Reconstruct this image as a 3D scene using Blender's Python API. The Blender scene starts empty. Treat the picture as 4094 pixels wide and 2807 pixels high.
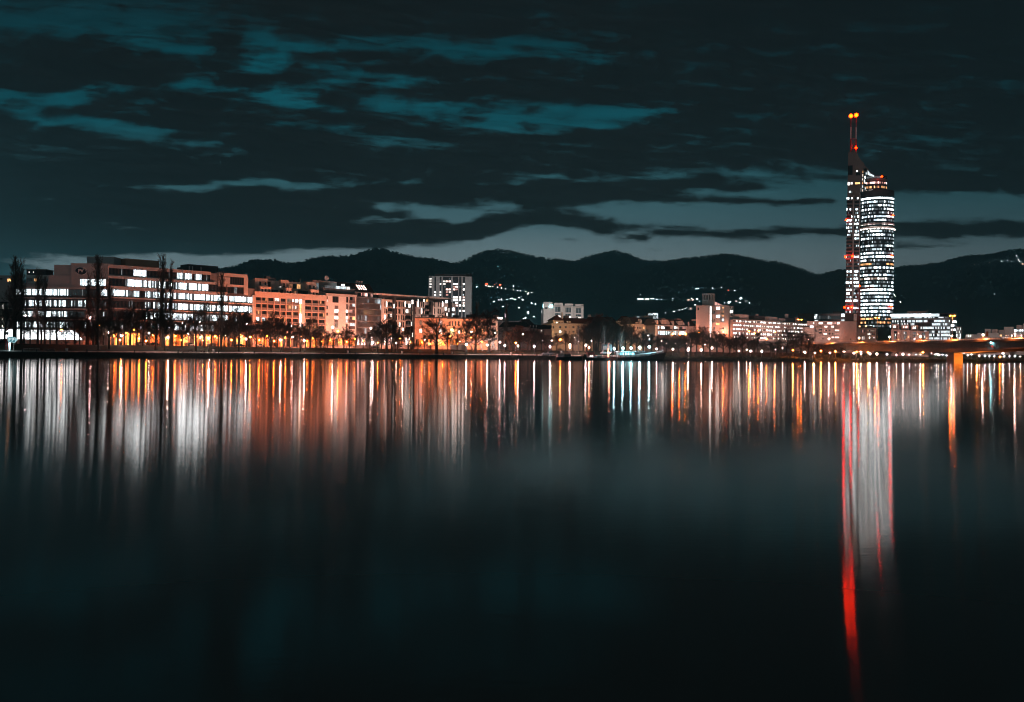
import bpy, math, random
from math import radians as R, sin, cos, pi, sqrt
from mathutils import Vector, Matrix

# ------------------------------------------------------------------ camera
S = bpy.context.scene
COL = S.collection
F_PX, CX, CY, VH, ROLL, CAM_H = 3980.0, 2047.0, 1403.5, 11.5, R(0.5), 3.05
cam = bpy.data.objects.new('camera', bpy.data.cameras.new('camera'))
COL.objects.link(cam); S.camera = cam
cam.data.sensor_width = 36.0
cam.data.lens = 36.0 * F_PX / 4094.0
cam.data.shift_y = VH / 4094.0
cam.data.clip_start, cam.data.clip_end = 0.5, 30000
cam.location = (0, 0, CAM_H)
cam.rotation_euler = (R(90), -ROLL, 0)

# ------------------------------------------------------------------ render and exposure
S.render.engine = 'CYCLES'
S.view_settings.view_transform = 'Standard'
S.view_settings.look = 'None'
S.view_settings.exposure = 0.0
S.view_settings.gamma = 1.0
cy = S.cycles
cy.use_denoising = True; cy.filter_width = 1.0
cy.max_bounces = 4; cy.diffuse_bounces = 1; cy.glossy_bounces = 2
cy.transmission_bounces = 2; cy.transparent_max_bounces = 4; cy.volume_bounces = 0
cy.sample_clamp_indirect = 120.0
cy.caustics_reflective = False; cy.caustics_refractive = False

# ------------------------------------------------------------------ night sky (world)
W = bpy.data.worlds.new('World'); S.world = W; W.use_nodes = True
nt = W.node_tree; nt.nodes.clear()
def N(tree, t, **kw):
    n = tree.nodes.new(t)
    for k, v in kw.items(): setattr(n, k, v)
    return n
def wire(tree, sock, val):
    if hasattr(val, 'is_linked'): tree.links.new(val, sock)
    else: sock.default_value = val
def M(op, a, b=0.0, c=None, tree=None, clamp=False):
    tree = tree or nt
    n = N(tree, 'ShaderNodeMath', operation=op, use_clamp=clamp)
    wire(tree, n.inputs[0], a); wire(tree, n.inputs[1], b)
    if c is not None: wire(tree, n.inputs[2], c)
    return n.outputs[0]
def mixc(fac, a, b, tree=None, mode='MIX'):
    tree = tree or nt
    n = N(tree, 'ShaderNodeMix', data_type='RGBA', blend_type=mode)
    wire(tree, n.inputs[0], fac); wire(tree, n.inputs[6], a); wire(tree, n.inputs[7], b)
    return n.outputs[2]
def ramp(fac, stops, tree=None, interp='LINEAR'):
    tree = tree or nt
    n = N(tree, 'ShaderNodeValToRGB'); cr = n.color_ramp; cr.interpolation = interp
    while len(cr.elements) < len(stops): cr.elements.new(0.5)
    for e, (p, c) in zip(cr.elements, stops):
        e.position = p
    for e, (p, c) in zip(cr.elements, stops):
        e.color = (c, c, c, 1) if not isinstance(c, tuple) else (*c, 1)
    tree.links.new(fac, n.inputs[0])
    return n.outputs[0]
def noise(vec, scale, detail=4, rough=0.5, tree=None, dist=0.0):
    tree = tree or nt
    n = N(tree, 'ShaderNodeTexNoise'); n.inputs['Scale'].default_value = scale
    n.inputs['Detail'].default_value = detail; n.inputs['Roughness'].default_value = rough
    n.inputs['Distortion'].default_value = dist
    tree.links.new(vec, n.inputs['Vector'])
    return n.outputs['Fac']

tc = N(nt, 'ShaderNodeTexCoord'); sep = N(nt, 'ShaderNodeSeparateXYZ')
nt.links.new(tc.outputs['Generated'], sep.inputs[0])
yy = M('MAXIMUM', M('ABSOLUTE', sep.outputs[1]), 0.06)
az = M('DIVIDE', sep.outputs[0], yy)                       # tangent of azimuth
el = M('DIVIDE', M('MAXIMUM', sep.outputs[2], 0.0), yy)    # tangent of elevation
def vec(a, b, c=0.0):
    n = N(nt, 'ShaderNodeCombineXYZ'); wire(nt, n.inputs[0], a); wire(nt, n.inputs[1], b); wire(nt, n.inputs[2], c)
    return n.outputs[0]
warp1 = noise(vec(M('MULTIPLY', az, 1.0), M('MULTIPLY', el, 3.0)), 11.0, 7, 0.62)
warp2 = noise(vec(M('MULTIPLY', az, 1.0), M('MULTIPLY', el, 3.0), 7.3), 13.0, 7, 0.64)
azw = M('ADD', az, M('MULTIPLY', M('SUBTRACT', warp1, 0.5), 0.055))
elw = M('ADD', el, M('MULTIPLY', M('SUBTRACT', warp2, 0.5), M('ADD', 0.008, M('MULTIPLY', el, 0.05))))
sx = M('DIVIDE', M('ADD', M('MULTIPLY', azw, F_PX), CX), 4094.0, clamp=True)
sy = M('SUBTRACT', M('ADD', CY + VH, M('MULTIPLY', az, F_PX * 0.0087)), M('MULTIPLY', elw, F_PX))
# how open the cloud cover is, laid down over azimuth and elevation as gaps (positive) and cloud bars (negative): (points, half width, strength)
K_ = 0.881
GAPS_L = [([(0, 20), (900, 30)], 75, .62), ([(0, 90), (500, 100), (900, 130)], 70, .80), ([(480, 190), (880, 215)], 34, .7), ([(1080, 90), (1150, 130)], 55, .55), ([(1150, 190), (1190, 270)], 55, .85),
 ([(1280, 205), (1450, 205), (1700, 195), (1850, 200)], 26, .8), ([(1850, 195), (2050, 225), (2200, 255)], 44, .85), ([(1090, 300), (1200, 305), (1260, 275)], 26, .8), ([(1470, 318), (1610, 342)], 26, .65), ([(1690, 364), (1845, 372)], 17, 1.0), ([(1280, 412), (1420, 402), (1500, 380)], 24, .6),
 ([(800, 376), (950, 400), (1100, 430), (1250, 460), (1400, 480), (1520, 492)], 20, .95), ([(600, 420), (740, 468)], 14, .5), ([(380, 408), (560, 416)], 12, .35),
 ([(0, 455), (200, 465), (330, 448)], 34, .8), ([(110, 520), (350, 565), (500, 592), (700, 618)], 34, .95), ([(480, 575), (720, 590)], 24, .85), ([(690, 630), (900, 642), (1045, 662)], 11, .9), ([(1000, 692), (1090, 686)], 12, .4),
 ([(1230, 566), (1450, 580), (1560, 602), (1700, 636)], 13, .7), ([(1660, 630), (1860, 634)], 17, .95), ([(1860, 638), (2060, 658), (2320, 665)], 9, .6),
 ([(1700, 488), (1900, 500), (2080, 480), (2324, 520)], 34, .8), ([(1900, 545), (2000, 540), (2160, 565), (2324, 568)], 20, .8), ([(1600, 492), (1740, 500)], 14, .4),
 ([(400, 850), (480, 856)], 6, .6), ([(550, 850), (690, 860)], 8, .55), ([(730, 846), (900, 857), (1000, 838), (1150, 830), (1270, 826)], 15, 1.0), ([(1270, 842), (1400, 846), (1580, 836)], 12, 1.0), ([(1500, 796), (1740, 786)], 9, .45), ([(1640, 830), (1780, 830)], 7, .5), ([(1840, 826), (1930, 816)], 13, .65), ([(1980, 822), (2240, 826)], 8, .35),
 ([(1720, 944), (1850, 950)], 9, .8), ([(1890, 955), (2100, 966), (2324, 940)], 28, 1.0), ([(1510, 985), (1700, 995), (1840, 1006)], 9, .8), ([(2010, 1002), (2150, 1000)], 11, .8), ([(2050, 1040), (2230, 1046)], 8, .7), ([(2100, 912), (2260, 905)], 9, .5), ([(120, 1190), (310, 1191)], 7, .6), ([(330, 1162), (700, 1166)], 7, .6)]
GAPS_R = [([(-40, 205), (120, 205), (210, 222)], 42, .85), ([(250, 240), (420, 272)], 34, .5), ([(480, 255), (650, 234)], 10, .4), ([(370, 40), (440, 55)], 24, .3), ([(-20, 40), (60, 40)], 24, .35), ([(290, 300), (300, 340)], 24, .35),
 ([(-40, 525), (150, 520), (300, 512), (500, 508)], 44, 1.0), ([(480, 505), (650, 498)], 24, .8), ([(-40, 575), (150, 575), (420, 560)], 26, .8), ([(150, 592), (260, 606)], 11, .7), ([(550, 548), (650, 562)], 12, .5), ([(1030, 542), (1150, 534), (1310, 552)], 14, .5), ([(40, 656), (140, 656)], 5, .5), ([(250, 682), (340, 692)], 7, .3), ([(950, 698), (1040, 697)], 8, .3), ([(1130, 716), (1215, 716)], 10, .5),
 ([(1650, 640), (1900, 690), (2150, 690)], 44, .34), ([(1720, 600), (1850, 610)], 24, .3), ([(1850, 750), (2150, 760)], 30, .3), ([(10, 822), (150, 802), (260, 790)], 17, .8), ([(370, 785), (600, 790)], 20, .6), ([(620, 800), (800, 792)], 24, .6), ([(870, 776), (960, 782)], 12, .5), ([(980, 790), (1500, 790)], 34, .5), ([(1040, 850), (1550, 850)], 44, .8)]
BARS_R = [([(-60, 872), (200, 852), (500, 846), (900, 850), (1080, 856)], 27, 1.0), ([(690, 918), (880, 911), (1150, 910), (1450, 918)], 11, .9), ([(-60, 1000), (150, 985), (350, 1002)], 34, 1.0), ([(180, 1070), (220, 1074)], 14, .8), ([(380, 1040), (420, 1065)], 26, .9), ([(440, 1000), (455, 1040), (510, 1090)], 17, .85), ([(510, 1036), (700, 1046), (760, 1040)], 17, .9), ([(560, 1086), (640, 1088)], 11, .8), ([(720, 1040), (900, 1058), (1100, 1068), (1300, 1058), (1560, 1052)], 25, .95), ([(660, 1095), (780, 1098)], 6, .6), ([(1170, 1021), (1245, 1020)], 7, .8), ([(1255, 1020), (1350, 1018)], 7, .8), ([(1710, 1040), (2000, 1042), (2400, 1040)], 44, 1.0), ([(1710, 1114), (2060, 1120)], 8, .7), ([(2000, 1126), (2180, 1128)], 7, .5), ([(1380, 1226), (1540, 1222)], 10, .6), ([(1720, 1226), (1800, 1228)], 6, .5), ([(1700, 800), (1950, 815)], 26, .7), ([(2150, 770), (2330, 850)], 40, .8), ([(60, 556), (130, 556)], 12, .6), ([(40, 506), (160, 504)], 9, .5), ([(230, 496), (400, 492)], 6, .4)]
BARS_L = [([(985, 70), (1045, 120), (1020, 220)], 38, .8), ([(1080, 250), (1230, 255)], 20, .6), ([(220, 505), (255, 512)], 28, .75), ([(2050, 540), (2130, 552)], 16, .6), ([(1150, 1195), (1230, 1200)], 6, .5)]
def seg_d(x, y, pts, hy):
    best = 1e9
    for (x0, y0), (x1, y1) in zip(pts, pts[1:]):
        dx, dy = x1 - x0, y1 - y0; t = max(0, min(1, ((x - x0) * dx + (y - y0) * dy) / (dx * dx + dy * dy + 1e-9)))
        ex, ey = (x - x0 - t * dx) / 2.2, y - y0 - t * dy; best = min(best, ex * ex + ey * ey)
    return best
def opening(px, py):
    v = 0.03
    xl, xr, y = px / K_, (px - 2047) / K_, py / K_
    low = lerp_t([(0, 1165), (700, 1166), (1050, 1156), (1400, 1136), (1900, 1111), (2150, 1100), (2230, 1070), (2324, 1035), (2400, 960), (2700, 925), (3000, 905), (3400, 850), (3900, 860), (4700, 880)], xl)
    v = max(v, 1 / (1 + math.exp(-(y - low) / 9)) * (1 if xl > 330 else .2 + .8 * max(0, xl) / 330))
    for G, xx in ((GAPS_L, xl), (GAPS_R, xr)):
        for pts, h, s in G: v = max(v, s * math.exp(-seg_d(xx, y, pts, h) / (h * h)))
    for G, xx in ((BARS_L, xl), (BARS_R, xr)):
        for pts, h, s in G: v *= 1 - s * math.exp(-(seg_d(xx, y, pts, h) / (h * h)) ** 1.5)
    return v
def lerp_t(t, x):
    if x <= t[0][0]: return t[0][1]
    for (x0, y0), (x1, y1) in zip(t, t[1:]):
        if x <= x1: return y0 + (y1 - y0) * (x - x0) / (x1 - x0)
    return t[-1][1]
val = None; yprev = None
halves = []
ROWY = [0, 40, 80, 120, 155, 185, 215, 245, 275, 305, 335, 365, 395, 420, 445, 470, 495, 520, 545, 570, 600, 640, 680, 705, 730, 750, 780, 805, 830, 855, 880, 905, 930, 955, 980, 1005, 1030, 1070]
for side in (0, 1):
    fx = M('SUBTRACT', M('MULTIPLY', sx, 2.0), float(side), clamp=True); val = None
    for y in ROWY:
        g = bpy.data.node_groups.new('cloud_row', 'ShaderNodeTree')
        g.interface.new_socket('Across', in_out='INPUT', socket_type='NodeSocketFloat'); g.interface.new_socket('Open', in_out='OUTPUT', socket_type='NodeSocketColor')
        gi = N(g, 'NodeGroupInput'); go = N(g, 'NodeGroupOutput')
        g.links.new(ramp(gi.outputs[0], [(i / 31, opening((side + i / 31) * 2047, y)) for i in range(32)], tree=g), go.inputs[0])
        gn = N(nt, 'ShaderNodeGroup'); gn.node_tree = g; nt.links.new(fx, gn.inputs[0]); r = gn.outputs[0]
        if val is None: val = r
        else: val = mixc(M('MULTIPLY', M('SUBTRACT', sy, float(yprev)), 1 / float(y - yprev), clamp=True), val, r)
        yprev = y
    halves.append(val)
val = mixc(M('GREATER_THAN', sx, 0.5), halves[0], halves[1])
fb = noise(vec(M('MULTIPLY', az, .7), M('MULTIPLY', el, 4.2)), 16.0, 9, 0.62, dist=0.4)
fb2 = noise(vec(M('MULTIPLY', az, 1.0), M('MULTIPLY', el, 4.5), 3.1), 5.0, 5, 0.55)
fb3 = noise(vec(M('ADD', M('MULTIPLY', az, 1.0), M('MULTIPLY', el, .6)), M('ADD', M('MULTIPLY', el, 9.0), M('MULTIPLY', az, .7)), 5.7), 13.0, 9, 0.66, dist=0.6)
cst = N(nt, 'ShaderNodeMapRange'); nt.links.new(el, cst.inputs[0]); cst.inputs[1].default_value = .15; cst.inputs[2].default_value = .22; cst.inputs[3].default_value = 1.75; cst.inputs[4].default_value = 1.25
val = M('ADD', M('MULTIPLY', M('SUBTRACT', val, 0.5), cst.outputs[0]), 0.76)
op = M('ADD', val, M('MULTIPLY', M('SUBTRACT', fb, 0.5), 1.7))
op = M('ADD', op, M('MULTIPLY', M('SUBTRACT', fb2, 0.5), 0.25))
fb4 = noise(vec(M('MULTIPLY', az, 1.0), M('MULTIPLY', el, 2.0), 9.9), 44.0, 8, 0.68, dist=0.3)
op = M('ADD', op, M('MULTIPLY', M('SUBTRACT', fb3, 0.5), 1.5))
op = M('ADD', op, M('MULTIPLY', M('SUBTRACT', fb4, 0.5), 1.6))
mr = N(nt, 'ShaderNodeMapRange', interpolation_type='SMOOTHSTEP')
nt.links.new(op, mr.inputs[0]); mr.inputs[1].default_value = 0.22; mr.inputs[2].default_value = 1.26
openness = mr.outputs[0]
ef = M('DIVIDE', el, 0.36, clamp=True)
clear = ramp(ef, [(0.0, (.78, .90, .94)), (.20, (.64, .81, .87)), (.29, (.35, .53, .59)), (.36, (.13, .275, .325)), (.47, (.052, .182, .222)),
                  (.64, (.005, .112, .150)), (.8, (.0014, .078, .106)), (.92, (.0028, .036, .049)), (1.0, (.003, .022, .030))])
cloud = ramp(ef, [(0.0, (.022, .034, .038)), (.3, (.010, .015, .0175)), (.55, (.0058, .0080, .0092)), (.75, (.0048, .0052, .0056)), (1.0, (.0046, .0046, .0048))])
right = N(nt, 'ShaderNodeMapRange', interpolation_type='SMOOTHSTEP')
nt.links.new(sx, right.inputs[0]); right.inputs[1].default_value = .45; right.inputs[2].default_value = 1.0
right.inputs[3].default_value = 1.0; right.inputs[4].default_value = 0.62
body = N(nt, 'ShaderNodeMapRange'); nt.links.new(fb3, body.inputs[0]); body.inputs[1].default_value = .3; body.inputs[2].default_value = .7; body.inputs[3].default_value = .70; body.inputs[4].default_value = 1.35
cloud = mixc(1.0, cloud, vec(body.outputs[0], body.outputs[0], body.outputs[0]), mode='MULTIPLY')
thin = N(nt, 'ShaderNodeMapRange'); nt.links.new(M('ADD', M('MULTIPLY', fb2, .6), M('MULTIPLY', fb3, .4)), thin.inputs[0]); thin.inputs[1].default_value = .36; thin.inputs[2].default_value = .64; thin.inputs[3].default_value = .58; thin.inputs[4].default_value = 1.3
far_ = N(nt, 'ShaderNodeMapRange'); nt.links.new(el, far_.inputs[0]); far_.inputs[1].default_value = .13; far_.inputs[2].default_value = .2; far_.inputs[3].default_value = 0; far_.inputs[4].default_value = 1
clear = mixc(far_.outputs[0], clear, mixc(1.0, clear, vec(thin.outputs[0], thin.outputs[0], thin.outputs[0]), mode='MULTIPLY'))
skyc = mixc(openness, cloud, clear)
skyc = mixc(1.0, skyc, vec(right.outputs[0], right.outputs[0], right.outputs[0]), mode='MULTIPLY')
dusk = N(nt, 'ShaderNodeTexSky', sky_type='NISHITA', sun_disc=False)
dusk.sun_elevation = R(-4.0); dusk.sun_rotation = R(15); dusk.altitude = 160
skyc = mixc(1.0, skyc, mixc(1.0, dusk.outputs[0], (.02, .02, .02, 1), mode='MULTIPLY'), mode='ADD')
bg = N(nt, 'ShaderNodeBackground'); nt.links.new(skyc, bg.inputs[0]); bg.inputs[1].default_value = 1.0
nt.links.new(bg.outputs[0], N(nt, 'ShaderNodeOutputWorld').inputs[0])

# ------------------------------------------------------------------ helpers
rnd = random.Random(7)
def ratio(px, py):
    u, v = px - CX, py - CY
    c, s = cos(ROLL), sin(ROLL)
    return (u * c + v * s) / F_PX, (VH - (-u * s + v * c)) / F_PX
def pix(px, py, Y):
    a, e = ratio(px, py)
    return Vector((a * Y, Y, CAM_H + e * Y))

SHORE = [(-900, -250), (-420, 60), (-205, 310), (-179, 352), (-150, 400), (-112, 452), (-64, 500), (0, 537), (78, 560), (153, 577), (231, 592), (318, 618), (600, 690), (1500, 850), (4000, 1200)]
def lerp_table(t, x):
    if x <= t[0][0]: return t[0][1]
    for (x0, y0), (x1, y1) in zip(t, t[1:]):
        if x <= x1: return y0 + (y1 - y0) * (x - x0) / (x1 - x0)
    return t[-1][1]
def shore(x): return lerp_table(SHORE, x)
PROF_L = [(-14, -3), (0, 0), (5, 2.05), (6.5, 2.25), (11, 2.75), (27, 5.2), (70, 5.4), (6000, 8)]
PROF_R = [(-14, -3), (0, 0), (5, 1.3), (6.5, 1.45), (12, 1.8), (27, 2.8), (70, 5.4), (6000, 8)]
def gz(x, y):
    d = y - shore(x)
    w = min(1, max(0, (x - 40) / 70)); w = w * w * (3 - 2 * w)
    return lerp_table(PROF_L, d) * (1 - w) + lerp_table(PROF_R, d) * w
def at(px, back, py=1400):
    """Point on the ground behind the shoreline by BACK metres, seen at column px."""
    a = ratio(px, py)[0]; lo, hi = 50.0, 3000.0
    for _ in range(50):
        m = (lo + hi) / 2
        if m - shore(a * m) < back: lo = m
        else: hi = m
    return Vector((a * lo, lo, gz(a * lo, lo)))

# ---- materials
MATS = {}
def mat(name, col, rough=0.7, var=0.25, scale=0.6, metal=0.0, spec=0.3, bump=0.0, stretch=(1, 1, 1)):
    if name in MATS: return MATS[name]
    m = bpy.data.materials.new(name); m.use_nodes = True; t = m.node_tree
    b = t.nodes['Principled BSDF']
    g = N(t, 'ShaderNodeNewGeometry')
    mp = N(t, 'ShaderNodeVectorMath', operation='MULTIPLY'); t.links.new(g.outputs['Position'], mp.inputs[0]); mp.inputs[1].default_value = stretch
    f = noise(mp.outputs[0], scale, 6, 0.6, tree=t)
    f2 = noise(mp.outputs[0], scale * 7.3, 3, 0.6, tree=t)
    f = M('ADD', M('MULTIPLY', f, 0.7, tree=t), M('MULTIPLY', f2, 0.3, tree=t), tree=t)
    lo = tuple(c * (1 - var) for c in col); hi = tuple(min(1, c * (1 + var)) for c in col)
    t.links.new(ramp(f, [(0.3, lo), (0.7, hi)], tree=t), b.inputs['Base Color'])
    b.inputs['Roughness'].default_value = rough; b.inputs['Metallic'].default_value = metal
    b.inputs['Specular IOR Level'].default_value = spec
    if bump:
        bn = N(t, 'ShaderNodeBump'); bn.inputs['Strength'].default_value = bump; bn.inputs['Distance'].default_value = 0.3
        t.links.new(f2, bn.inputs['Height']); t.links.new(bn.outputs[0], b.inputs['Normal'])
    MATS[name] = m; return m
def lit(name, col, strength, sample=False, vary=0.6, scale=0.9):
    """A lit room behind glass or a lamp: emission that varies from place to place like furniture, blinds and ceiling lights do."""
    if name in MATS: return MATS[name]
    m = bpy.data.materials.new(name); m.use_nodes = True; t = m.node_tree
    b = t.nodes['Principled BSDF']; b.inputs['Base Color'].default_value = (.02, .02, .02, 1); b.inputs['Roughness'].default_value = 0.2
    b.inputs['Emission Color'].default_value = (*col, 1)
    if vary:
        g = N(t, 'ShaderNodeNewGeometry')
        mp = N(t, 'ShaderNodeVectorMath', operation='MULTIPLY'); t.links.new(g.outputs['Position'], mp.inputs[0]); mp.inputs[1].default_value = (1, 1, .7)
        f = noise(mp.outputs[0], scale, 4, 0.7, tree=t)
        s = ramp(f, [(.32, 1 - vary), (.5, 1.0), (.68, 1 + vary)] if vary < 1 else [(.3, .05), (.7, 1.6)], tree=t)
        t.links.new(M('MULTIPLY', s, strength, tree=t), b.inputs['Emission Strength'])
    else: b.inputs['Emission Strength'].default_value = strength
    m.cycles.emission_sampling = 'FRONT_BACK' if sample else 'NONE'
    MATS[name] = m; return m

CONC = mat('pale_render', (.50, .46, .43), var=.12, scale=.25)
WHITE = mat('white_render', (.66, .63, .60), var=.10, scale=.2)
CREAM = mat('cream_render', (.62, .54, .42), var=.12, scale=.3)
PINKW = mat('pinkish_render', (.56, .46, .43), var=.12, scale=.25)
CLAD = mat('grey_cladding', (.44, .42, .41), var=.10, scale=.5, rough=.5, stretch=(.2, .2, 3))
DARKC = mat('dark_cladding', (.06, .06, .065), var=.25, scale=.5, rough=.5)
MIDC = mat('mid_grey_panel', (.17, .165, .165), var=.2, scale=.5)
BRICK = mat('old_brick', (.42, .28, .22), var=.25, scale=.8)
ROOFT = mat('dark_roof_tile', (.035, .03, .03), var=.35, scale=.8)
ROOFR = mat('red_roof_tile', (.12, .045, .03), var=.3, scale=.8)
FRAME = mat('window_frame_grey', (.10, .10, .10), rough=.4, var=.1)
FRAMEW = mat('window_frame_white', (.6, .58, .56), rough=.4, var=.1)
GLASS = mat('dark_glass', (.012, .014, .017), rough=.12, var=.4, spec=.6)
METAL = mat('galvanised_metal', (.32, .32, .33), rough=.4, metal=.7, var=.15)
DMETAL = mat('dark_painted_metal', (.03, .03, .032), rough=.45, var=.2)
RED = mat('red_paint', (.38, .03, .02), rough=.5, var=.15)
WPAINT = mat('white_paint', (.78, .77, .75), rough=.5, var=.06)
BPAINT = mat('dark_blue_panel', (.008, .014, .028), rough=.35, var=.15)
BARK = mat('bark', (.085, .062, .05), rough=.9, var=.35, scale=3)
TWIG = mat('bare_twigs', (.072, .052, .042), rough=.9, var=.35, scale=1.5)
BIRCH = mat('birch_bark', (.42, .42, .42), rough=.8, var=.35, scale=2)
WOODM = mat('weathered_wood', (.30, .25, .21), rough=.8, var=.3, scale=2)
CONCR = mat('bridge_concrete', (.22, .19, .175), rough=.85, var=.22, scale=.35)
ASPH = mat('asphalt', (.05, .05, .05), rough=.85, var=.3, scale=1)
STONE = mat('bank_stone', (.06, .048, .04), rough=.9, var=.5, scale=.8, bump=.6)
GRASS = mat('winter_grass', (.045, .040, .024), rough=.95, var=.45, scale=.5, bump=.4)
PAVE = mat('path_paving', (.50, .47, .44), rough=.85, var=.2, scale=.6)

COOL = (.80, .95, 1.0); NEUT = (1.0, .93, .86); WARM = (1.0, .62, .30); PINK = (1.0, .66, .58); SOD = (1.0, .30, .045); TEAL = (.42, .92, 1.0); REDL = (1.0, .06, .012)
LC = [lit('cool_room_bright', COOL, 5.5, scale=1.6), lit('cool_room', COOL, 1.3, scale=1.6), lit('cool_room_dim', COOL, .14, vary=.9)]
LT = [lit('tower_room_bright', (.84, .96, 1.0), 8.0, scale=1.3), lit('tower_room', (.72, .92, 1.0), 1.3, scale=1.3), lit('tower_room_dim', (.7, .9, 1.0), .22, vary=.9)]
LW = [lit('neutral_room_bright', NEUT, 6.0), lit('neutral_room', NEUT, 1.5), lit('neutral_room_dim', (1, .7, .5), .25, vary=.9)]
LO = [lit('warm_room_bright', (1, .46, .18), 3.0), lit('warm_room', (1, .5, .2), 1.0), lit('warm_room_dim', (1, .4, .2), .22, vary=.9)]
LP = [lit('pink_room_bright', PINK, 3.6), lit('pink_room', (1, .5, .42), .8), lit('pink_room_dim', (1, .4, .3), .2, vary=.9)]
LSOD = [lit('sodium_shop_bright', (1, .26, .05), 4.2, vary=.8), lit('sodium_shop', (1, .15, .015), 2.0, vary=.8), lit('sodium_shop_dim', (1, .2, .03), .2, vary=.9)]

# ---- mesh builder
class MB:
    def __init__(s): s.v, s.f, s.m, s.mats = [], [], [], []
    def mi(s, m):
        if m not in s.mats: s.mats.append(m)
        return s.mats.index(m)
    def face(s, pts, m):
        i = len(s.v); s.v += [tuple(p) for p in pts]; s.f.append(tuple(range(i, i + len(pts)))); s.m.append(s.mi(m))
    def hexa(s, p, m):
        i = len(s.v); s.v += [tuple(q) for q in p]; k = s.mi(m)
        for f in ((0, 3, 2, 1), (4, 5, 6, 7), (0, 1, 5, 4), (1, 2, 6, 5), (2, 3, 7, 6), (3, 0, 4, 7)):
            s.f.append(tuple(i + j for j in f)); s.m.append(k)
    def box(s, fr, x0, x1, y0, y1, z0, z1, m):
        s.hexa([fr.P(x0, y0, z0), fr.P(x1, y0, z0), fr.P(x1, y1, z0), fr.P(x0, y1, z0), fr.P(x0, y0, z1), fr.P(x1, y0, z1), fr.P(x1, y1, z1), fr.P(x0, y1, z1)], m)
    def prism(s, pts, dvec, m):
        """Polygon swept along a vector."""
        n = len(pts); i = len(s.v); d = Vector(dvec); k = s.mi(m)
        s.v += [tuple(p) for p in pts] + [tuple(Vector(p) + d) for p in pts]
        s.f.append(tuple(i + j for j in range(n))); s.m.append(k)
        s.f.append(tuple(i + n + j for j in reversed(range(n)))); s.m.append(k)
        for j in range(n):
            q = (j + 1) % n
            s.f.append((i + j, i + n + j, i + n + q, i + q)); s.m.append(k)
    def tube(s, p, q, r0, r1, n, m, cap=False):
        p, q = Vector(p), Vector(q); d = (q - p)
        if d.length < 1e-6: return
        d.normalize(); a = d.orthogonal().normalized(); b = d.cross(a); i = len(s.v); k = s.mi(m)
        for j in range(n):
            t = 2 * pi * j / n; o = a * cos(t) + b * sin(t)
            s.v.append(tuple(p + o * r0)); s.v.append(tuple(q + o * r1))
        for j in range(n):
            j2 = (j + 1) % n
            s.f.append((i + 2 * j, i + 2 * j2, i + 2 * j2 + 1, i + 2 * j + 1)); s.m.append(k)
        if cap:
            s.f.append(tuple(i + 2 * j + 1 for j in range(n))); s.m.append(k)
            s.f.append(tuple(i + 2 * j for j in reversed(range(n)))); s.m.append(k)
    def ball(s, c, r, m, seg=8, rings=5, sz=1.0):
        c = Vector(c); i = len(s.v); k = s.mi(m)
        s.v.append(tuple(c + Vector((0, 0, r * sz))))
        for a in range(1, rings):
            t = pi * a / rings
            for j in range(seg):
                p = 2 * pi * j / seg
                s.v.append(tuple(c + Vector((r * sin(t) * cos(p), r * sin(t) * sin(p), r * sz * cos(t)))))
        s.v.append(tuple(c + Vector((0, 0, -r * sz)))); last = len(s.v) - 1
        for j in range(seg):
            s.f.append((i, i + 1 + j, i + 1 + (j + 1) % seg)); s.m.append(k)
            b0 = i + 1 + (rings - 2) * seg
            s.f.append((last, b0 + (j + 1) % seg, b0 + j)); s.m.append(k)
        for a in range(rings - 2):
            for j in range(seg):
                p0 = i + 1 + a * seg + j; p1 = i + 1 + a * seg + (j + 1) % seg
                s.f.append((p0, p0 + seg, p1 + seg, p1)); s.m.append(k)
    def build(s, name, root=None, origin=None, smooth=False):
        """Link as one mesh object; vertices are world points, kept relative to the root thing."""
        o3 = Vector((0, 0, 0))
        par = root
        if root is not None:
            o3 = root['_o'] if False else ORG[root.name]
        elif origin is not None: o3 = Vector(origin)
        me = bpy.data.meshes.new(name)
        me.from_pydata([(x - o3.x, y - o3.y, z - o3.z) for x, y, z in s.v], [], s.f)
        for m in s.mats: me.materials.append(m)
        me.polygons.foreach_set('material_index', s.m)
        if smooth: me.polygons.foreach_set('use_smooth', [True] * len(me.polygons))
        me.update()
        o = bpy.data.objects.new(name, me); COL.objects.link(o)
        if par is not None: o.parent = par; ORG[o.name] = o3
        elif origin is not None: o.location = o3; ORG[o.name] = o3
        return o
ORG = {}
def tag(o, label=None, cat=None, group=None, kind=None):
    if label: o['label'] = label
    if cat: o['category'] = cat
    if group: o['group'] = group
    if kind: o['kind'] = kind
    return o
def thing(name, label, cat, loc, group=None):
    o = bpy.data.objects.new(name, None); COL.objects.link(o); o.location = loc; o.empty_display_size = 0.5
    ORG[o.name] = Vector(loc)
    return tag(o, label, cat, group)
def structure(mb, name, smooth=False, kind='structure'):
    return tag(mb.build(name, smooth=smooth), kind=kind)

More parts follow.
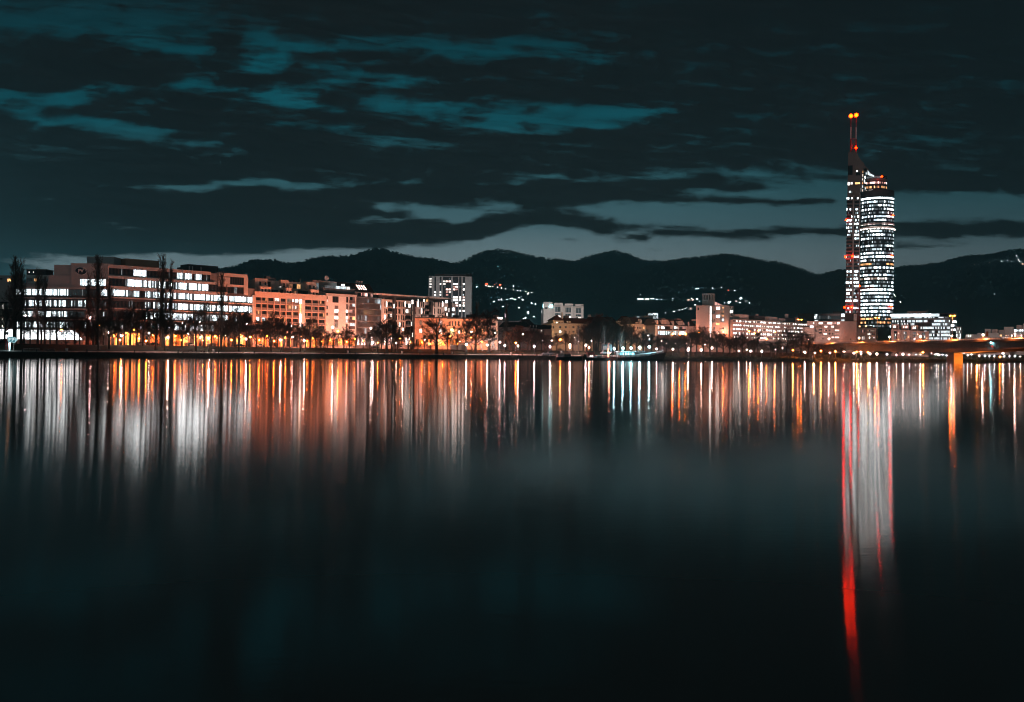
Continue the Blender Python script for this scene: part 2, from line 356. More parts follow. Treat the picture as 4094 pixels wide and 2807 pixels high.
class Frame:
    """Local axes of a facade: x along it from A to B, y into the building, z up from the ground."""
    def __init__(s, A, B, z0):
        s.A = Vector((A[0], A[1])); s.B = Vector((B[0], B[1])); d = s.B - s.A
        s.w = d.length; s.u = d / s.w; s.n = Vector((-s.u.y, s.u.x)); s.z0 = z0
    def P(s, x, y, z):
        p = s.A + s.u * x + s.n * y
        return Vector((p.x, p.y, s.z0 + z))
    def lx(s, px, py=1330, y=0):
        a = ratio(px, py)[0]; o = s.A + s.n * y
        return (a * o.y - o.x) / (s.u.x - a * s.u.y)
    def lz(s, px, py, y=0):
        a, e = ratio(px, py); t = s.lx(px, py, y); Y = (s.A + s.u * t + s.n * y).y
        return CAM_H + e * Y - s.z0
    def base(s): return s.P(0, 0, 0)
def flat(px0, px1, Y, Y1=None, z0=None):
    A = pix(px0, 1350, Y); B = pix(px1, 1350, Y1 or Y)
    return Frame(A, B, gz(A.x, A.y) if z0 is None else z0)

def pick(weights, mats):
    r = rnd.random() * sum(weights)
    for w, m in zip(weights, mats):
        r -= w
        if r <= 0: return m
    return mats[-1]
def lights(b, pal, dark=GLASS):
    """Choose a pane's look for a band that is lit by share b."""
    return lambda: pick([b * b, b * .55, .30 * b + .04, max(0, 1 - b) ** 1.3], [pal[0], pal[1], pal[2], dark])
def window(root, fr, x0, x1, z0, z1, choose, n=1, name='window', y=0.0, fm=None, rows=1, fw=0.07):
    """Frame bars standing proud of the wall with panes between them."""
    mb = MB(); fm = fm or FRAME
    d0, d1 = y - .09, y - .01
    mb.box(fr, x0, x1, d0, d1, z0, z0 + fw, fm); mb.box(fr, x0, x1, d0, d1, z1 - fw, z1, fm)
    st = (x1 - x0) / n; sz = (z1 - z0 - 2 * fw) / rows
    for i in range(n + 1):
        xa = x0 + st * i - (fw / 2 if 0 < i < n else (0 if i == 0 else fw))
        mb.box(fr, xa, xa + fw, d0 + .01, d1, z0 + fw, z1 - fw, fm)
    for j in range(1, rows):
        for i in range(n):
            mb.box(fr, x0 + st * i + fw, x0 + st * (i + 1) - fw, d0 + .01, d1, z0 + fw + sz * j - fw / 2, z0 + fw + sz * j + fw / 2, fm)
    for i in range(n):
        for j in range(rows):
            a, b2 = x0 + st * i + fw * .5, x0 + st * (i + 1) - fw * .5
            c, d = z0 + fw + sz * j, z0 + fw + sz * (j + 1)
            mb.face([fr.P(a, y - .04, c), fr.P(b2, y - .04, c), fr.P(b2, y - .04, d), fr.P(a, y - .04, d)], choose())
    return mb.build(name, root)
def winpx(root, fr, p0, p1, ya, yb, choose, n=1, refpx=None, **k):
    """Window given by photo columns p0..p1 and rows ya (top)..yb (bottom) read at column refpx."""
    r = refpx if refpx is not None else (p0 + p1) / 2; y = k.get('y', 0.0)
    return window(root, fr, fr.lx(p0, y=y), fr.lx(p1, y=y), fr.lz(r, yb, y), fr.lz(r, ya, y), choose, n, **k)
def boxpx(mb, fr, p0, p1, ya, yb, y0, y1, m, ref=None):
    r = ref if ref is not None else (p0 + p1) / 2
    mb.box(fr, fr.lx(p0, y=y0), fr.lx(p1, y=y0), y0, y1, (fr.lz(r, yb, y0) if yb is not None else -1), fr.lz(r, ya, y0), m)

ORD = ['first', 'second', 'third', 'fourth', 'fifth', 'sixth', 'seventh', 'eighth', 'ninth', 'tenth', 'eleventh', 'twelfth', 'thirteenth', 'fourteenth', 'fifteenth', 'sixteenth', 'seventeenth', 'eighteenth', 'nineteenth', 'twentieth'] + ['twenty-%s' % w for w in ('first', 'second', 'third', 'fourth', 'fifth', 'sixth', 'seventh', 'eighth', 'ninth')] + ['thirtieth']
ZONES = [(300, 'the oval sign office block'), (1000, 'the white lit banded offices'), (1302, 'the salmon apartment block'), (1422, 'the white corner block'),
         (1522, 'the finned glass building'), (1652, 'the long pale apartment block'), (1992, 'the old brick hall'), (2202, 'the dark roofed houses'),
         (2475, 'the cream hipped roof house'), (2662, 'the teal lit ship'), (2780, 'the white balcony terrace'), (2932, 'the round turret building'),
         (3235, 'the long banded block'), (3370, 'the pink apartment block'), (3570, 'the skyscraper'), (3806, 'the glass bridge office'), (9999, 'the white flats past the pier')]
PENDING = []
def zone_label(o, px, desc):
    PENDING.append((desc, next(z for x, z in ZONES if px < x), px, o))
def finish_labels():
    by = {}
    for d, z, px, o in PENDING: by.setdefault((d, z), []).append((px, o))
    for (d, z), L in by.items():
        L.sort(key=lambda t: t[0])
        for i, (_, o) in enumerate(L):
            o['label'] = f'{d} before {z}' if len(L) == 1 else f'{ORD[i]} {d} from left before {z}'
# ------------------------------------------------------------------ water, land, hills
def water_material():
    m = bpy.data.materials.new('river_water'); m.use_nodes = True; t = m.node_tree; t.nodes.clear()
    out = N(t, 'ShaderNodeOutputMaterial'); g = N(t, 'ShaderNodeNewGeometry')
    def st(v):
        n = N(t, 'ShaderNodeVectorMath', operation='MULTIPLY'); t.links.new(g.outputs['Position'], n.inputs[0]); n.inputs[1].default_value = v
        o = N(t, 'ShaderNodeVectorMath', operation='ADD'); t.links.new(n.outputs[0], o.inputs[0]); o.inputs[1].default_value = (.31, .43, .57)
        return o.outputs[0]
    gust = noise(st((.006, .035, 1)), 1.0, 5, .6, tree=t, dist=.8)
    gust2 = noise(st((.05, .5, 1)), 1.0, 4, .6, tree=t, dist=.6)
    gg = M('ADD', M('MULTIPLY', gust, .65, tree=t), M('MULTIPLY', gust2, .35, tree=t), tree=t)
    rough = N(t, 'ShaderNodeMapRange'); t.links.new(gg, rough.inputs[0])
    rough.inputs[1].default_value = .3; rough.inputs[2].default_value = .7; rough.inputs[3].default_value = .88; rough.inputs[4].default_value = 1.12
    rip = noise(st((1.7, 7.0, 1)), 1.0, 4, .6, tree=t)
    bn = N(t, 'ShaderNodeBump'); bn.inputs['Strength'].default_value = 1.0; bn.inputs['Distance'].default_value = .0018
    t.links.new(rip, bn.inputs['Height'])
    tn = N(t, 'ShaderNodeCombineXYZ'); tn.inputs[0].default_value = 1.0
    lobes = []
    for base, an, dist in ((.056, .62, 'BECKMANN'), (.078, .684, 'GGX')):      # long flat swell, and the steeper small waves riding on it
        gl = N(t, 'ShaderNodeBsdfAnisotropic'); gl.distribution = dist
        t.links.new(M('MULTIPLY', rough.outputs[0], base, tree=t), gl.inputs['Roughness']); gl.inputs['Anisotropy'].default_value = an
        gl.inputs['Color'].default_value = (1.0, .90, .86, 1)
        t.links.new(tn.outputs[0], gl.inputs['Tangent']); t.links.new(bn.outputs[0], gl.inputs['Normal']); lobes.append(gl)
    gl = N(t, 'ShaderNodeMixShader'); gl.inputs[0].default_value = .27; t.links.new(lobes[0].outputs[0], gl.inputs[1]); t.links.new(lobes[1].outputs[0], gl.inputs[2])
    df = N(t, 'ShaderNodeBsdfDiffuse'); df.inputs['Color'].default_value = (.20, .12, .10, 1)
    fr = N(t, 'ShaderNodeFresnel'); fr.inputs['IOR'].default_value = 1.5
    mx = N(t, 'ShaderNodeMixShader'); t.links.new(fr.outputs[0], mx.inputs[0]); t.links.new(df.outputs[0], mx.inputs[1]); t.links.new(gl.outputs[0], mx.inputs[2])
    t.links.new(mx.outputs[0], out.inputs[0])
    return m
mb = MB(); mb.face([(-3000, -400, 0), (4200, -400, 0), (4200, 1400, 0), (-3000, 1400, 0)], water_material())
structure(mb, 'water')

xs = sorted(set([x for x, _ in SHORE] + list(range(-420, 620, 8)) + list(range(620, 4000, 120))))
ds = [-14, -5, 0, 1.2, 2.5, 3.8, 5, 6.5, 9, 12, 16, 20, 24, 27, 32, 40, 55, 70, 120, 250, 600, 1200, 2200, 5500]
mb = MB(); V = {}
rg = random.Random(3)
for i, x in enumerate(xs):
    for j, d in enumerate(ds):
        y = shore(x) + d; z = gz(x, y) + (rg.uniform(-.22, .22) if 0 < d < 5 else rg.uniform(-.12, .12) if 12 < d < 27 else 0)
        V[i, j] = len(mb.v); mb.v.append((x, y, z))
for i in range(len(xs) - 1):
    for j in range(len(ds) - 1):
        mb.f.append((V[i, j], V[i + 1, j], V[i + 1, j + 1], V[i, j + 1]))
        mb.m.append(mb.mi(STONE if ds[j + 1] <= 6.5 else GRASS))
structure(mb, 'ground', smooth=True)
def strip(name, d0, d1, x0, x1, dz, m, step=6):
    mb = MB(); x = x0; pts = []
    while x <= x1: pts.append(x); x += step
    for a, b in zip(pts, pts[1:]):
        q = []
        for (xx, dd) in ((a, d0), (b, d0), (b, d1), (a, d1)):
            yy = shore(xx) + dd; q.append((xx, yy, gz(xx, yy) + dz))
        mb.face(q, m)
    structure(mb, name)
strip('path', 6.7, 10.8, -420, 60, .03, PAVE)
strip('road', 44, 55, -420, 60, .05, ASPH)
strip('pavement', 40, 43.8, -420, 60, .12, PAVE)

# loose stone and dry stalks along the water's edge
mb = MB(); rs = random.Random(11)
for k in range(2600):
    x = rs.uniform(-200, 330); d = rs.uniform(-.2, 5.5); y = shore(x) + d; z = gz(x, y)
    r = rs.uniform(.15, .55) * (1.5 if rs.random() < .06 else 1); c = Vector((x, y, z + r * .1)); n = len(mb.v)
    pts = [(c + Vector((rs.uniform(.6, 1) * r * sx_, rs.uniform(.6, 1) * r * sy_, rs.uniform(.4, .8) * r * sz_))) for sx_, sy_, sz_ in ((1, 0, 0), (0, 1, 0), (-1, 0, 0), (0, -1, 0), (0, 0, 1))]
    for a in range(4): mb.face([pts[a], pts[(a + 1) % 4], pts[4]], STONE)
structure(mb, 'bank_stones', kind='stuff')
mb = MB()
for k in range(15000):
    x = rs.uniform(-200, 340); d = rs.uniform(2.0, 6.6) if x < 60 else rs.uniform(2, 15)
    y = shore(x) + d; z = gz(x, y); h = rs.uniform(.2, .7) * (1 if x < 60 else rs.uniform(.8, 2.2)); w = rs.uniform(.03, .09) * (1 if x < 60 else 2)
    dx, dy = rs.uniform(-.4, .4), rs.uniform(-.3, .3); a = rs.uniform(0, pi)
    mb.face([(x - w * cos(a), y - w * sin(a), z - .05), (x + w * cos(a), y + w * sin(a), z - .05), (x + dx, y + dy, z + h)], GRASS)
structure(mb, 'dry_grass', kind='stuff')

# wooded hills on the horizon
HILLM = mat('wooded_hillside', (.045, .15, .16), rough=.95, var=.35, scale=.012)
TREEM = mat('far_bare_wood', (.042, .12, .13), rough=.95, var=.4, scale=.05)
RIDGES = [
 ('far_left', 3900, 2300, [(-900, 1190), (-300, 1170), (0, 1152), (500, 1132), (800, 1112), (870, 1100), (960, 1087), (1010, 1078), (1060, 1077), (1100, 1069), (1200, 1061), (1300, 1053), (1400, 1044), (1480, 1034), (1560, 1029), (1640, 1034), (1700, 1049), (1760, 1065), (1830, 1085), (1950, 1130), (2100, 1200), (2300, 1290)]),
 ('middle', 4700, 2500, [(1300, 1250), (1500, 1180), (1650, 1110), (1780, 1068), (1830, 1055), (1870, 1040), (1905, 1025), (1950, 1016), (2000, 1012), (2060, 1013), (2120, 1025), (2180, 1040), (2240, 1047), (2300, 1052), (2400, 1075), (2600, 1140), (2800, 1240)]),
 ('back', 5600, 4000, [(2100, 1150), (2200, 1085), (2290, 1052), (2330, 1038), (2380, 1028), (2450, 1022), (2500, 1023), (2560, 1040), (2620, 1050), (2700, 1062), (2850, 1110), (3000, 1170)]),
 ('broad', 4500, 2400, [(2200, 1290), (2350, 1180), (2500, 1100), (2600, 1066), (2650, 1055), (2700, 1045), (2780, 1034), (2850, 1031), (2920, 1032), (3000, 1038), (3080, 1050), (3150, 1065), (3220, 1086), (3260, 1100), (3330, 1112), (3450, 1150), (3700, 1260)]),
 ('right', 3700, 2000, [(2900, 1260), (3100, 1160), (3250, 1116), (3300, 1106), (3400, 1100), (3500, 1093), (3560, 1088), (3600, 1080), (3660, 1070), (3720, 1062), (3800, 1058), (3850, 1050), (3920, 1035), (3980, 1022), (4030, 1014), (4094, 1010), (4250, 1003), (4500, 1010), (5000, 1060), (5600, 1150)]),
]
HILLS = {}
def hill_point(h, px, t):
    """Surface of a hill: t=0 at its foot, t=1 at the ridge."""
    _, Yr, Yf, prof = h
    a = ratio(px, 1300)[0]
    ridge = pix(px, lerp_table(prof, px), Yr); fy = 60 * sin(px * .004 + t * 4) + 35 * sin(px * .013 + 1)
    Y = Yf + (Yr - Yf) * t; s = t ** .85
    z = 8 + (ridge.z - 8) * (s * (1.12 - .12 * s * s) if t < 1 else 1) + (fy * .18 * sin(pi * t))
    return Vector((a * Y, Y, z))
for h in RIDGES:
    name, Yr, Yf, prof = h; mb = MB(); p0, p1 = int(prof[0][0]), int(prof[-1][0]); V = {}
    cols = list(range(p0, p1 + 1, 14)); ts = [i / 16 for i in range(17)] + [1.06, 1.25]
    for i, p in enumerate(cols):
        for j, t in enumerate(ts):
            v = hill_point(h, p, min(t, 1))
            if t > 1: v = Vector((v.x * (1 + (t - 1) * .5), v.y * (1 + (t - 1) * .5), v.z - 300 * (t - 1)))
            else: v.z += rg.uniform(-2.5, 2.5) * min(1, t * 2) * (0 if t >= 1 else 1)
            V[i, j] = len(mb.v); mb.v.append(tuple(v))
    for i in range(len(cols) - 1):
        for j in range(len(ts) - 1):
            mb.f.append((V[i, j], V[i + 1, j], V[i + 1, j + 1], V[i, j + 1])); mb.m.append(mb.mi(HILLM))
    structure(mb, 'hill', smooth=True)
    # the bare wood that covers it, thickest along the ridge
    mb = MB(); n = int((p1 - p0) * 1.5)
    tall = {'far_left': 25, 'middle': 15, 'back': 20, 'broad': 14, 'right': 15}[name]
    for k in range(n):
        p = rg.uniform(max(p0, -300), min(p1, 4500)); t = 1 - abs(rg.gauss(0, .10)) if rg.random() < .75 else rg.uniform(.3, 1)
        if t < .25: continue
        b = hill_point(h, p, min(1, t)); hh = tall * rg.uniform(.55, 1.25) * (1.0 + .5 * sin(p * .02) * sin(p * .007)); cw = hh * rg.uniform(.28, .5)
        mb.tube(b - Vector((0, 0, 3)), b + Vector((0, 0, hh * .5)), hh * .04, hh * .025, 3, TREEM)
        for q in range(9):
            a = rg.uniform(0, 2 * pi); r = cw * sqrt(rg.random()); zc = hh * rg.uniform(.4, 1.0) * (1 - .3 * (r / cw) ** 2)
            c = b + Vector((r * cos(a), r * sin(a), zc)); s = hh * rg.uniform(.10, .22)
            ang = rg.uniform(0, 6.28); mb.face([c + Vector((s * rg.uniform(.5, 1) * cos(ang + v), rg.uniform(-s, s), s * rg.uniform(.5, 1) * sin(ang + v))) for v in (0, 1.3, 2.7, 4.1, 5.2)], TREEM)
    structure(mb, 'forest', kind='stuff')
def on_hill(which, px, py):
    h = next(r for r in RIDGES if r[0] == which); best = None
    for i in range(1, 160):
        v = hill_point(h, px, i / 160); e = (v.z - CAM_H) / v.y
        d = abs(e - ratio(px, py)[1])
        if best is None or d < best[0]: best = (d, v)
    return best[1]

# evening air over the city: one even volume round everything up to the hills
mb = MB()
mb.hexa([(-9000, -700, -4), (9000, -700, -4), (9000, 8500, -4), (-9000, 8500, -4), (-9000, -700, 600), (9000, -700, 600), (9000, 8500, 600), (-9000, 8500, 600)], None)
def haze_material():
    m = bpy.data.materials.new('night_air'); m.use_nodes = True; t = m.node_tree; t.nodes.clear()
    v = N(t, 'ShaderNodeVolumePrincipled'); v.inputs['Color'].default_value = (.30, .86, 1.0, 1); v.inputs['Density'].default_value = 2.3e-4; v.inputs['Anisotropy'].default_value = 0.0
    t.links.new(v.outputs[0], N(t, 'ShaderNodeOutputMaterial').inputs['Volume']); return m
mb.mats = [haze_material()]; mb.m = [0] * 6
HZ = structure(mb, 'haze', kind='stuff')
# ------------------------------------------------------------------ buildings of the left bank row
G0 = 5.3
A0 = pix(430, 1350, 450.0)
FB = Frame((A0.x, A0.y), (A0.x + 200 * sin(R(43)), A0.y + 200 * cos(R(43))), G0)
def fline(p0, p1, off=0.0):
    return Frame(FB.P(FB.lx(p0, y=off), off, 0), FB.P(FB.lx(p1, y=off), off, 0), G0)
def ends(fr): return 0.0, fr.w
def rail(root, fr, x0, x1, y, z, h=1.0, step=1.2, m=None, name='railing'):
    mb = MB(); m = m or METAL
    mb.box(fr, x0, x1, y - .03, y + .03, z + h - .06, z + h, m); mb.box(fr, x0, x1, y - .02, y + .02, z + h * .5, z + h * .5 + .04, m)
    n = max(1, int((x1 - x0) / step))
    for i in range(n + 1):
        x = x0 + (x1 - x0) * i / n; mb.box(fr, x - .03, x + .03, y - .025, y + .025, z, z + h - .06, m)
    return mb.build(name, root)
def text_mesh(body, size, place, m, name, root, depth=.04, shear=0.0):
    """Lettering as a mesh; place(x, z, d) gives the world point of a spot on the sign."""
    cu = bpy.data.curves.new(name, 'FONT'); cu.body = body; cu.size = size; cu.extrude = depth; cu.align_x = 'CENTER'; cu.align_y = 'CENTER'; cu.shear = shear; cu.offset = size * .025
    cu.resolution_u = 4
    ob = bpy.data.objects.new(name, cu); COL.objects.link(ob)
    me = bpy.data.meshes.new_from_object(ob.evaluated_get(bpy.context.evaluated_depsgraph_get()))
    bpy.data.objects.remove(ob); bpy.data.curves.remove(cu)
    mb = MB(); mb.v = [tuple(place(v.co.x, v.co.y, v.co.z)) for v in me.vertices]
    for p in me.polygons: mb.f.append(tuple(p.vertices)); mb.m.append(mb.mi(m))
    bpy.data.meshes.remove(me)
    return mb.build(name, root)

# --- office block with the oval sign
Rf = fline(430, 1018); Lf = Frame(pix(30, 1350, 450), A0, G0)
PV = thing('office_building', 'long six storey office block of white lit window bands under an oval sign', 'office building', (A0.x, A0.y, G0))
wall = MB()
zt = Rf.lz(500, 1062)
wall.box(Rf, 0, Rf.lx(905, y=.45), .45, 24, -1, zt - .6, MIDC)
wall.box(Rf, Rf.lx(905, y=.45), Rf.w, .45, 24, -1, Rf.lz(950, 1150), MIDC)
wall.box(Lf, 0, Lf.w, .45, 26, -1, Lf.lz(300, 1149), MIDC)
wall.build('wall', PV)
mb = MB()
mb.box(Rf, -.3, Rf.lx(838), -.5, 3, zt - .65, zt, CONC)                      # roof cornice
mb.box(Rf, 0, Rf.lx(842), -.15, .6, Rf.lz(500, 1075), zt - .7, CLAD)
for ya, yb, ledge in ((1102, 1115, 1109), (1145, 1159, 1150), (1186, 1202, 1192), (1230, 1244, 1236), (1273, 1289, 1280)):
    z0, z1, zl = Rf.lz(500, yb), Rf.lz(500, ya), Rf.lz(500, ledge)
    e = Rf.lx(860) if ya < 1110 else Rf.lx(905) if ya < 1150 else Rf.w
    mb.box(Rf, 0, e, .02, .6, z0, zl - .25, DARKC if ya > 1150 else CLAD)
    mb.box(Rf, -.2, e, -.75, .6, zl - .22, zl + .35, CONC)
    if z1 > zl + .4: mb.box(Rf, 0, e, .05, .6, zl + .38, z1, DARKC if ya > 1150 else CLAD)
for ya, yb, ledge in ((1183, 1200, 1193), (1227, 1244, 1236), (1269, 1286, 1278)):
    z0, z1, zl = Lf.lz(300, yb), Lf.lz(300, ya), Lf.lz(300, ledge)
    mb.box(Lf, 0, Lf.w, .02, .6, z0, zl - .25, DARKC); mb.box(Lf, 0, Lf.w + .1, -.75, .6, zl - .22, zl + .3, CONC); mb.box(Lf, 0, Lf.w, .05, .6, zl + .33, z1, DARKC)
mb.box(Lf, 0, Lf.w + .1, -.8, .6, Lf.lz(300, 1155), Lf.lz(300, 1147), CONC)
mb.build('floor_ledge', PV)
mb = MB()
boxpx(mb, Lf, 192, 292, 1100, 1149, .4, 12, CLAD); boxpx(mb, Lf, 214, 281, 1059, 1100, 1.2, 11, CLAD)
boxpx(mb, Lf, 281, 430, 1057, 1149, -.3, 14, CLAD); boxpx(mb, Lf, 280, 431, 1053, 1058, -.5, 14, CONC)
mb.build('sign_block', PV)
mb = MB()
boxpx(mb, Rf, 500, 634, 1038, 1066, 5, 14, mat('terracotta_plant_room', (.42, .24, .16), var=.1), ref=566); boxpx(mb, Lf, 345, 452, 1026, 1057, 6, 15, CLAD)
mb.build('roof_plant_room', PV)
mb = MB(); boxpx(mb, Rf, 752, 870, 1058, 1092, 4, 12, DARKC, ref=780); boxpx(mb, Rf, 730, 753, 1068, 1092, 4, 10, DARKC)
for p in (765, 778, 812): mb.tube(Rf.P(Rf.lx(p), 2.5, zt), Rf.P(Rf.lx(p), 2.5, zt + 2.3), .35, .35, 8, METAL, True)
mb.build('dark_roof_plant', PV)
rail(PV, Rf, Rf.lx(862), Rf.lx(944), .6, Rf.lz(905, 1097), 1.3, 1.5)
# end bay
mb = MB()
boxpx(mb, Rf, 872, 988, 1095, 1108, -.3, 6, CONC, ref=950); boxpx(mb, Rf, 872, 918, 1108, 1146, -.1, 6, CLAD); boxpx(mb, Rf, 974, 990, 1106, 1180, -.2, 6, CONC, ref=985)
boxpx(mb, Rf, 905, 988, 1139, 1147, -.3, 6, CONC); mb.box(Rf, Rf.lx(905), Rf.lx(985), .3, 6, Rf.lz(950, 1182), Rf.lz(950, 1100), DARKC)
boxpx(mb, Rf, 1010, 1018, 1180, 1400, -.6, .6, CONC)
mb.build('end_bay', PV)
winpx(PV, Rf, 918, 973, 1109, 1138, lights(.02, LC), 6, y=.2, name='dark_window')
winpx(PV, Rf, 908, 983, 1149, 1174, lights(.02, LC), 6, y=.2, name='dark_window')
def bands(root, fr, ref, rows, y=.44, unit=5.2, name='window_band'):
    for ya, yb, segs, pal in rows:
        for p0, p1, b in segs:
            z0, z1 = fr.lz(ref, yb, y), fr.lz(ref, ya, y)
            window(root, fr, fr.lx(p0, y=y), fr.lx(p1, y=y) - .03, z0, z1, lights(b, pal), max(1, int((p1 - p0) / unit)), name=name, y=y, fw=.1)
bands(PV, Rf, 500, [
 (1075, 1101, [(432, 530, .02), (530, 584, .9), (584, 634, .08), (634, 683, .03), (683, 704, .05), (704, 765, .97), (770, 798, .95), (798, 838, .05)], LC),
 (1116, 1144, [(432, 498, .02), (498, 587, 1), (590, 623, .95), (623, 662, .35), (662, 706, .1), (706, 831, 1), (831, 903, .05)], LC),
 (1160, 1185, [(432, 525, .95), (527, 578, .35), (578, 690, .85), (690, 909, 1), (914, 1010, .96)], LC),
 (1203, 1229, [(432, 577, .06), (578, 640, .45), (640, 694, .15), (694, 909, .96), (914, 1010, .95)], LC),
 (1245, 1272, [(432, 576, .06), (577, 690, .75), (690, 909, .92), (914, 1010, .12)], LC),
 (1290, 1316, [(432, 596, .1), (597, 700, .35), (700, 909, .45), (914, 1010, .2)], LC)])
bands(PV, Rf, 500, [(1330, 1380, [(434, 560, .8), (572, 640, .55), (655, 760, .85), (775, 880, .8), (890, 1008, .7)], LSOD)], unit=9, name='shop_window')
bands(PV, Lf, 300, [
 (1115, 1142, [(318, 421, .95)], LC)], y=-.32)
bands(PV, Lf, 300, [
 (1157, 1182, [(62, 94, .75), (95, 272, .95), (273, 400, .02), (401, 428, .8)], LC), (1201, 1226, [(62, 97, .1), (98, 272, .6), (273, 294, .05), (295, 364, .5), (365, 428, .03)], LC),
 (1245, 1268, [(62, 272, .7), (273, 428, .04)], LC), (1287, 1311, [(62, 272, .75), (273, 329, .05), (330, 356, .4), (357, 428, .05)], LC)])
SG = thing('oval_sign', 'dark blue oval sign with pale letters PV on the white cladding', 'sign', tuple(Lf.P(Lf.lx(323), -.45, Lf.lz(323, 1084))))
sc_ = Lf.lx(347) - Lf.lx(323)
def oval(rx, rz, y0, y1, m, mb, cx=0, cz=0):
    mb.prism([Lf.P(Lf.lx(323) + cx + rx * cos(t * pi / 20), y1, Lf.lz(323, 1084) + cz + rz * sin(t * pi / 20)) for t in range(40)], (Lf.P(0, y0, 0) - Lf.P(0, y1, 0)), m)
mb = MB(); oval(sc_ * 1.0, sc_ * .68, -.5, -.32, WPAINT, mb); mb.build('rim', SG)
mb = MB(); oval(sc_ * .95, sc_ * .62, -.56, -.51, BPAINT, mb); mb.build('panel', SG)
text_mesh('PV', sc_ * .80, lambda x, z, d: Lf.P(Lf.lx(323) + x, -.60 - d, Lf.lz(323, 1084) + z), WPAINT, 'lettering', SG)
for a0 in (-.2, pi - .2):                                                 # the swoosh round the letters
    mb = MB()
    for k in range(16):
        t0, t1 = a0 + k * .115, a0 + (k + 1) * .115; w0 = sc_ * .035 * sin(pi * (k + .2) / 16.4) + .01
        q = []
        for t, rr in ((t0, -w0), (t1, -w0), (t1, w0), (t0, w0)):
            q.append(Lf.P(Lf.lx(323) + (sc_ * .84 + rr) * cos(t), -.59, Lf.lz(323, 1084) + (sc_ * .53 + rr) * sin(t)))
        mb.face(q, WPAINT)
    mb.build('swoosh', SG)

# --- glowing pavilion at street level
Pf = Frame(pix(-40, 1350, 432), pix(336, 1350, 432), G0)
PAV = thing('glass_pavilion', 'low glass pavilion glowing white with a slanted end behind the bare trees', 'pavilion', tuple(Pf.base()))
zb, zt2 = Pf.lz(200, 1358), Pf.lz(200, 1318)
mb = MB(); x1 = Pf.lx(330)
mb.prism([Pf.P(0, .3, zb - .2), Pf.P(x1, .3, zb - .2), Pf.P(x1 - 3.4, .3, zt2), Pf.P(0, .3, zt2)], Pf.P(0, 9, 0) - Pf.P(0, .3, 0), MIDC); mb.build('shell', PAV)
mb = MB(); mb.box(Pf, -.4, x1 - 3.0, -.9, 9, zt2 + .02, zt2 + .5, CONC); mb.build('roof', PAV)
mb = MB(); mb.box(Pf, 0, x1 + .3, -.2, 9, -.5, zb - .25, BRICK); mb.build('plinth', PAV)
PAVL = lit('pavilion_glow', (.90, .96, 1.0), 5.0, sample=True, vary=.35)
n = 15; st = (x1 - 3.5) / n
for i in range(n): window(PAV, Pf, i * st, (i + 1) * st, zb, zt2 - .02, lambda: PAVL if rnd.random() < .93 else LC[1], 2, name='glass_panel', y=.26, fw=.12)
mb = MB(); mb.face([Pf.P(x1 - 3.45, .2, zb), Pf.P(x1 - .2, .2, zb), Pf.P(x1 - 3.45, .2, zt2)], PAVL); mb.build('slanted_panel', PAV)

# --- pale flats behind the left wing
f = flat(-30, 196, 540)
B = thing('apartment_building', 'pale stepped apartment house rising behind the office block at the left edge', 'apartment house', tuple(f.base()))
mb = MB(); boxpx(mb, f, -30, 196, 1132, None, 0, 14, PINKW); boxpx(mb, f, -30, 42, 1101, 1132, 0, 12, PINKW); boxpx(mb, f, 103, 196, 1099, 1132, .5, 12, WHITE); boxpx(mb, f, 104, 180, 1079, 1099, 2, 11, DARKC); mb.build('wall', B)
mb = MB(); boxpx(mb, f, 102, 182, 1076, 1079.5, 1, 12, CONC); mb.build('roof', B)
winpx(B, f, 28, 42, 1114, 1126, lambda: LO[0], 2); winpx(B, f, 53, 61, 1114, 1125, lambda: LO[1], 1, y=0); winpx(B, f, 106, 128, 1113, 1125, lights(.1, LO), 3, y=.45); winpx(B, f, 134, 147, 1113, 1125, lambda: LO[1], 2, y=.45); winpx(B, f, 165, 190, 1114, 1127, lights(.05, LO), 3, y=.45)
winpx(B, f, 112, 117, 1085, 1092, lambda: LW[1], 1, y=1.95); winpx(B, f, 130, 134, 1085, 1092, lambda: LW[1], 1, y=1.95); winpx(B, f, -10, 8, 1112, 1118, lights(.05, LO), 2)
f = flat(-120, 17, 462)
B = thing('old_house', 'yellowish old corner house cut by the left edge of the photograph', 'house', tuple(f.base()))
mb = MB(); mb.box(f, 0, f.w, 0, 12, -1, f.lz(0, 1212), CREAM); mb.build('wall', B)
mb = MB(); mb.box(f, -.4, f.w + .4, -.4, 12.4, f.lz(0, 1212) + .02, f.lz(0, 1207), ROOFT); mb.build('cornice', B)
for yy_ in (1218, 1262, 1300): winpx(B, f, 7, 14.5, yy_, yy_ + 17, lambda: pick((2, 1), (LW[1], LO[2])), 2, rows=2)

# --- salmon apartment block with gridded loggias
f = fline(1019, 1303)
B = thing('apartment_block', 'salmon lit apartment block with gridded loggias and set back roof flats', 'apartment block', tuple(f.base()))
SALM = mat('warm_render', (.58, .45, .38), var=.08, scale=.2)
top = f.lz(1022, 1180)
mb = MB(); mb.box(f, 0, f.w, .9, 16, -1, top - .9, SALM); mb.box(f, -.2, f.w + .1, -.2, 16, f.lz(1022, 1183) - .6, top + 2.0, SALM); mb.build('wall', B)
cols = [1021, 1046, 1070, 1096, 1120, 1144, 1168, 1195]; cols2 = [1218, 1247, 1274, 1301]
rows = [(1186, 1207), (1214, 1235), (1241, 1262), (1268, 1289), (1295, 1316), (1322, 1345)]
lit_cells = {(3, 0): LW[1], (5, 0): LW[2], (6, 0): LC[0], (5, 1): LO[1], (6, 1): LW[1], (0, 2): LO[1], (0, 3): LC[0], (1, 3): LC[1], (2, 2): LO[2], (8, 4): LO[1], (1, 4): LO[2]}
grid = MB(); ci = 0
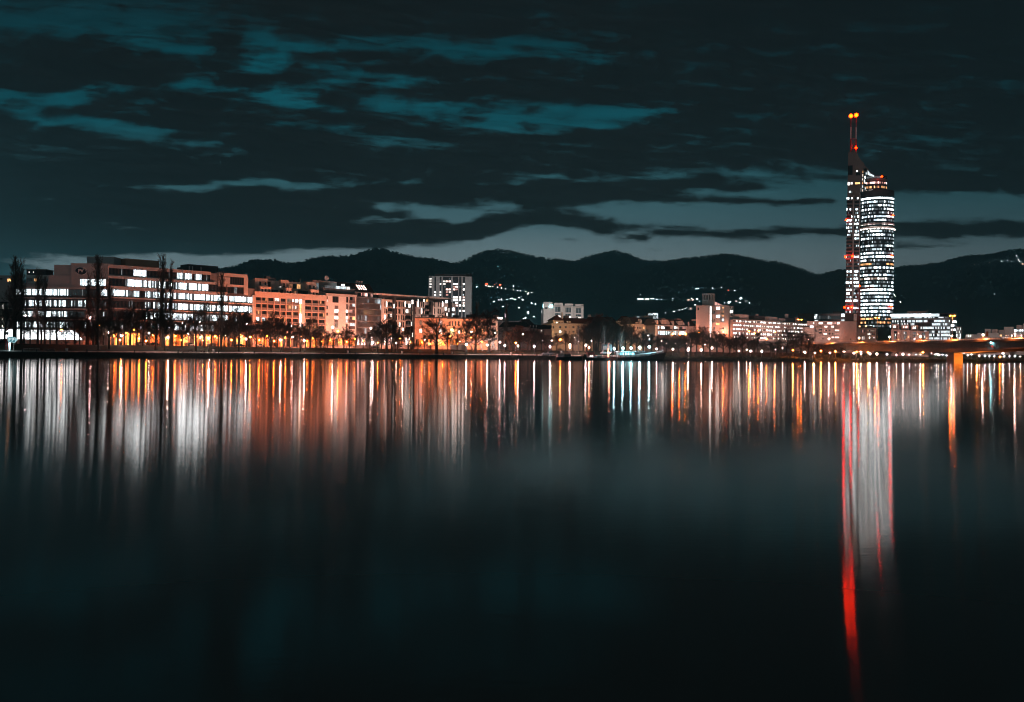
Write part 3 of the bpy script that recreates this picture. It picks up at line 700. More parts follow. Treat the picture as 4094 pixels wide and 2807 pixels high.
for cset in (cols, cols2):
    for a, b in zip(cset, cset[1:]):
        for ri, (ya, yb) in enumerate(rows):
            z1, zm, z0 = f.lz(1022, ya), f.lz(1022, ya + 14), f.lz(1022, yb + 4)
            xa, xb = f.lx(a + 1.2), f.lx(b - 1.2)
            L = lit_cells.get((ci, ri))
            window(B, f, xa, xb, zm, z1, (lambda L=L: pick((3, 1), (L, LO[2]))) if L else lights(.07, LO), 4, name='loggia_window', y=.88)
            mb = MB(); mb.box(f, xa, xb, .1, .18, z0 + .15, zm - .02, mat('loggia_panel', (.20, .18, .17), var=.12)); mb.build('loggia_panel', B)
        ci += 1
    for c in cset: boxpx(grid, f, c - 1.1, c + 1.1, 1184, None, -.1, .9, SALM, ref=1022)
    for ri, (ya, yb) in enumerate(rows + [(1349, 1370)]):
        z = f.lz(1022, ya); grid.box(f, f.lx(cset[0]), f.lx(cset[-1]), -.02, .95, z + .02, z + .35, SALM)
grid.build('loggia_grid', B)
mb = MB(); boxpx(mb, f, 1206, 1217, 1190, None, -.3, .9, WHITE, ref=1022); mb.build('stair_pier', B)
for k in range(8): winpx(B, f, 1196, 1205, 1187 + k * 20, 1205.5 + k * 20, lambda: pick((3, 1), (LW[0], LO[0])), 1, refpx=1022, y=.3, name='stair_window')
up = MB()
z_a, z_b, z_c = top + 2.0, f.lz(1022, 1148), f.lz(1022, 1112)
def blk(p0, p1, ya, yb, y0, y1, ref=1022): boxpx(up, f, p0, p1, ya, yb, y0, y1, SALM, ref=ref)
blk(1019, 1300, 1147, 1172, 4.0, 15); blk(1040, 1082, 1146, 1172, 1.0, 4.2, 1060); blk(1144, 1164, 1151, 1174, 1.0, 4.2, 1150); blk(1242, 1273, 1158, 1182, 1.0, 4.2, 1258)
blk(1019, 1300, 1117, 1147, 7.0, 15); blk(1019, 1068, 1112, 1146, 5, 7.2, 1030); blk(1122, 1151, 1120, 1146, 5, 7.2, 1136); blk(1225, 1263, 1128, 1156, 5, 7.2, 1240); blk(1247, 1312, 1122, 1160, 6, 15, 1262)
up.build('roof_flat', B)
for p0, p1, ya, yb, y, L in ((1044, 1050, 1156, 1169, .98, None), (1057, 1063, 1156, 1169, .98, None), (1071, 1077, 1157, 1170, .98, None), (1146, 1151, 1162, 1175, .98, None), (1157, 1161, 1163, 1176, .98, None), (1249, 1255, 1170, 1182, .98, None), (1262, 1268, 1171, 1183, .98, None),
                             (1084, 1110, 1158, 1171, 3.96, None), (1118, 1130, 1158, 1172, 3.96, None), (1172, 1185, 1163, 1175, 3.96, None), (1190, 1240, 1162, 1178, 3.96, None),
                             (1012, 1021, 1122, 1140, 4.97, None), (1035, 1041, 1126, 1140, 4.97, None), (1056, 1063, 1127, 1141, 4.97, None), (1069, 1080, 1126, 1146, 6.96, None), (1115, 1123, 1129, 1149, 6.9, LW[1]), (1131, 1137, 1133, 1147, 4.97, None), (1144, 1148, 1134, 1147, 4.97, None), (1153, 1200, 1135, 1154, 6.96, None), (1217, 1226, 1138, 1157, 6.9, None), (1235, 1240, 1141, 1154, 4.97, None), (1251, 1256, 1143, 1155, 4.97, None), (1261, 1273, 1132, 1158, 5.96, LC[2])):
    p0 = max(p0, 1020)
    if p1 - p0 < 2: continue
    window(B, f, f.lx(p0, y=y), f.lx(p1, y=y), f.lz((p0 + p1) / 2, yb, y), f.lz((p0 + p1) / 2, ya, y), (lambda L=L: L) if L else lights(.06, LO), 1 if p1 - p0 < 14 else 3, name='roof_window', y=y)
mb = MB()
for p, h, w in ((1066, 3.0, 2.4), (1085, 2.2, 3.5), (1135, 1.5, .6), (1175, 1.5, .8), (1195, 2.4, .3)):
    x = f.lx(p, y=9); mb.box(f, x - w / 2, x + w / 2, 8, 10, z_c - 1, z_c + h * .7, MIDC)
mb.build('chimney', B)
bands(B, f, 1022, [(1352, 1385, [(1025, 1090, .6), (1095, 1190, .45), (1220, 1298, .6)], LSOD)], unit=8, name='shop_window', y=.88)

# --- white corner block
f = fline(1303.5, 1423)
B = thing('apartment_block', 'white corner apartment block with a planted glass edged roof terrace', 'apartment block', tuple(f.base()))
mb = MB(); h1 = f.lz(1305, 1182); mb.box(f, 0, f.w, 0, 16, -1, h1, WHITE); mb.box(f, -.3, f.w + .3, -.35, 16, h1 + .02, f.lz(1305, 1172), CONC); mb.build('wall', B)
mb = MB(); boxpx(mb, f, 1290, 1420, 1152, 1171, 3, 15, MIDC, ref=1360); boxpx(mb, f, 1258, 1345, 1124, 1152, 6, 15, WHITE, ref=1300); boxpx(mb, f, 1345, 1405, 1128, 1150, 8, 15, ROOFT, ref=1370); mb.build('roof_flat', B)
for i, (p, L) in enumerate(((1296, LC[2]), (1318, LC[2]), (1340, LC[1]), (1362, LC[1]), (1380, LW[1]))): winpx(B, f, p, p + (20 if p < 1380 else 18), 1143, 1155, lambda L=L: L, 4, y=2.9, refpx=1345, name='terrace_glass')
winpx(B, f, 1362, 1376, 1136, 1144, lambda: LP[0], 2, y=7.9)
for p0, p1, ya, yb, L, n in ((1328, 1352, 1185, 1210, None, 4), (1337, 1351, 1222, 1235, LP[2], 2), (1337, 1351, 1236, 1250, LW[0], 2), (1337, 1351, 1252, 1262, LP[2], 2), (1337, 1351, 1264, 1276, LW[0], 2), (1337, 1351, 1278, 1290, LP[2], 2), (1337, 1351, 1292, 1310, LW[2], 2),
                             (1383, 1390, 1187, 1210, None, 1), (1383, 1390, 1216, 1238, LP[2], 1), (1382, 1389, 1239, 1250, LW[0], 1), (1382, 1389, 1252, 1263, None, 1), (1382, 1389, 1264, 1276, LW[0], 1), (1382, 1389, 1278, 1290, LC[1], 1), (1382, 1389, 1296, 1330, LP[2], 1),
                             (1304.5, 1309, 1185, 1196, LO[2], 1), (1304.5, 1309, 1198, 1208, LP[0], 1), (1304.5, 1309, 1222, 1237, None, 1), (1304.5, 1309, 1250, 1262, None, 1), (1304.5, 1309, 1290, 1302, LO[0], 1)):
    winpx(B, f, p0, p1, ya, yb, (lambda L=L: L) if L else lights(.05, LC), n, refpx=(p0 + p1) / 2)
for ya, L in ((1188, None), (1214, LC[1]), (1240, LP[1]), (1266, LO[0]), (1292, LC[1])):
    winpx(B, f, 1397, 1418, ya, ya + 12, (lambda L=L: pick((3, 1), (L, LP[2]))) if L else lights(.1, LP), 2, y=-.02, name='balcony_window')
    mb = MB(); boxpx(mb, f, 1396, 1419, ya + 12.4, ya + 24, -.9, -.82, mat('balcony_panel', (.10, .07, .07), var=.15)); boxpx(mb, f, 1396, 1419, ya + 23, ya + 24.5, -.8, .1, CONC); mb.build('balcony', B)
mb = MB(); mb.box(f, 0, f.w, -.05, .2, 0, 4.0, PINKW); mb.build('plinth', B)
bands(B, f, 1305, [(1350, 1380, [(1308, 1340, .7), (1350, 1418, .8)], LSOD)], unit=8, name='shop_window', y=-.08)
Dm = MB(); xd = f.lx(1302, y=8); zd = f.lz(1302, 1124, 8)
for k in range(8):
    for j in range(3):
        r0, r1 = j * .5, (j + 1) * .5; t0, t1 = k * pi / 4, (k + 1) * pi / 4
        Dm.face([f.P(xd + r * cos(t), 7.2 + r * r * .2, zd + 1.6 + r * sin(t)) for r, t in ((r0, t0), (r1, t0), (r1, t1), (r0, t1))], WPAINT)
Dm.tube(f.P(xd, 7.6, zd - .6), f.P(xd, 7.6, zd + 1.3), .08, .08, 5, METAL)
tag(Dm.build('satellite_dish', origin=f.P(xd, 7.6, zd)), 'round white satellite dish on the roof of the white corner block', 'dish')

# --- finned glass building
f = fline(1424, 1521)
B = thing('glass_building', 'bluish glass building with vertical fins and a dark roof with lit skylights', 'office building', tuple(f.base()))
h1 = f.lz(1428, 1190)
mb = MB(); mb.box(f, 0, f.w, .5, 15, -1, h1, MIDC); mb.box(f, -.2, f.w + .2, -.6, 15, h1 + .02, h1 + .5, METAL); mb.build('wall', B)
rws = [(1192, 1210, .35), (1213, 1233, .12), (1237, 1257, .12), (1260, 1282, .2), (1286, 1307, .15), (1310, 1335, .15)]
for ya, yb, b in rws:
    for p0, p1 in ((1425, 1450), (1450, 1490), (1490, 1520)):
        bb = b + (.4 if p0 == 1490 and ya == 1192 else 0) + (.1 if p0 == 1490 else 0)
        pal = LO if (p0 == 1450 and ya == 1237) else LC
        bands(B, f, 1428, [(ya, yb, [(p0, p1, .75 if pal is LO else bb)], pal)], y=.45, unit=5)
mb = MB()
for k in range(24):
    x = f.w * k / 23; mb.box(f, x - .06, x + .06, -.5, .4, f.lz(1428, 1340), h1, METAL)
for ya, yb, b in rws: mb.box(f, 0, f.w, -.35, .48, f.lz(1428, yb + 2.6), f.lz(1428, yb + .3), MIDC)
mb.build('fin', B)
mb = MB(); hz0 = h1 + .55; hz1 = f.lz(1428, 1166)
mb.box(f, 0, f.lx(1494), 1.5, 14, hz0, hz1, MIDC); mb.build('attic', B)
bands(B, f, 1428, [(1170, 1183, [(1428, 1446, .3), (1447, 1458, .9), (1459, 1490, .25)], LP)], y=1.45, unit=4, name='attic_window')
mb = MB(); xr0, xr1 = f.lx(1424, y=2), f.lx(1494, y=2); zr = f.lz(1440, 1130)
mb.prism([f.P(xr0, 1.3, hz1 + .03), f.P(xr0, 14, hz1 + .03), f.P(xr0, 12, zr), f.P(xr0, 6.5, zr)], f.P(xr1, 0, 0) - f.P(xr0, 0, 0), ROOFT); roof = mb.build('roof', B)
for k, p in enumerate((1431, 1440, 1450, 1459)):
    a0, a1 = .25, .8
    def rp(x, t): return f.P(x, 1.3 + (6.5 - 1.3) * t - .08, hz1 + .03 + (zr - hz1) * t + .1)
    x0, x1_ = f.lx(p, y=3), f.lx(p + 5, y=3)
    mb = MB(); mb.face([rp(x0, a0), rp(x1_, a0), rp(x1_, a1), rp(x0, a1)], LP[0]); ORG[roof.name] = ORG[B.name]; mb.build('skylight', roof)
mb = MB()
for p in (1419, 1428, 1438): mb.box(f, f.lx(p, y=9), f.lx(p, y=9) + 1.0, 8, 9.4, zr - 1, zr + 1.6, PINKW)
mb.build('chimney', B)
bands(B, f, 1428, [(1345, 1380, [(1428, 1470, .8), (1472, 1518, .8)], LP)], unit=8, name='shop_window', y=.45)

# --- long pale apartment block
f = fline(1523, 1822)
B = thing('apartment_block', 'long pale apartment block with slim tall windows and a row of roof masts', 'apartment block', tuple(f.base()))
h1 = f.lz(1525, 1196)
mb = MB(); mb.box(f, 0, f.w, .2, 15, -1, h1, WHITE); mb.build('wall', B)
mb = MB(); xa = f.lx(1800, y=2); mb.box(f, -.3, xa, 2.2, 14, h1 + .02, f.lz(1525, 1180, 2.2), DARKC); mb.build('roof_flat', B)
mb = MB(); mb.box(f, -4.5, xa + .5, 1.2, 14.5, f.lz(1525, 1180, 2.2) + .02, f.lz(1525, 1174, 2.2), WHITE); mb.build('roof', B)
for k in range(11):
    p = 1513 + k * 19.5; mb = MB(); q = f.P(f.lx(p, y=6), 6, f.lz(1525, 1174, 2.2)); mb.tube(q, q + Vector((0, 0, 2.1)), .11, .09, 6, METAL, True); mb.build('roof_mast', B)
pos = [1536, 1543, 1554, 1583, 1592, 1596, 1604, 1611, 1617, 1658, 1668, 1673, 1683, 1690, 1728, 1735, 1749, 1757, 1767]
for i, p in enumerate(pos):
    for j, ya in enumerate((1206, 1233, 1259, 1286, 1313)):
        if j and (p < 1545 and j > 3 or (i + j) % 4 == 3): continue
        L = LW[0] if (i, j) in ((1, 0), (8, 0), (10, 0), (12, 1), (0, 2), (18, 0), (5, 3)) else None
        winpx(B, f, p, p + 3.6, ya + (j and (i % 3) * 2), ya + 20 + (i % 2) * 2, (lambda L=L: L) if L else lights(.08, LP), 1, refpx=1525 if False else p + 2, y=.19, fw=.05, name='slim_window') if f.lz(p, ya) < h1 + 1 and f.lz(p, ya) - 0 < f.lz(p, 1196) else None
for p0, p1, L in ((1549, 1566, None), (1621, 1640, None), (1698, 1713, None), (1777, 1790, LW), (1802, 1816, LC)):
    for ya in (1208, 1231, 1254, 1277, 1300):
        yo = (p0 - 1549) * .085
        bri = .1 if L is None else .7 if ya < 1240 else .35
        if p0 == 1621 and ya == 1231: bri = 1.0
        winpx(B, f, p0, p1, ya + yo, ya + 14 + yo, lights(bri, L or LW), 2, refpx=p0, y=.19, name='balcony_window')
        mb = MB(); boxpx(mb, f, p0, p1, ya + 14.3 + yo, ya + 21.5 + yo, -1.1, -1.04, MIDC, ref=p0); boxpx(mb, f, p0, p1, ya + 21.4 + yo, ya + 22.6 + yo, -1.1, .1, CONC, ref=p0); mb.build('balcony', B)
for p0, p1 in ((1568, 1577), (1642, 1652), (1715, 1724), (1791, 1800)):
    mb = MB(); z1 = f.lz(p0, 1189 + (p0 - 1568) * .08); mb.box(f, f.lx(p0), f.lx(p1), -1.3, .3, -1, z1, DARKC); tw = mb.build('stair_tower', B)
    for j in range(7): window(B, f, f.lx(p0, y=-1.32) + .2, f.lx(p1, y=-1.32) - .2, z1 - 3.1 - j * 3.2, z1 - .6 - j * 3.2, lights(.12, LW), 2, name='stair_window', y=-1.32)
for p0, L in ((1531, LP[2]), (1668, LW[1]), (1692, LW[0]), (1701, LO[1]), (1778, LC[0])): winpx(B, f, p0, p0 + (10 if p0 > 1700 else 5), 1188 + (p0 - 1523) * .05, 1195 + (p0 - 1523) * .07, lambda L=L: L, 1, y=2.15, name='roof_window')
bands(B, f, 1525, [(1345, 1378, [(1526, 1600, .85), (1602, 1650, .75)], LP)], unit=9, name='shop_window', y=.15)

# --- old brick hall with arched windows
f = flat(1658, 1951, 566)
B = thing('brick_hall', 'old brick hall with arched windows lit orange from the street', 'hall', tuple(f.base()))
mb = MB(); boxpx(mb, f, 1658, 1786, 1273, None, 0, 14, BRICK); boxpx(mb, f, 1786, 1951, 1276, None, .6, 14, BRICK); mb.build('wall', B)
mb = MB(); boxpx(mb, f, 1656, 1787, 1268, 1272.5, -.5, 14.4, DARKC); boxpx(mb, f, 1787.5, 1953, 1271, 1275.5, .1, 14.4, DARKC); boxpx(mb, f, 1770, 1787, 1262, 1267.5, .6, 3, BRICK); mb.build('cornice', B)
mb = MB()
for p in (1712, 1808, 1862, 1905): boxpx(mb, f, p, p + 24, 1256 + rnd.uniform(0, 5), 1272, 4, 9, DARKC)
mb.build('roof_vent', B)
def arched(root, p0, p1, ya, yb, m, y, name='arched_window'):
    xa, xb, z0, z1 = f.lx(p0, y=y), f.lx(p1, y=y), f.lz(p0, yb, y), f.lz(p0, ya, y); r = (xb - xa) / 2; mb = MB()
    def shape(g, yy, mm, dep):
        pts = [f.P(xa - g, yy, z0 - g), f.P(xb + g, yy, z0 - g)] + [f.P((xa + xb) / 2 + (r + g) * cos(t * pi / 8), yy, z1 - r + (r + g) * sin(t * pi / 8)) for t in range(9)]
        mb.prism(pts, f.P(0, -dep, 0) - f.P(0, 0, 0), mm)
    shape(.16, y + .02, BRICK, .14); shape(0, y - .1, m, .06)
    mb.box(f, (xa + xb) / 2 - .04, (xa + xb) / 2 + .04, y - .2, y - .165, z0, z1, FRAME); mb.box(f, xa, xb, y - .2, y - .165, z0 + (z1 - z0) * .55, z0 + (z1 - z0) * .55 + .07, FRAME)
    return mb.build(name, root)
for p, L in ((1791, LO[0]), (1816, LO[0]), (1823, LO[0]), (1833, LW[0]), (1848, LO[0]), (1854.5, LO[0]), (1867, LO[0]), (1879, LO[0]), (1885.5, LO[0]), (1909, LO[2]), (1915.5, LO[2]), (1926, LO[0]), (1945, LO[1])): arched(B, p, p + 5, 1315, 1333, L, .58)
arched(B, 1800, 1814, 1312, 1343, lit('entrance_glow', (1, .80, .35), 5.0), .58, 'entrance_window')
for p in (1796, 1806, 1818, 1831, 1848, 1862, 1876, 1890, 1912, 1930, 1942): arched(B, p, p + 5.5, 1284, 1303, GLASS, .58)
for p, ya, yb, L in ((1677, 1282, 1299, LW[2]), (1719, 1286, 1298, LW[2]), (1757, 1282, 1300, LW[1]), (1677, 1313, 1331, LP[0]), (1720, 1314, 1331, LP[1]), (1757, 1313, 1333, LW[0])): arched(B, p, p + 10, ya, yb, L, -.02)
bands(B, f, 1700, [(1357, 1382, [(1662, 1700, .7), (1704, 1780, .8), (1790, 1830, .8)], LSOD)], unit=7, name='shop_window', y=-.06)
CL = thing('wall_clock', 'square white lit clock face on the front of the brick hall', 'clock', tuple(f.P(f.lx(1743), -.3, f.lz(1743, 1308))))
mb = MB(); boxpx(mb, f, 1738, 1748, 1303, 1313, -.45, -.02, DMETAL); mb.build('case', CL)
mb = MB(); boxpx(mb, f, 1738.8, 1747.2, 1303.9, 1312.1, -.5, -.46, lit('clock_face', COOL, 3, vary=0)); mb.build('face', CL)
mb = MB(); xc, zc = f.lx(1743), f.lz(1743, 1308)
mb.box(f, xc - .03, xc + .03, -.53, -.51, zc, zc + .45, DMETAL); mb.box(f, xc, xc + .32, -.55, -.535, zc - .03, zc + .03, DMETAL); mb.build('clock_hand', CL)

# white annex beside it
f = flat(1953, 1990, 572)
B = thing('annex', 'small white flat roofed annex at the right end of the brick hall', 'building', tuple(f.base()))
mb = MB(); mb.box(f, 0, f.w, 0, 10, -1, f.lz(1970, 1277), WHITE); mb.build('wall', B); mb = MB(); mb.box(f, -.2, f.w + .2, -.2, 10.2, f.lz(1970, 1277) + .02, f.lz(1970, 1275), CONC); mb.build('roof', B)
winpx(B, f, 1959, 1981, 1291, 1302, lights(.02, LO), 5); winpx(B, f, 1964, 1981, 1317, 1326, lights(.1, LO), 3)

# footbridge ramp down to the bank
f = Frame(pix(1990, 1350, 545), pix(1795, 1350, 545), gz(pix(1890, 1350, 545).x, 545))
f = Frame(pix(1795, 1350, 545), pix(1992, 1350, 545), G0)
B = thing('footbridge', 'pale footbridge ramp on slanted piers in front of the brick hall', 'footbridge', tuple(f.base()))
mb = MB(); q = [f.P(f.lx(1800), 0, f.lz(1800, 1386)), f.P(f.lx(1800), 0, f.lz(1800, 1381)), f.P(f.lx(1950), 0, f.lz(1950, 1352)), f.P(f.lx(1990), 0, f.lz(1990, 1350)), f.P(f.lx(1990), 0, f.lz(1990, 1357)), f.P(f.lx(1950), 0, f.lz(1950, 1361))]
mb.prism(q, f.P(0, 3.2, 0) - f.P(0, 0, 0), WHITE); mb.build('deck', B)
mb = MB(); mb.prism([f.P(f.lx(1800), .3, -1), f.P(f.lx(1800), .3, f.lz(1800, 1386)), f.P(f.lx(1862), .3, f.lz(1862, 1377)), f.P(f.lx(1862), .3, -1)], f.P(0, 2.6, 0) - f.P(0, 0, 0), CONC); mb.build('ramp_wall', B)
for p0, p1 in ((1858, 1868), (1890, 1876), (1930, 1912), (1985, 1966), (1962, 1974)):
    mb = MB(); a, b = f.P(f.lx(p0), 1.5, -.5), f.P(f.lx(p1), 1.5, f.lz(p1, 1364 if p1 > 1890 else 1372)); mb.tube(a, b, .45, .45, 6, WHITE, True); mb.build('slanted_pier', B)
for yq, nm in ((.08, 'railing'), (3.1, 'railing')):
    mb = MB(); n = 34
    def rz(k, h): 
        p = 1800 + 190 * k / n; y_ = 1381 + (1352 - 1381) * min(1, (p - 1800) / 150) - max(0, (p - 1950) / 40) * 2
        return f.P(f.lx(p), yq, f.lz(p, y_) + h)
    for k in range(n + 1):
        mb.tube(rz(k, 0), rz(k, 1.15), .035, .035, 4, METAL)
        if k: mb.tube(rz(k - 1, 1.15), rz(k, 1.15), .04, .04, 4, METAL); mb.tube(rz(k - 1, .6), rz(k, .6), .03, .03, 4, METAL)
    mb.build(nm, B)
# ------------------------------------------------------------------ high-rise and the old houses in the middle
def wallbox(root, f, parts, m, name='wall'):
    mb = MB()
    for p0, p1, ya, yb, y0, y1 in parts: boxpx(mb, f, p0, p1, ya, yb, y0, y1, m)
    return mb.build(name, root)
f = flat(1712, 1884, 900)
B = thing('high_rise', 'white and dark striped apartment high rise with scattered lit windows', 'high rise', tuple(f.base()))
wallbox(B, f, [(1713, 1858, 1106, None, .5, 20)], DARKC); wallbox(B, f, [(1857, 1884, 1106, None, -1, 20)], WHITE, 'side_slab')
for p0, p1 in ((1712, 1714.5), (1725, 1735), (1741, 1756), (1763, 1768), (1802, 1809), (1830, 1834), (1843, 1848.5)): wallbox(B, f, [(p0, p1, 1104.5, None, -.6, .6)], WHITE, 'white_pier')
mb = MB(); boxpx(mb, f, 1736, 1862, 1097, 1103.5, 3, 17, MIDC); boxpx(mb, f, 1712, 1858, 1103.6, 1106.5, 0, 20, CONC); boxpx(mb, f, 1860, 1882, 1094, 1105.5, 4, 14, DARKC)
for p in (1748, 1772, 1803, 1811, 1858): q = f.P(f.lx(p), 8, f.lz(p, 1097)); mb.tube(q, q + Vector((0, 0, 3)), .15, .1, 5, METAL)
mb.build('roof_plant', B)
def floors(i): return 1111 + 10.7 * i
cells = {(1715, 1724): {0: 2, 1: 2, 2: 2, 3: 2, 7: 2, 8: 2, 9: 1, 10: 1, 11: 1}, (1736, 1740.5): {5: 1, 6: 1, 7: 2}, (1757, 1762): {2: 1, 5: 1, 6: 1, 9: 2}, (1769, 1780): {1: 2, 2: 2}, (1781, 1791): {1: 'p', 4: 'p', 5: 'r', 6: 'r', 10: 2}, (1793, 1801): {1: 'p', 4: 'p', 5: 2}, (1810, 1818): {2: 1, 3: 'r', 4: 'p', 7: 1, 8: 1, 10: 1, 12: 'p'}, (1819, 1829): {2: 1, 3: 'p', 4: 'r', 7: 1, 8: 1, 9: 1, 10: 'p'}, (1835, 1842): {7: 1, 8: 1, 10: 1, 12: 1}, (1849, 1856): {2: 1, 4: 1, 7: 'p', 8: 1, 9: 'p', 10: 1, 12: 1}}
for (p0, p1), d in cells.items():
    for i in range(14):
        k = d.get(i); L = {1: LW[0], 2: LW[1], 'p': LP[0], 'r': LP[1]}.get(k)
        if L is None and rnd.random() < .45: continue
        winpx(B, f, p0, p1, floors(i), floors(i) + 7, (lambda L=L: L) if L else lights(.05, LC), 2, y=.48)

def hip_roof(root, f, x0, x1, y0, y1, z0, z1, inset, m, ridge_in=None, name='roof'):
    mb = MB(); ym = (y0 + y1) / 2; ri = inset if ridge_in is None else ridge_in
    a, b, c, d = f.P(x0, y0, z0), f.P(x1, y0, z0), f.P(x1, y1, z0), f.P(x0, y1, z0); r0, r1 = f.P(x0 + inset, ym, z1), f.P(x1 - ri, ym, z1)
    mb.face([a, b, r1, r0], m); mb.face([b, c, r1], m); mb.face([c, d, r0, r1], m); mb.face([d, a, r0], m); mb.face([a, d, c, b], m)
    return mb.build(name, root)

# far pink lit terrace house and its glowing pylon
f = flat(1972, 2010, 700)
B = thing('terrace_house', 'pink lit flat roofed top floor glowing above the dark roofs', 'house', tuple(f.base()))
wallbox(B, f, [(1972, 2010, 1266, None, 0, 10)], PINKW); wallbox(B, f, [(1970, 1992, 1260, 1265.8, 2, 9)], PINKW, 'roof_flat')
winpx(B, f, 1987, 2008, 1268, 1277, lambda: pick((3, 1), (LP[0], LW[0])), 6, y=-.02)
f = flat(2017, 2023, 690); mb = MB()
B = thing('pylon_sign', 'slim upright pylon sign glowing pinkish white above the dark roofs', 'sign', tuple(f.base()))
mb.box(f, f.w * .4, f.w * .6, .2, .5, 0, f.lz(2020, 1252), DMETAL); mb.build('post', B); mb = MB(); boxpx(mb, f, 2018, 2022, 1253, 1280, -.3, .15, lit('pylon_glow', (1, .82, .95), 5, vary=0)); mb.build('light_box', B)

# dark roofed houses
f = flat(1990, 2082, 640)
B = thing('dark_roofed_house', 'long dark roofed house with a row of white boxes along the ridge', 'house', tuple(f.base()))
wallbox(B, f, [(1990, 2120, 1309, None, 0, 12)], PINKW); hip_roof(B, f, f.lx(1992), f.lx(2122), -.6, 12, f.lz(2050, 1309) + .02, f.lz(2050, 1287), 3, ROOFT)
for k, (p0, p1) in enumerate(((1991, 2003), (2005, 2016), (2018, 2026), (2034, 2041), (2043, 2049), (2050, 2056), (2058, 2065), (2067, 2076))):
    mb = MB(); boxpx(mb, f, p0, p1, 1283, 1288, 5, 7, WPAINT); mb.build('roof_box', B)
f = flat(2076, 2200, 650)
B = thing('dark_roofed_house', 'dark house with a steep cut off gable and two roof blocks', 'house', tuple(f.base()))
wallbox(B, f, [(2078, 2205, 1312, None, 0, 14)], PINKW)
mb = MB(); pts = [f.P(f.lx(p), -.3, f.lz(p, y)) for p, y in ((2070, 1313), (2205, 1313), (2205, 1301), (2138, 1298), (2118, 1281), (2078, 1280))]
mb.prism(pts, f.P(0, 14, 0) - f.P(0, 0, 0), ROOFT); roof = mb.build('roof', B)
mb = MB(); mb.prism([f.P(f.lx(p), -.42, f.lz(p, y)) for p, y in ((2076, 1280), (2079, 1280), (2106, 1309), (2103, 1309))], f.P(0, .1, 0) - f.P(0, 0, 0), WHITE); mb.build('verge', B)
for p0, p1 in ((2082, 2099), (2103, 2119)): wallbox(B, f, [(p0, p1, 1275, 1281, 4, 9)], DARKC, 'roof_block')
for p in (2118, 2130, 2142): wallbox(B, f, [(p, p + 4, 1300, 1309, -.9, .5)], WPAINT, 'dormer')
winpx(B, f, 2100, 2106, 1316, 1322, lambda: LW[1], 1, y=-.02)
f = flat(2145, 2206, 640)
B = thing('dark_roofed_house', 'low dark house tucked against the cream hipped roof house', 'house', tuple(f.base()))
wallbox(B, f, [(2146, 2206, 1316, None, 0, 10)], BRICK); hip_roof(B, f, f.lx(2144), f.lx(2206), -.5, 10, f.lz(2170, 1316) + .02, f.lz(2170, 1297), 4, ROOFT)
winpx(B, f, 2163, 2167, 1320, 1326, lambda: LW[1], 1)

# comb shaped white tower block with the lit sign
f = flat(2170, 2334, 1050)
B = thing('comb_tower_block', 'white tower block of four slabs like comb teeth with a glowing A1 sign', 'tower block', tuple(f.base()))
for p0, p1, ya in ((2172, 2207.5, 1208), (2215, 2249.5, 1211), (2257, 2291, 1214), (2298, 2332, 1216.5)):
    wallbox(B, f, [(p0, p1, ya, None, 0, 22)] if p0 < 2200 else [(p0, p1, ya, 1220 + (p0 - 2215) * .05, 0, 22), (p0, p0 + 2.5, 1220, None, 0, 22), (p1 - 9, p1, 1220, None, 0, 22), (p0 + 2.5, p1 - 9, 1220, None, 1.6, 22)], WHITE, 'slab')
for p0, p1, ya in ((2207.6, 2214.9, 1220), (2249.6, 2256.9, 1222), (2291.1, 2297.9, 1225)): wallbox(B, f, [(p0, p1, ya, None, 3, 20)], WHITE, 'connector')
for p0, dy in ((2218, 0), (2260, 2.5), (2301, 5)):
    wallbox(B, f, [(p0 - .6, p0 + 23, 1221.5 + dy, 1225.5 + dy, -.4, 1.5)], CONC, 'window_hood')
    winpx(B, f, p0, p0 + 22, 1227 + dy, 1247 + dy, lights(.35, [LC[2], LC[2], LC[2]]), 7, y=1.55, fw=.2); winpx(B, f, p0, p0 + 22, 1252 + dy, 1260 + dy, lights(.3, [LC[2], LC[2], LC[2]]), 7, y=1.55, fw=.2)
    winpx(B, f, p0, p0 + 22, 1262 + dy, 1272 + dy, lights(.75, LW), 5, y=1.55, fw=.2)
winpx(B, f, 2176.5, 2188, 1229, 1235, lambda: GLASS, 2)
SG = thing('roof_sign', 'glowing cyan white A1 sign on the corner of the comb shaped block', 'sign', tuple(f.P(f.lx(2203), -.6, f.lz(2203, 1224))))
text_mesh('A1', 3.4, lambda x, z, d: f.P(f.lx(2203) + x, -.6 - d, f.lz(2203, 1224) + z), lit('sign_glow', (.40, .93, 1.0), 16, sample=True, vary=0), 'lettering', SG, .12)
mb = MB(); mb.box(f, f.lx(2203) - 2.2, f.lx(2203) + 2.2, -.35, -.05, f.lz(2203, 1224) - .15, f.lz(2203, 1224) + .15, DMETAL); mb.build('bracket', SG)
SG2 = thing('roof_sign', 'cyan white sign seen edge on at the left side of the comb shaped block', 'sign', tuple(f.P(f.lx(2171.3), 2, f.lz(2171, 1223))))
mb = MB(); xs_ = f.lx(2171.5); mb.box(f, xs_ - .35, xs_ - .1, .5, 3.5, f.lz(2171, 1223) - 1.5, f.lz(2171, 1223) + 1.6, MATS['sign_glow']); mb.build('light_box', SG2)
mb = MB(); mb.box(f, xs_ - .08, xs_ + .3, 1, 3, f.lz(2171, 1223) - .2, f.lz(2171, 1223) + .2, DMETAL); mb.build('bracket', SG2)
f = flat(2163, 2172, 1080)
B = thing('tower_block', 'dim slim tower block half hidden by the left slab of the comb block', 'tower block', tuple(f.base()))
wallbox(B, f, [(2163, 2172, 1237, None, 0, 9)], MIDC)
for yq in (1238, 1244, 1249): winpx(B, f, 2164, 2167, yq, yq + 3.5, lambda: LC[1], 1)

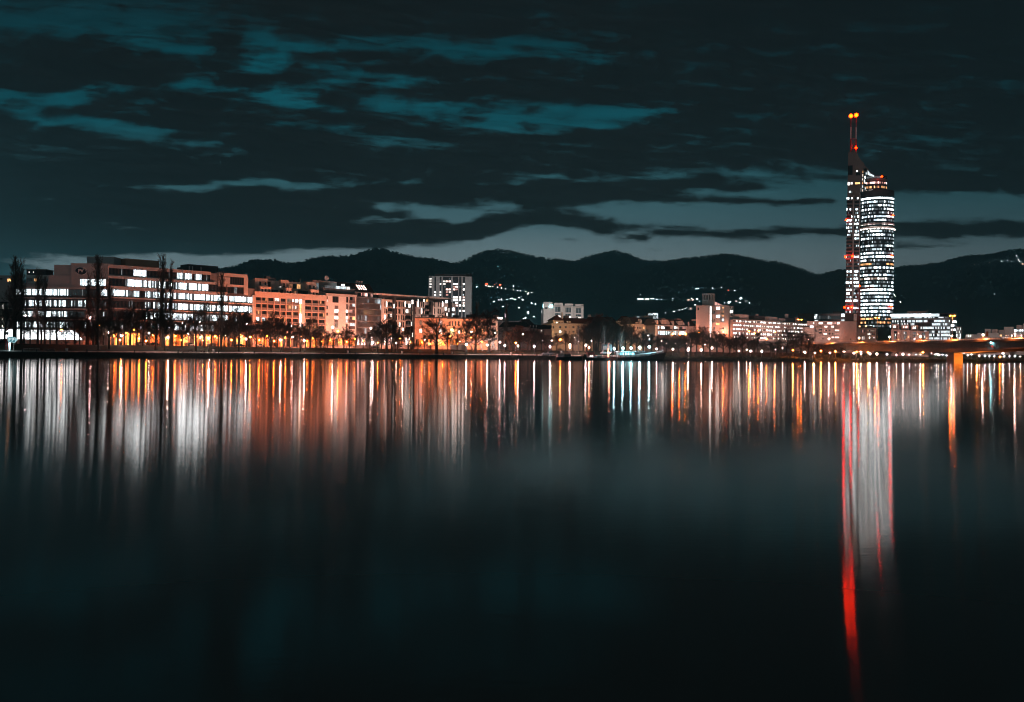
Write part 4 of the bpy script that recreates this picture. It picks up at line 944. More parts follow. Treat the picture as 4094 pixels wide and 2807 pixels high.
# cream house with the hipped roof
f = flat(2205, 2400, 690, 705)
B = thing('hipped_roof_house', 'cream three storey house with a dark hipped roof and a corner attic', 'house', tuple(f.base()))
wallbox(B, f, [(2205, 2400, 1296, None, 0, 15)], CREAM); mb = MB(); boxpx(mb, f, 2204, 2401, 1293.5, 1295.8, -.5, 15.4, CONC); mb.build('cornice', B)
zc_ = f.lz(2205, 1293.4); hip_roof(B, f, f.lx(2206), f.lx(2398), .3, 14.6, zc_, f.lz(2300, 1270), 9, ROOFR)
wallbox(B, f, [(2211, 2253, 1281.5, 1293.4, .8, 9)], CREAM, 'attic')
mb = MB(); x0, x1_ = f.lx(2209), f.lx(2256); xm = f.lx(2238); za = f.lz(2230, 1281.3)
ap = f.P(xm, 5, f.lz(2238, 1257)); cs = [f.P(x0, .3, za), f.P(x1_, .3, za), f.P(x1_, 10, za), f.P(x0, 10, za)]
for i in range(4): mb.face([cs[i], cs[(i + 1) % 4], ap], ROOFR)
mb.face(cs[::-1], ROOFR); mb.build('attic_roof', B)
wallbox(B, f, [(2246, 2249, 1249, 1276, 4, 5)], CREAM, 'chimney'); wallbox(B, f, [(2258, 2275, 1262, 1272, 6.5, 9)], DARKC, 'roof_hatch')
mb = MB(); q = f.P(f.lx(2269), .6, f.lz(2269, 1286.5))
mb.prism([q + Vector((.55 * cos(t * pi / 6), 0, .55 * sin(t * pi / 6))) for t in range(12)], (0, -.12, 0), WPAINT); mb.build('round_dish', B)
wallbox(B, f, [(2274, 2281, 1284, 1290, .2, 3)], CREAM, 'dormer')
for p, L in ((2213, LO[1]), (2223, LW[0]), (2234, LO[2]), (2244, LO[2])): winpx(B, f, p, p + 5, 1287, 1292, lambda L=L: L, 2, y=.78)
for p in (2209, 2235, 2257, 2274, 2288, 2332, 2354, 2376):
    for ya in (1304, 1322): winpx(B, f, p, p + (5 if p in (2209, 2274) else 8.5), ya, ya + 8.5, (lambda: LW[0]) if (p, ya) == (2235, 1322) else lights(.05, LO), 1 if p == 2209 else 3, fm=FRAMEW)
# its wing behind the birch, red brown
f = flat(2330, 2470, 720)
B = thing('dark_roofed_house', 'long low house with a dark roof glimpsed through the reddish bare crowns', 'house', tuple(f.base()))
wallbox(B, f, [(2400, 2470, 1297, None, 0, 14), (2335, 2400, 1292, 1296, 4, 14)], CREAM); hip_roof(B, f, f.lx(2332), f.lx(2472), -.5, 14, f.lz(2400, 1291.8), f.lz(2400, 1266), 4, ROOFR)
for p in (2402, 2440): winpx(B, f, p, p + 6, 1305, 1311, lambda: LW[1], 2)
wallbox(B, f, [(2350, 2362, 1258, 1267, 6, 9)], WHITE, 'roof_block')
f = flat(2470, 2533, 680)
B = thing('hipped_roof_house', 'cream house with a brown hipped roof between reddish crowns and the terrace row', 'house', tuple(f.base()))
wallbox(B, f, [(2470, 2530, 1286, None, 0, 14)], CREAM); mb = MB(); boxpx(mb, f, 2469, 2531, 1283.5, 1285.7, -.5, 14.4, CONC); mb.build('cornice', B); hip_roof(B, f, f.lx(2470), f.lx(2530), .2, 14, f.lz(2500, 1283.3), f.lz(2500, 1262), 7, ROOFR)
for p in (2480, 2494, 2508): winpx(B, f, p, p + 6, 1295, 1304, lights(.25, LO), 2)
for ya in (1305,): winpx(B, f, 2508, 2517, ya + 4, ya + 10, lambda: LW[1], 3)

# cream terrace and the white balcony terrace
f = flat(2530, 2626, 670, 685)
B = thing('terrace_row', 'cream terrace row with a tall dark roof and small gable dormers', 'terrace', tuple(f.base()))
wallbox(B, f, [(2530, 2626, 1300, None, 0, 13)], CREAM); mb = MB(); boxpx(mb, f, 2529, 2626.4, 1296.5, 1299.8, -.4, 13, CREAM); mb.build('cornice', B)
zr0, zr1 = f.lz(2540, 1296.4), f.lz(2580, 1269)
mb = MB(); mb.prism([f.P(f.lx(2530), -.3, zr0), f.P(f.lx(2530), 13, zr0), f.P(f.lx(2530), 9, zr1), f.P(f.lx(2530), 4, zr1)], f.P(f.lx(2626.3), 0, 0) - f.P(f.lx(2530), 0, 0), ROOFT); mb.build('roof', B)
def gable(root, f, p, w, ya, yb, y):
    mb = MB(); xm = f.lx(p, y=y); hw = (f.lx(p + w, y=y) - xm); z0, z1, zm = f.lz(p, yb, y), f.lz(p, ya, y), f.lz(p, yb - (yb - ya) * .42, y)
    mb.prism([f.P(xm - hw * .5, y, z0), f.P(xm + hw * .5, y, z0), f.P(xm + hw * .5, y, zm), f.P(xm + hw, y, zm), f.P(xm, y, z1), f.P(xm - hw, y, zm), f.P(xm - hw * .5, y, zm)], f.P(0, 4, 0) - f.P(0, 0, 0), WPAINT); mb.build('gable', root)
gable(B, f, 2562, 4.5, 1275, 1294, .2)
for p in (2543, 2549, 2555, 2600, 2606, 2612, 2618): wallbox(B, f, [(p, p + 2.4, 1288, 1294, -.1, 3)], CREAM, 'dormer')
for p in (2547, 2553, 2560, 2572, 2604, 2610, 2616): winpx(B, f, p, p + 3.5, 1306, 1315, (lambda: LO[0]) if p == 2572 else lights(.25, LO), 1, fm=FRAMEW)
wallbox(B, f, [(2575, 2593, 1263, 1270, 5, 8)], CONC, 'roof_block')
f = flat(2626.6, 2746, 668, 690)
B = thing('terrace_row', 'white framed terrace row with wide lit balconies and dark roof gables', 'terrace', tuple(f.base()))
wallbox(B, f, [(2626.6, 2746, 1303.5, None, 1.5, 13)], MIDC)
mb = MB()
for p0, p1, ya, yb in ((2626.6, 2746, 1301, 1305), (2626.6, 2746, 1320.5, 1323.5), (2626.6, 2629, 1305.2, 1345), (2686, 2689.5, 1305.2, 1345), (2712, 2713.5, 1305.2, 1345), (2743, 2746, 1305.2, 1345)): boxpx(mb, f, p0, p1, ya, yb, -.2, 1.6, WPAINT)
mb.build('white_frame', B)
for (p0, p1, b, pal) in ((2630, 2657, 1.0, LW), (2658, 2685, .12, LC), (2690, 2711, .75, LW), (2714, 2742, .3, LP)):
    winpx(B, f, p0, p1, 1305.5, 1320, lights(b, pal), 6, y=1.45, name='balcony_window'); winpx(B, f, p0, p1, 1324, 1338, lights(.55, LC), 7, y=1.45, name='balcony_window')
    mb = MB(); boxpx(mb, f, p0 - .5, p1 + .5, 1315, 1320.3, -.15, -.05, mat('balcony_dark', (.06, .05, .05))); mb.build('balcony_panel', B)
zr0, zr1 = f.lz(2640, 1300.8), f.lz(2690, 1276)
mb = MB(); mb.prism([f.P(0, -.1, zr0), f.P(0, 13, zr0), f.P(0, 9, zr1), f.P(0, 4, zr1)], f.P(f.w, 0, 0) - f.P(0, 0, 0), ROOFT); mb.build('roof', B)
for p, y_ in ((2629, 1279), (2692, 1283), (2753, 1287)):
    if p < 2746: gable(B, f, p, 4, y_, y_ + 17, .3)
for p0, p1, ya in ((2648, 2680, 1278), (2714, 2739, 1283)):
    mb = MB(); mb.prism([f.P(f.lx(p), .6, f.lz(p, y)) for p, y in ((p0, ya + 23), (p1 - 1, ya + 23), (p1, ya + 12), (p1 - 8, ya), (p0, ya))], f.P(0, 6, 0) - f.P(0, 0, 0), WHITE); mb.build('gable_wall', B)
    mb = MB(); q = f.P(f.lx((p0 + p1) / 2 + 4), .4, f.lz(p0, ya + 20)); mb.tube(q, q + Vector((0, 0, f.lz(p0, ya - 4) - f.lz(p0, ya + 20))), .16, .16, 6, METAL); mb.build('flue', B)
wallbox(B, f, [(2644, 2660, 1271, 1277, 5, 8), (2708, 2722, 1274, 1279, 5, 8)], CONC, 'roof_block')
f = flat(2746.6, 2784, 700)
B = thing('terrace_house', 'dim house end with a dark roof beside the round turret building', 'house', tuple(f.base()))
wallbox(B, f, [(2746.6, 2784, 1305, None, 0, 12)], WHITE); hip_roof(B, f, 0, f.w, -.3, 12, f.lz(2760, 1304.8), f.lz(2760, 1279), 3, ROOFT); wallbox(B, f, [(2765, 2782, 1277, 1283, 4, 7)], CONC, 'roof_block'); gable(B, f, 2753, 4, 1287, 1304, .2)
# behind the terrace
f = flat(2536, 2608, 820)
B = thing('flat_roofed_block', 'low pale flat roofed block behind the cream terrace roofs', 'building', tuple(f.base()))
wallbox(B, f, [(2537, 2608, 1262, None, 0, 14)], CLAD); winpx(B, f, 2545, 2556, 1266, 1269, lambda: LC[1], 3); winpx(B, f, 2572, 2577, 1267.5, 1269.5, lambda: LC[0], 2)
q = f.P(f.lx(2551), 5, f.lz(2551, 1262)); mb = MB(); mb.tube(q, q + Vector((0, 0, 2.2)), .12, .12, 5, METAL); mb.build('roof_mast', B)
f = flat(2589, 2632, 860)
B = thing('glass_office', 'small glass office block glittering behind the terrace roofs', 'office building', tuple(f.base()))
wallbox(B, f, [(2590, 2632, 1252, None, .3, 14)], MIDC); wallbox(B, f, [(2598, 2622, 1249, 1252, 1, 10)], MIDC, 'roof_plant')
for j in range(5):
    for p0, p1 in ((2591, 2610), (2610.5, 2631)): winpx(B, f, p0, p1, 1253 + j * 4.3, 1256.2 + j * 4.3, lights(.75 if p0 > 2600 or j < 2 else .3, LC), 9, y=.28, fw=.12)

# ------------------------------------------------------------------ turret building and the long banded block
f = flat(2782, 2931, 643, 638)
B = thing('turret_building', 'salmon white corner building topped by a round open turret', 'apartment block', tuple(f.base()))
wallbox(B, f, [(2782, 2836, 1223, None, 0, 18), (2836, 2846, 1223, None, .8, 18), (2846, 2895, 1223, None, 2.2, 18), (2895, 2913, 1223, None, 0, 18), (2913, 2931, 1226, None, 1.2, 16)], WHITE)
mb = MB(); boxpx(mb, f, 2781, 2914, 1221, 1222.8, -.4, 18.3, CONC); boxpx(mb, f, 2913.8, 2932, 1224, 1225.8, .9, 16, CONC); mb.build('cornice', B)
winpx(B, f, 2788, 2793.5, 1230, 1240, lambda: GLASS, 1, rows=2)
for j in range(9): winpx(B, f, 2837, 2844, 1225.5 + 14.2 * j, 1238.6 + 14.2 * j, lambda: lit('stair_glow', (1, .85, .80), 4, vary=.4), 1, y=.78, name='stair_window')
for j, yy_ in enumerate((1255, 1287, 1320)):
    for p0, p1 in ((2846, 2859), (2880, 2895)):
        mb = MB(); boxpx(mb, f, p0, p1, yy_, yy_ + 2.2, .2, 2.2, CONC); boxpx(mb, f, p0 + .4, p1 - .4, yy_ - 5, yy_ - .3, .25, .3, METAL); mb.build('balcony', B)
for p0, p1, ya, yb, L in ((2863, 2878, 1226, 1239, LP[0]), (2863, 2877, 1259, 1271, LC[0]), (2862, 2877, 1291, 1300, LO[0]), (2886, 2894, 1275, 1290, LC[0]), (2887, 2894, 1229, 1233, LO[0]), (2887, 2894, 1261, 1265, LO[0]), (2887, 2894, 1327, 1331, LO[0]), (2853, 2858, 1243, 1255, None), (2888, 2893, 1243, 1255, None), (2853, 2858, 1276, 1287, None), (2888, 2893, 1309, 1320, None), (2852, 2859, 1308, 1319, LC[2]), (2862, 2876, 1325, 1335, LP[0])):
    winpx(B, f, p0, p1, ya, yb, (lambda L=L: L) if L else lights(.02, LO), 1 if p1 - p0 < 9 else 3, y=2.18)
for j, b in enumerate((.5, .9, .35, .1)): winpx(B, f, 2918, 2930, 1228 + 13 * j, 1239 + 13 * j, lights(b, LW if j < 2 else LP), 4, y=1.18, rows=2)
cx_, cyy = f.lx(2831.5, y=9), 9.0; rr = (f.lx(2857, y=9) - f.lx(2806.5, y=9)) / 2; zb_, zw, zt_ = f.lz(2831, 1221, 9), f.lz(2831, 1200, 9), f.lz(2831, 1174.5, 9)
def ring(mb, r0, z0, z1, m, seg=36, cap=True):
    pts = [f.P(cx_ + r0 * cos(2 * pi * t / seg), cyy + r0 * sin(2 * pi * t / seg), z0) for t in range(seg)]
    mb.prism(pts, (0, 0, z1 - z0), m)
mb = MB(); ring(mb, rr, zb_, zw, WHITE); mb.build('turret_drum', B)
mb = MB(); ring(mb, rr * 1.0, zt_ - .9, zt_, WHITE); mb.build('turret_roof', B)
mb = MB(); ring(mb, rr * .55, zw + .01, zt_ - .92, DARKC); mb.build('turret_core', B)
for k in range(14):
    t = 2 * pi * (k + .5) / 14; mb = MB(); c = f.P(cx_ + rr * .93 * cos(t), cyy + rr * .93 * sin(t), zw + .01); w = .42
    d1 = Vector((-sin(t), cos(t), 0)) * w; d2 = Vector((cos(t), sin(t), 0)) * .4
    mb.hexa([c - d1 - d2, c + d1 - d2, c + d1 + d2, c - d1 + d2] + [q + Vector((0, 0, zt_ - .92 - zw)) for q in (c - d1 - d2, c + d1 - d2, c + d1 + d2, c - d1 + d2)], WHITE); mb.build('turret_pillar', B)
mb = MB(); z0 = f.lz(2870, 1220.8); pts = [f.P(f.lx(2857, y=8), 8, z0), f.P(f.lx(2895, y=8), 8, z0), f.P(f.lx(2857, y=8), 8, f.lz(2857, 1206, 8))]
mb.prism(pts, f.P(0, 3, 0) - f.P(0, 0, 0), LP[1]); mb.build('roof_light', B)

f = Frame(pix(2913.5, 1330, 690), pix(3232, 1330, 768), G0)
B = thing('banded_block', 'long pale apartment block with white window bands receding behind the bare trees', 'apartment block', tuple(f.base()))
zr = f.lz(2915, 1277)
mb = MB(); mb.box(f, 0, f.w, .5, 16, -1, zr, MIDC); mb.build('wall', B)
mb = MB()
for ya, yb in ((1286, 1295), (1302.5, 1310.5), (1318.5, 1327), (1336, 1344), (1351, 1360)): mb.box(f, 0, f.w, -.25, .55, f.lz(2915, yb), f.lz(2915, ya), PINKW)
mb.box(f, 0, f.w, .2, 16.2, zr + .02, zr + .5, CONC); mb.build('wall_band', B)
for ri, (ya, yb) in enumerate(((1279, 1285.5), (1295.6, 1302), (1311, 1318), (1327.5, 1335.5), (1344.4, 1350.5))):
    z0, z1 = f.lz(2915, yb, .48), f.lz(2915, ya, .48); nx = 17
    for k in range(nx):
        x0, x1_ = f.w * k / nx + .12, f.w * (k + 1) / nx - .12
        window(B, f, x0, x1_, z0, z1, (lambda k=k, ri=ri: pick((.32 if ri == 0 and k > 6 else .26 if k < 8 or ri > 1 else .14, .16, .58), (LW[0], LW[1], LP[2]))), 6, name='window_band' , y=.48, fw=.08) if (ri * nx + k) < 85 else None
for p0, p1, ya, yb, m, L in ((2956, 2992, 1258, 1276, WHITE, 1), (3016, 3057, 1263, 1279, DARKC, 0), (3073, 3107, 1267, 1284, WHITE, 1), (3113, 3139, 1274, 1284, WHITE, 1), (3140, 3178, 1271, 1289, DARKC, 0), (3179, 3196, 1274, 1290, WHITE, 1)):
    mb = MB(); boxpx(mb, f, p0, p1, ya, yb, 6, 12, m); o = mb.build('roof_box', B)
for p, y0_, y1_ in ((3030, 1262, 1255), (3149, 1271, 1256), (3188, 1274, 1267)): mb = MB(); boxpx(mb, f, p - 2.5, p + 2.5, y1_, y0_, 8, 10, WHITE); mb.build('chimney', B)

# ------------------------------------------------------------------ around the skyscraper
f = flat(3192, 3378, 846, 834)
B = thing('dark_block', 'dark flat block with one lit corner window left of the skyscraper', 'building', tuple(f.base()))
wallbox(B, f, [(3190, 3238, 1253, None, -2, 20), (3238, 3378, 1254, None, 0, 20), (3330, 3378, 1245, 1254, 4, 18)], DARKC)
for j in range(3): winpx(B, f, 3256, 3267, 1257 + j * 6, 1262 + j * 6, lights(1, LC), 3)
winpx(B, f, 3256, 3271, 1279, 1284, lambda: LC[1], 4); winpx(B, f, 3363, 3376, 1254.5, 1266, lambda: LC[0], 3); winpx(B, f, 3363, 3376, 1277, 1284, lambda: LC[1], 3); winpx(B, f, 3272, 3360, 1262, 1276, lights(.1, [LC[2]] * 3), 12)
f = flat(3208, 3376, 735, 726)
B = thing('apartment_block', 'pink lit apartment block with set back top floors before the dark block', 'apartment block', tuple(f.base()))
wallbox(B, f, [(3225, 3376, 1284, 1305, 3, 16), (3236, 3376, 1304, 1312, 1.5, 16), (3254, 3376, 1310, None, 0, 16), (3208, 3256, 1309, None, -2, 12)], PINKW)
for p0, p1, ya, yb, L in ((3238, 3244, 1289, 1294, LP[1]), (3250, 3255, 1289, 1294, LP[0]), (3273, 3288, 1289, 1296, LW[0]), (3292, 3305, 1289, 1296, LP[2]), (3308, 3327, 1288, 1297, LP[0]), (3331, 3343, 1289, 1296, LP[1]), (3346, 3362, 1288, 1297, LP[0]), (3365, 3372, 1289, 1296, LO[2])): winpx(B, f, p0, p1, ya, yb, lambda L=L: L, 2, y=2.98)
for p0, p1, L in ((3238, 3252, LC[0]), (3262, 3285, LO[2]), (3296, 3308, LP[0]), (3322, 3334, LP[0]), (3358, 3374, LP[0])): winpx(B, f, p0, p1, 1302.5, 1309.5, lambda L=L: L, 2, y=1.48)
for p0, p1, ya, L in ((3293, 3306, 1318, None), (3313, 3320, 1318, None), (3326, 3332, 1318, LP[1]), (3339, 3354, 1318, LP[0]), (3292, 3306, 1332, LP[0]), (3313, 3320, 1332, None), (3326, 3332, 1332, None), (3339, 3353, 1332, LP[1]), (3325, 3333, 1346, LP[0]), (3339, 3354, 1346, LP[0]), (3273, 3286, 1316, None), (3273, 3286, 1328, None)): winpx(B, f, p0, p1, ya, ya + 6, (lambda L=L: L) if L else lights(.02, LP), 2)
for k in range(4): winpx(B, f, 3258 + k * 4, 3260 + k * 4, 1317, 1328, lights(.2, LP), 1, fw=.05)
f = flat(3355, 3424, 692, 688)
B = thing('apartment_block', 'windowless pinkish end wall of flats at the foot of the crane', 'apartment block', tuple(f.base()))
wallbox(B, f, [(3356, 3424, 1285, None, 0, 20)], PINKW); wallbox(B, f, [(3376, 3412, 1254, 1285, 3, 16)], DARKC, 'roof_box'); wallbox(B, f, [(3412.5, 3425, 1256, 1282, 2, 8)], WHITE, 'roof_panel')
f = flat(3426, 3502, 703, 698.5)
B = thing('apartment_block', 'small pinkish apartment house in front of the skyscraper base', 'apartment block', tuple(f.base()))
wallbox(B, f, [(3426, 3460, 1310, None, 0, 14), (3460, 3502, 1312, None, -1, 13)], PINKW); wallbox(B, f, [(3430, 3490, 1301, 1310, 4, 12)], MIDC, 'roof_flat')
for k in range(3): winpx(B, f, 3443 + 5 * k, 3446 + 5 * k, 1318, 1330, lights(.15, LP), 1, fw=.06)
for j in range(3):
    for k in range(5): winpx(B, f, 3468 + k * 6, 3473 + k * 6, 1318.5 + j * 14, 1325 + j * 14, lights(.65, LW), 1, y=-1.02)
for k in range(3): winpx(B, f, 3443 + 5 * k, 3446 + 5 * k, 1345, 1358, lights(.6, LW), 1, fw=.06)
for p in (3433, 3458): winpx(B, f, p, p + 7, 1302, 1308, lambda: LO[0], 1, y=3.95)

# the skyscraper
TY = 862.0
sl = flat(3377, 3433, TY - 4, TY - 8.1, z0=5.4)
T = thing('skyscraper', 'tall round skyscraper with lit floor bands, a raked slab top and twin red masts', 'skyscraper', tuple(pix(3470, 1350, TY).to_2d()) + (5.4,))
tc0 = pix(3500, 1350, TY + 12); TC = Vector((tc0.x, tc0.y)); TR = 66.5 / F_PX * (TY + 12 - 4) * .998
def tz(y, px=3480, Y=TY): return pix(px, y, Y).z
SLABM = mat('tower_stone', (.20, .17, .16), var=.1, scale=.3, rough=.5)
PIERM = mat('tower_pier', (.42, .40, .39), var=.08, scale=.3, rough=.4)
CORE = mat('tower_core', (.025, .025, .027), var=.2, rough=.25)
SPAN = mat('tower_spandrel', (.028, .028, .03), var=.2, rough=.25)
mb = MB()
sy0 = lambda y: sl.lz(3395, y)
mb.prism([sl.P(sl.lx(3377), 0, -1), sl.P(sl.lx(3405), 0, -1), sl.P(sl.lx(3405), 0, sy0(609)), sl.P(sl.lx(3385), 0, sy0(609)), sl.P(sl.lx(3383), 0, sy0(780))], sl.P(0, 16, 0) - sl.P(0, 0, 0), SLABM); mb.build('slab', T)
mb = MB(); crv = [(3412, 609), (3417, 612), (3425, 626), (3437, 645), (3450, 660), (3462, 674), (3475, 690), (3489, 700)]
mb.prism([sl.P(sl.lx(3405.2), -1.2, -1), sl.P(sl.lx(3433), -1.2, -1), sl.P(sl.lx(3433), -1.2, sy0(758)), sl.P(sl.lx(3440), -1.2, sy0(756)), sl.P(sl.lx(3442), -1.2, sy0(690))] + [sl.P(sl.lx(p), -1.2, sy0(y)) for p, y in [(3447, 668)] if 0] + [sl.P(sl.lx(p), -1.2, sy0(y)) for p, y in reversed(crv[:5])] + [sl.P(sl.lx(3405.2), -1.2, sy0(606))], sl.P(0, 14, 0) - sl.P(0, -1.2, 0), SLABM); mb.build('raked_slab', T)
mb = MB(); mb.prism([sl.P(sl.lx(3442), 2, sy0(690)), sl.P(sl.lx(3442), 2, sy0(684))] + [sl.P(sl.lx(p), 2, sy0(y)) for p, y in ((3450, 661), (3462, 675), (3475, 691), (3490, 702), (3490, 706), (3470, 700))], sl.P(0, 9, 0) - sl.P(0, 0, 0), SLABM); mb.build('raked_roof', T)
mb = MB(); boxpx(mb, sl, 3405.2, 3410.5, 780, None, -2.6, -1.25, PIERM); mb.build('pier', T)
mb = MB(); boxpx(mb, sl, 3431.5, 3434.5, 785, None, -2.0, -.8, PIERM); mb.build('pier', T)
def disc(mb, r, z0, z1, m, c=TC, seg=64, a0=0, a1=2 * pi):
    pts = [Vector((c.x + r * cos(a0 + (a1 - a0) * t / seg), c.y + r * sin(a0 + (a1 - a0) * t / seg), z0)) for t in range(seg)]
    mb.prism(pts, (0, 0, z1 - z0), m)
mb = MB(); disc(mb, TR - .25, 4, tz(783), CORE); mb.build('glass_drum', T)
mb = MB(); disc(mb, TR * 1.0, tz(783), tz(759), DARKC); mb.build('roof_screen', T)
uc0 = pix(3490, 1350, TY + 11); UC = Vector((uc0.x, uc0.y)); UR = 48.0 / F_PX * (TY + 8)
mb = MB(); disc(mb, UR, tz(759) + .01, tz(701), CORE, UC); mb.build('upper_drum', T)
mb = MB(); disc(mb, UR + .3, tz(721), tz(712), SLABM, UC); disc(mb, UR + .25, tz(738), tz(733), DARKC, UC); mb.build('drum_band', T)
ROWSB = [(.5, .5, 1), (.1, .2, .7), (0, 0, .35), (.2, .3, .9), (0, .2, .6), (.3, .5, .65), (1, .5, .4), (.9, .6, .9), (.6, .4, 1.1), (.6, .9, .7), (.3, 1, .6), (0, .4, .15), (0, .3, .25), (0, .3, .35), (0, 0, .25), (0, .2, .8), (.6, 1, 1), (.3, .3, .45), (.1, .2, .8), (0, .1, .5), (1, 1, .45), (.3, .4, .8), (.4, 1, .6), (1, 1, .3), (.3, .5, .45), (.9, .9, 1), (.6, .7, .4), (.2, .2, .35), (1, 1, .9), (.2, .5, 1), (.4, 1, .9), (.4, .6, .9), (0, 0, .7), (0, 0, .6), (0, 0, .7), (0, 0, .6)]
def curved_band(r, z0, z1, choose, c=TC, n=44, a0=-172, a1=-12, name='curved_window_band'):
    mb = MB()
    for i in range(n):
        t0, t1 = R(a0 + (a1 - a0) * i / n), R(a0 + (a1 - a0) * (i + 1) / n); e = (t1 - t0) * .07
        q = lambda t, z, rr=r: Vector((c.x + rr * cos(t), c.y + rr * sin(t), z))
        mb.face([q(t0 + e, z0), q(t1 - e, z0), q(t1 - e, z1), q(t0 + e, z1)], choose(i))
        mb.face([q(t0 - e, z0, r + .1), q(t0 + e, z0, r + .1), q(t0 + e, z1, r + .1), q(t0 - e, z1, r + .1)], FRAME)
    return mb.build(name, T)
span = MB(); rr2 = random.Random(5)
for i, (bl, bm, br) in enumerate(ROWSB):
    yt = 788.5 + 14.62 * i; z1, z0 = tz(yt), tz(yt + 7.4); pal = LO if i in (18, 33, 34) else LW if i in (7, 8, 22) else LT
    # lit stretches along the floor, office by office
    segs = []; k = 0
    while k < 44:
        L = rr2.randint(6, 16); on = rr2.random() < br; segs += [on] * L; k += L
    def ch(j, segs=segs, pal=pal, br=br): 
        if br > .95: return pick((.6, .33, .07), (pal[0], pal[1], pal[2]))
        return pick((.30, .45, .22, .03), (pal[0], pal[1], pal[2], GLASS)) if segs[j] else pick((.02, .10, .5, .38), (pal[0], LT[1], LT[2], GLASS))
    curved_band(TR - .2, z0, z1, ch)
    disc(span, TR + .12, tz(788.5 + 14.62 * (i + 1) - .4), z0 - .05, SPAN)
    if i < 32:
        winpx(T, sl, 3380, 3403, yt + 1, yt + 9, lights(bl, LT), 7, y=-.05, refpx=3390, name='flat_window_band'); winpx(T, sl, 3411.5, 3430.5, yt + .5, yt + 8.5, lights(bm, LT), 5, y=-1.25, refpx=3420, name='flat_window_band')
span.build('spandrel', T)
mb = MB(); disc(mb, TR + .45, tz(896), tz(891.5), PINKW); disc(mb, TR + .4, tz(912), tz(906), PINKW); mb.build('technical_floor', T)
for k in range(12):
    t = R(-168 + 13 * k); mb = MB(); mb.ball((TC.x + (TR + .5) * cos(t), TC.y + (TR + .5) * sin(t), tz(914.5)), 1.0, lit('uplight', (1, .86, .78), 4, vary=0), 8, 5, .6); mb.build('floodlight', T)
for i, (yt, b, pal) in enumerate(((725.5, .55, LP), (742, .6, LO), (757.5 - 0, .8, LW))): curved_band(UR + .1, tz(yt + 9), tz(yt), lambda j, b=b, pal=pal: lights(b, pal)(), UC, 26, -165, -25)
curved_band(UR + .1, tz(711), tz(703), lambda j: LC[2] if j < 16 else GLASS, UC, 26, -165, -25)
mb = MB(); mb.prism([sl.P(sl.lx(p), 1.9, sy0(y)) for p, y in ((3463, 700), (3463, 684), (3476, 699), (3489, 705), (3489, 711), (3475, 707))], sl.P(0, -.15, 0) - sl.P(0, 0, 0), LC[1]); mb.build('sloped_glazing', T)
for j in range(6): winpx(T, sl, 3441, 3446, 682 + j * 15, 692 + j * 15, lambda: LO[1] if rnd.random() < .4 else LC[1], 2, y=-1.25 if j == 9 else .8, name='lift_window'); winpx(T, sl, 3449, 3459, 674 + j * 15, 684 + j * 15, lights(.25, LC), 3, y=.8, name='lift_window')
for p0, p1, ya, yb, L in ((3384, 3392, 729, 741, LW[0]), (3395, 3404, 728, 738, LW[1]), (3414, 3433, 729, 737, LO[0]), (3418, 3424, 682, 688, LW[0]), (3384, 3403, 662, 700, None), (3416, 3433, 690, 702, None), (3389, 3397, 763, 772, LC[1]), (3385, 3403, 757, 777, None) if 0 else (3398, 3403, 764, 772, LC[2])):
    winpx(T, sl, p0, p1, ya, yb, (lambda L=L: L) if L else lights(0, LC), 3 if p1 - p0 > 10 else 1, y=-.05 if p0 < 3405 else -1.25, name='slab_window')
for p, yb, yt in ((3394.5, 609, 464), (3415.8, 607, 461)):
    x = sl.lx(p, y=5); z0, z1 = sy0(yb) - 2, sl.lz(p, yt, 5); mb = MB(); m1, m2 = sl.lz(p, 556, 5), sl.lz(p, 509, 5); r = .62
    mb.tube(sl.P(x, 5, z0), sl.P(x, 5, m1), r, r, 8, RED); mb.tube(sl.P(x, 5, m1), sl.P(x, 5, m2), r * .85, r * .85, 8, WPAINT); mb.tube(sl.P(x, 5, m2), sl.P(x, 5, z1), r * .55, r * .35, 8, RED); mb.build('mast', T)
mb = MB(); xa, xb = sl.lx(3394.5, y=5), sl.lx(3415.8, y=5)
za, zb2 = sl.lz(3405, 595, 5), sl.lz(3405, 556, 5)
for a, b in (((xa, za), (xb, za)), ((xa, zb2), (xb, zb2)), ((xa, za), (xb, zb2)), ((xb, za), (xa, zb2))): mb.tube(sl.P(a[0], 5, a[1]), sl.P(b[0], 5, b[1]), .2, .2, 5, METAL)
mb.build('mast_bracing', T)
REDM = lit('red_beacon', (1, .018, .0003), 60, sample=True, vary=0); REDS = lit('red_beacon_small', (1, .009, .0004), 50, sample=True, vary=0)
for p, y, yy_, big in ((3394.5, 464, 5, 1), (3415.8, 461, 5, 1), (3416, 591, 4, .7), (3379, 880, -1, .5), (3566, 861, 17, .5), (3377, 1027, -1, .6), (3405, 1024, -3, .6), (3563, 1022, 17, .5), (3375.5, 1229, -1, .7), (3403, 1228, -3, .6), (3561.5, 1227, 17, .5), (3520.5, 706, 8, .4)):
    mb = MB(); c = sl.P(sl.lx(p, y=yy_), yy_, sl.lz(p, y, yy_)); mb.ball(c, 1.7 if big == 1 else .9 + .5 * (big - .5), REDM if big == 1 else REDS, 8, 6); mb.build('beacon', T)
    
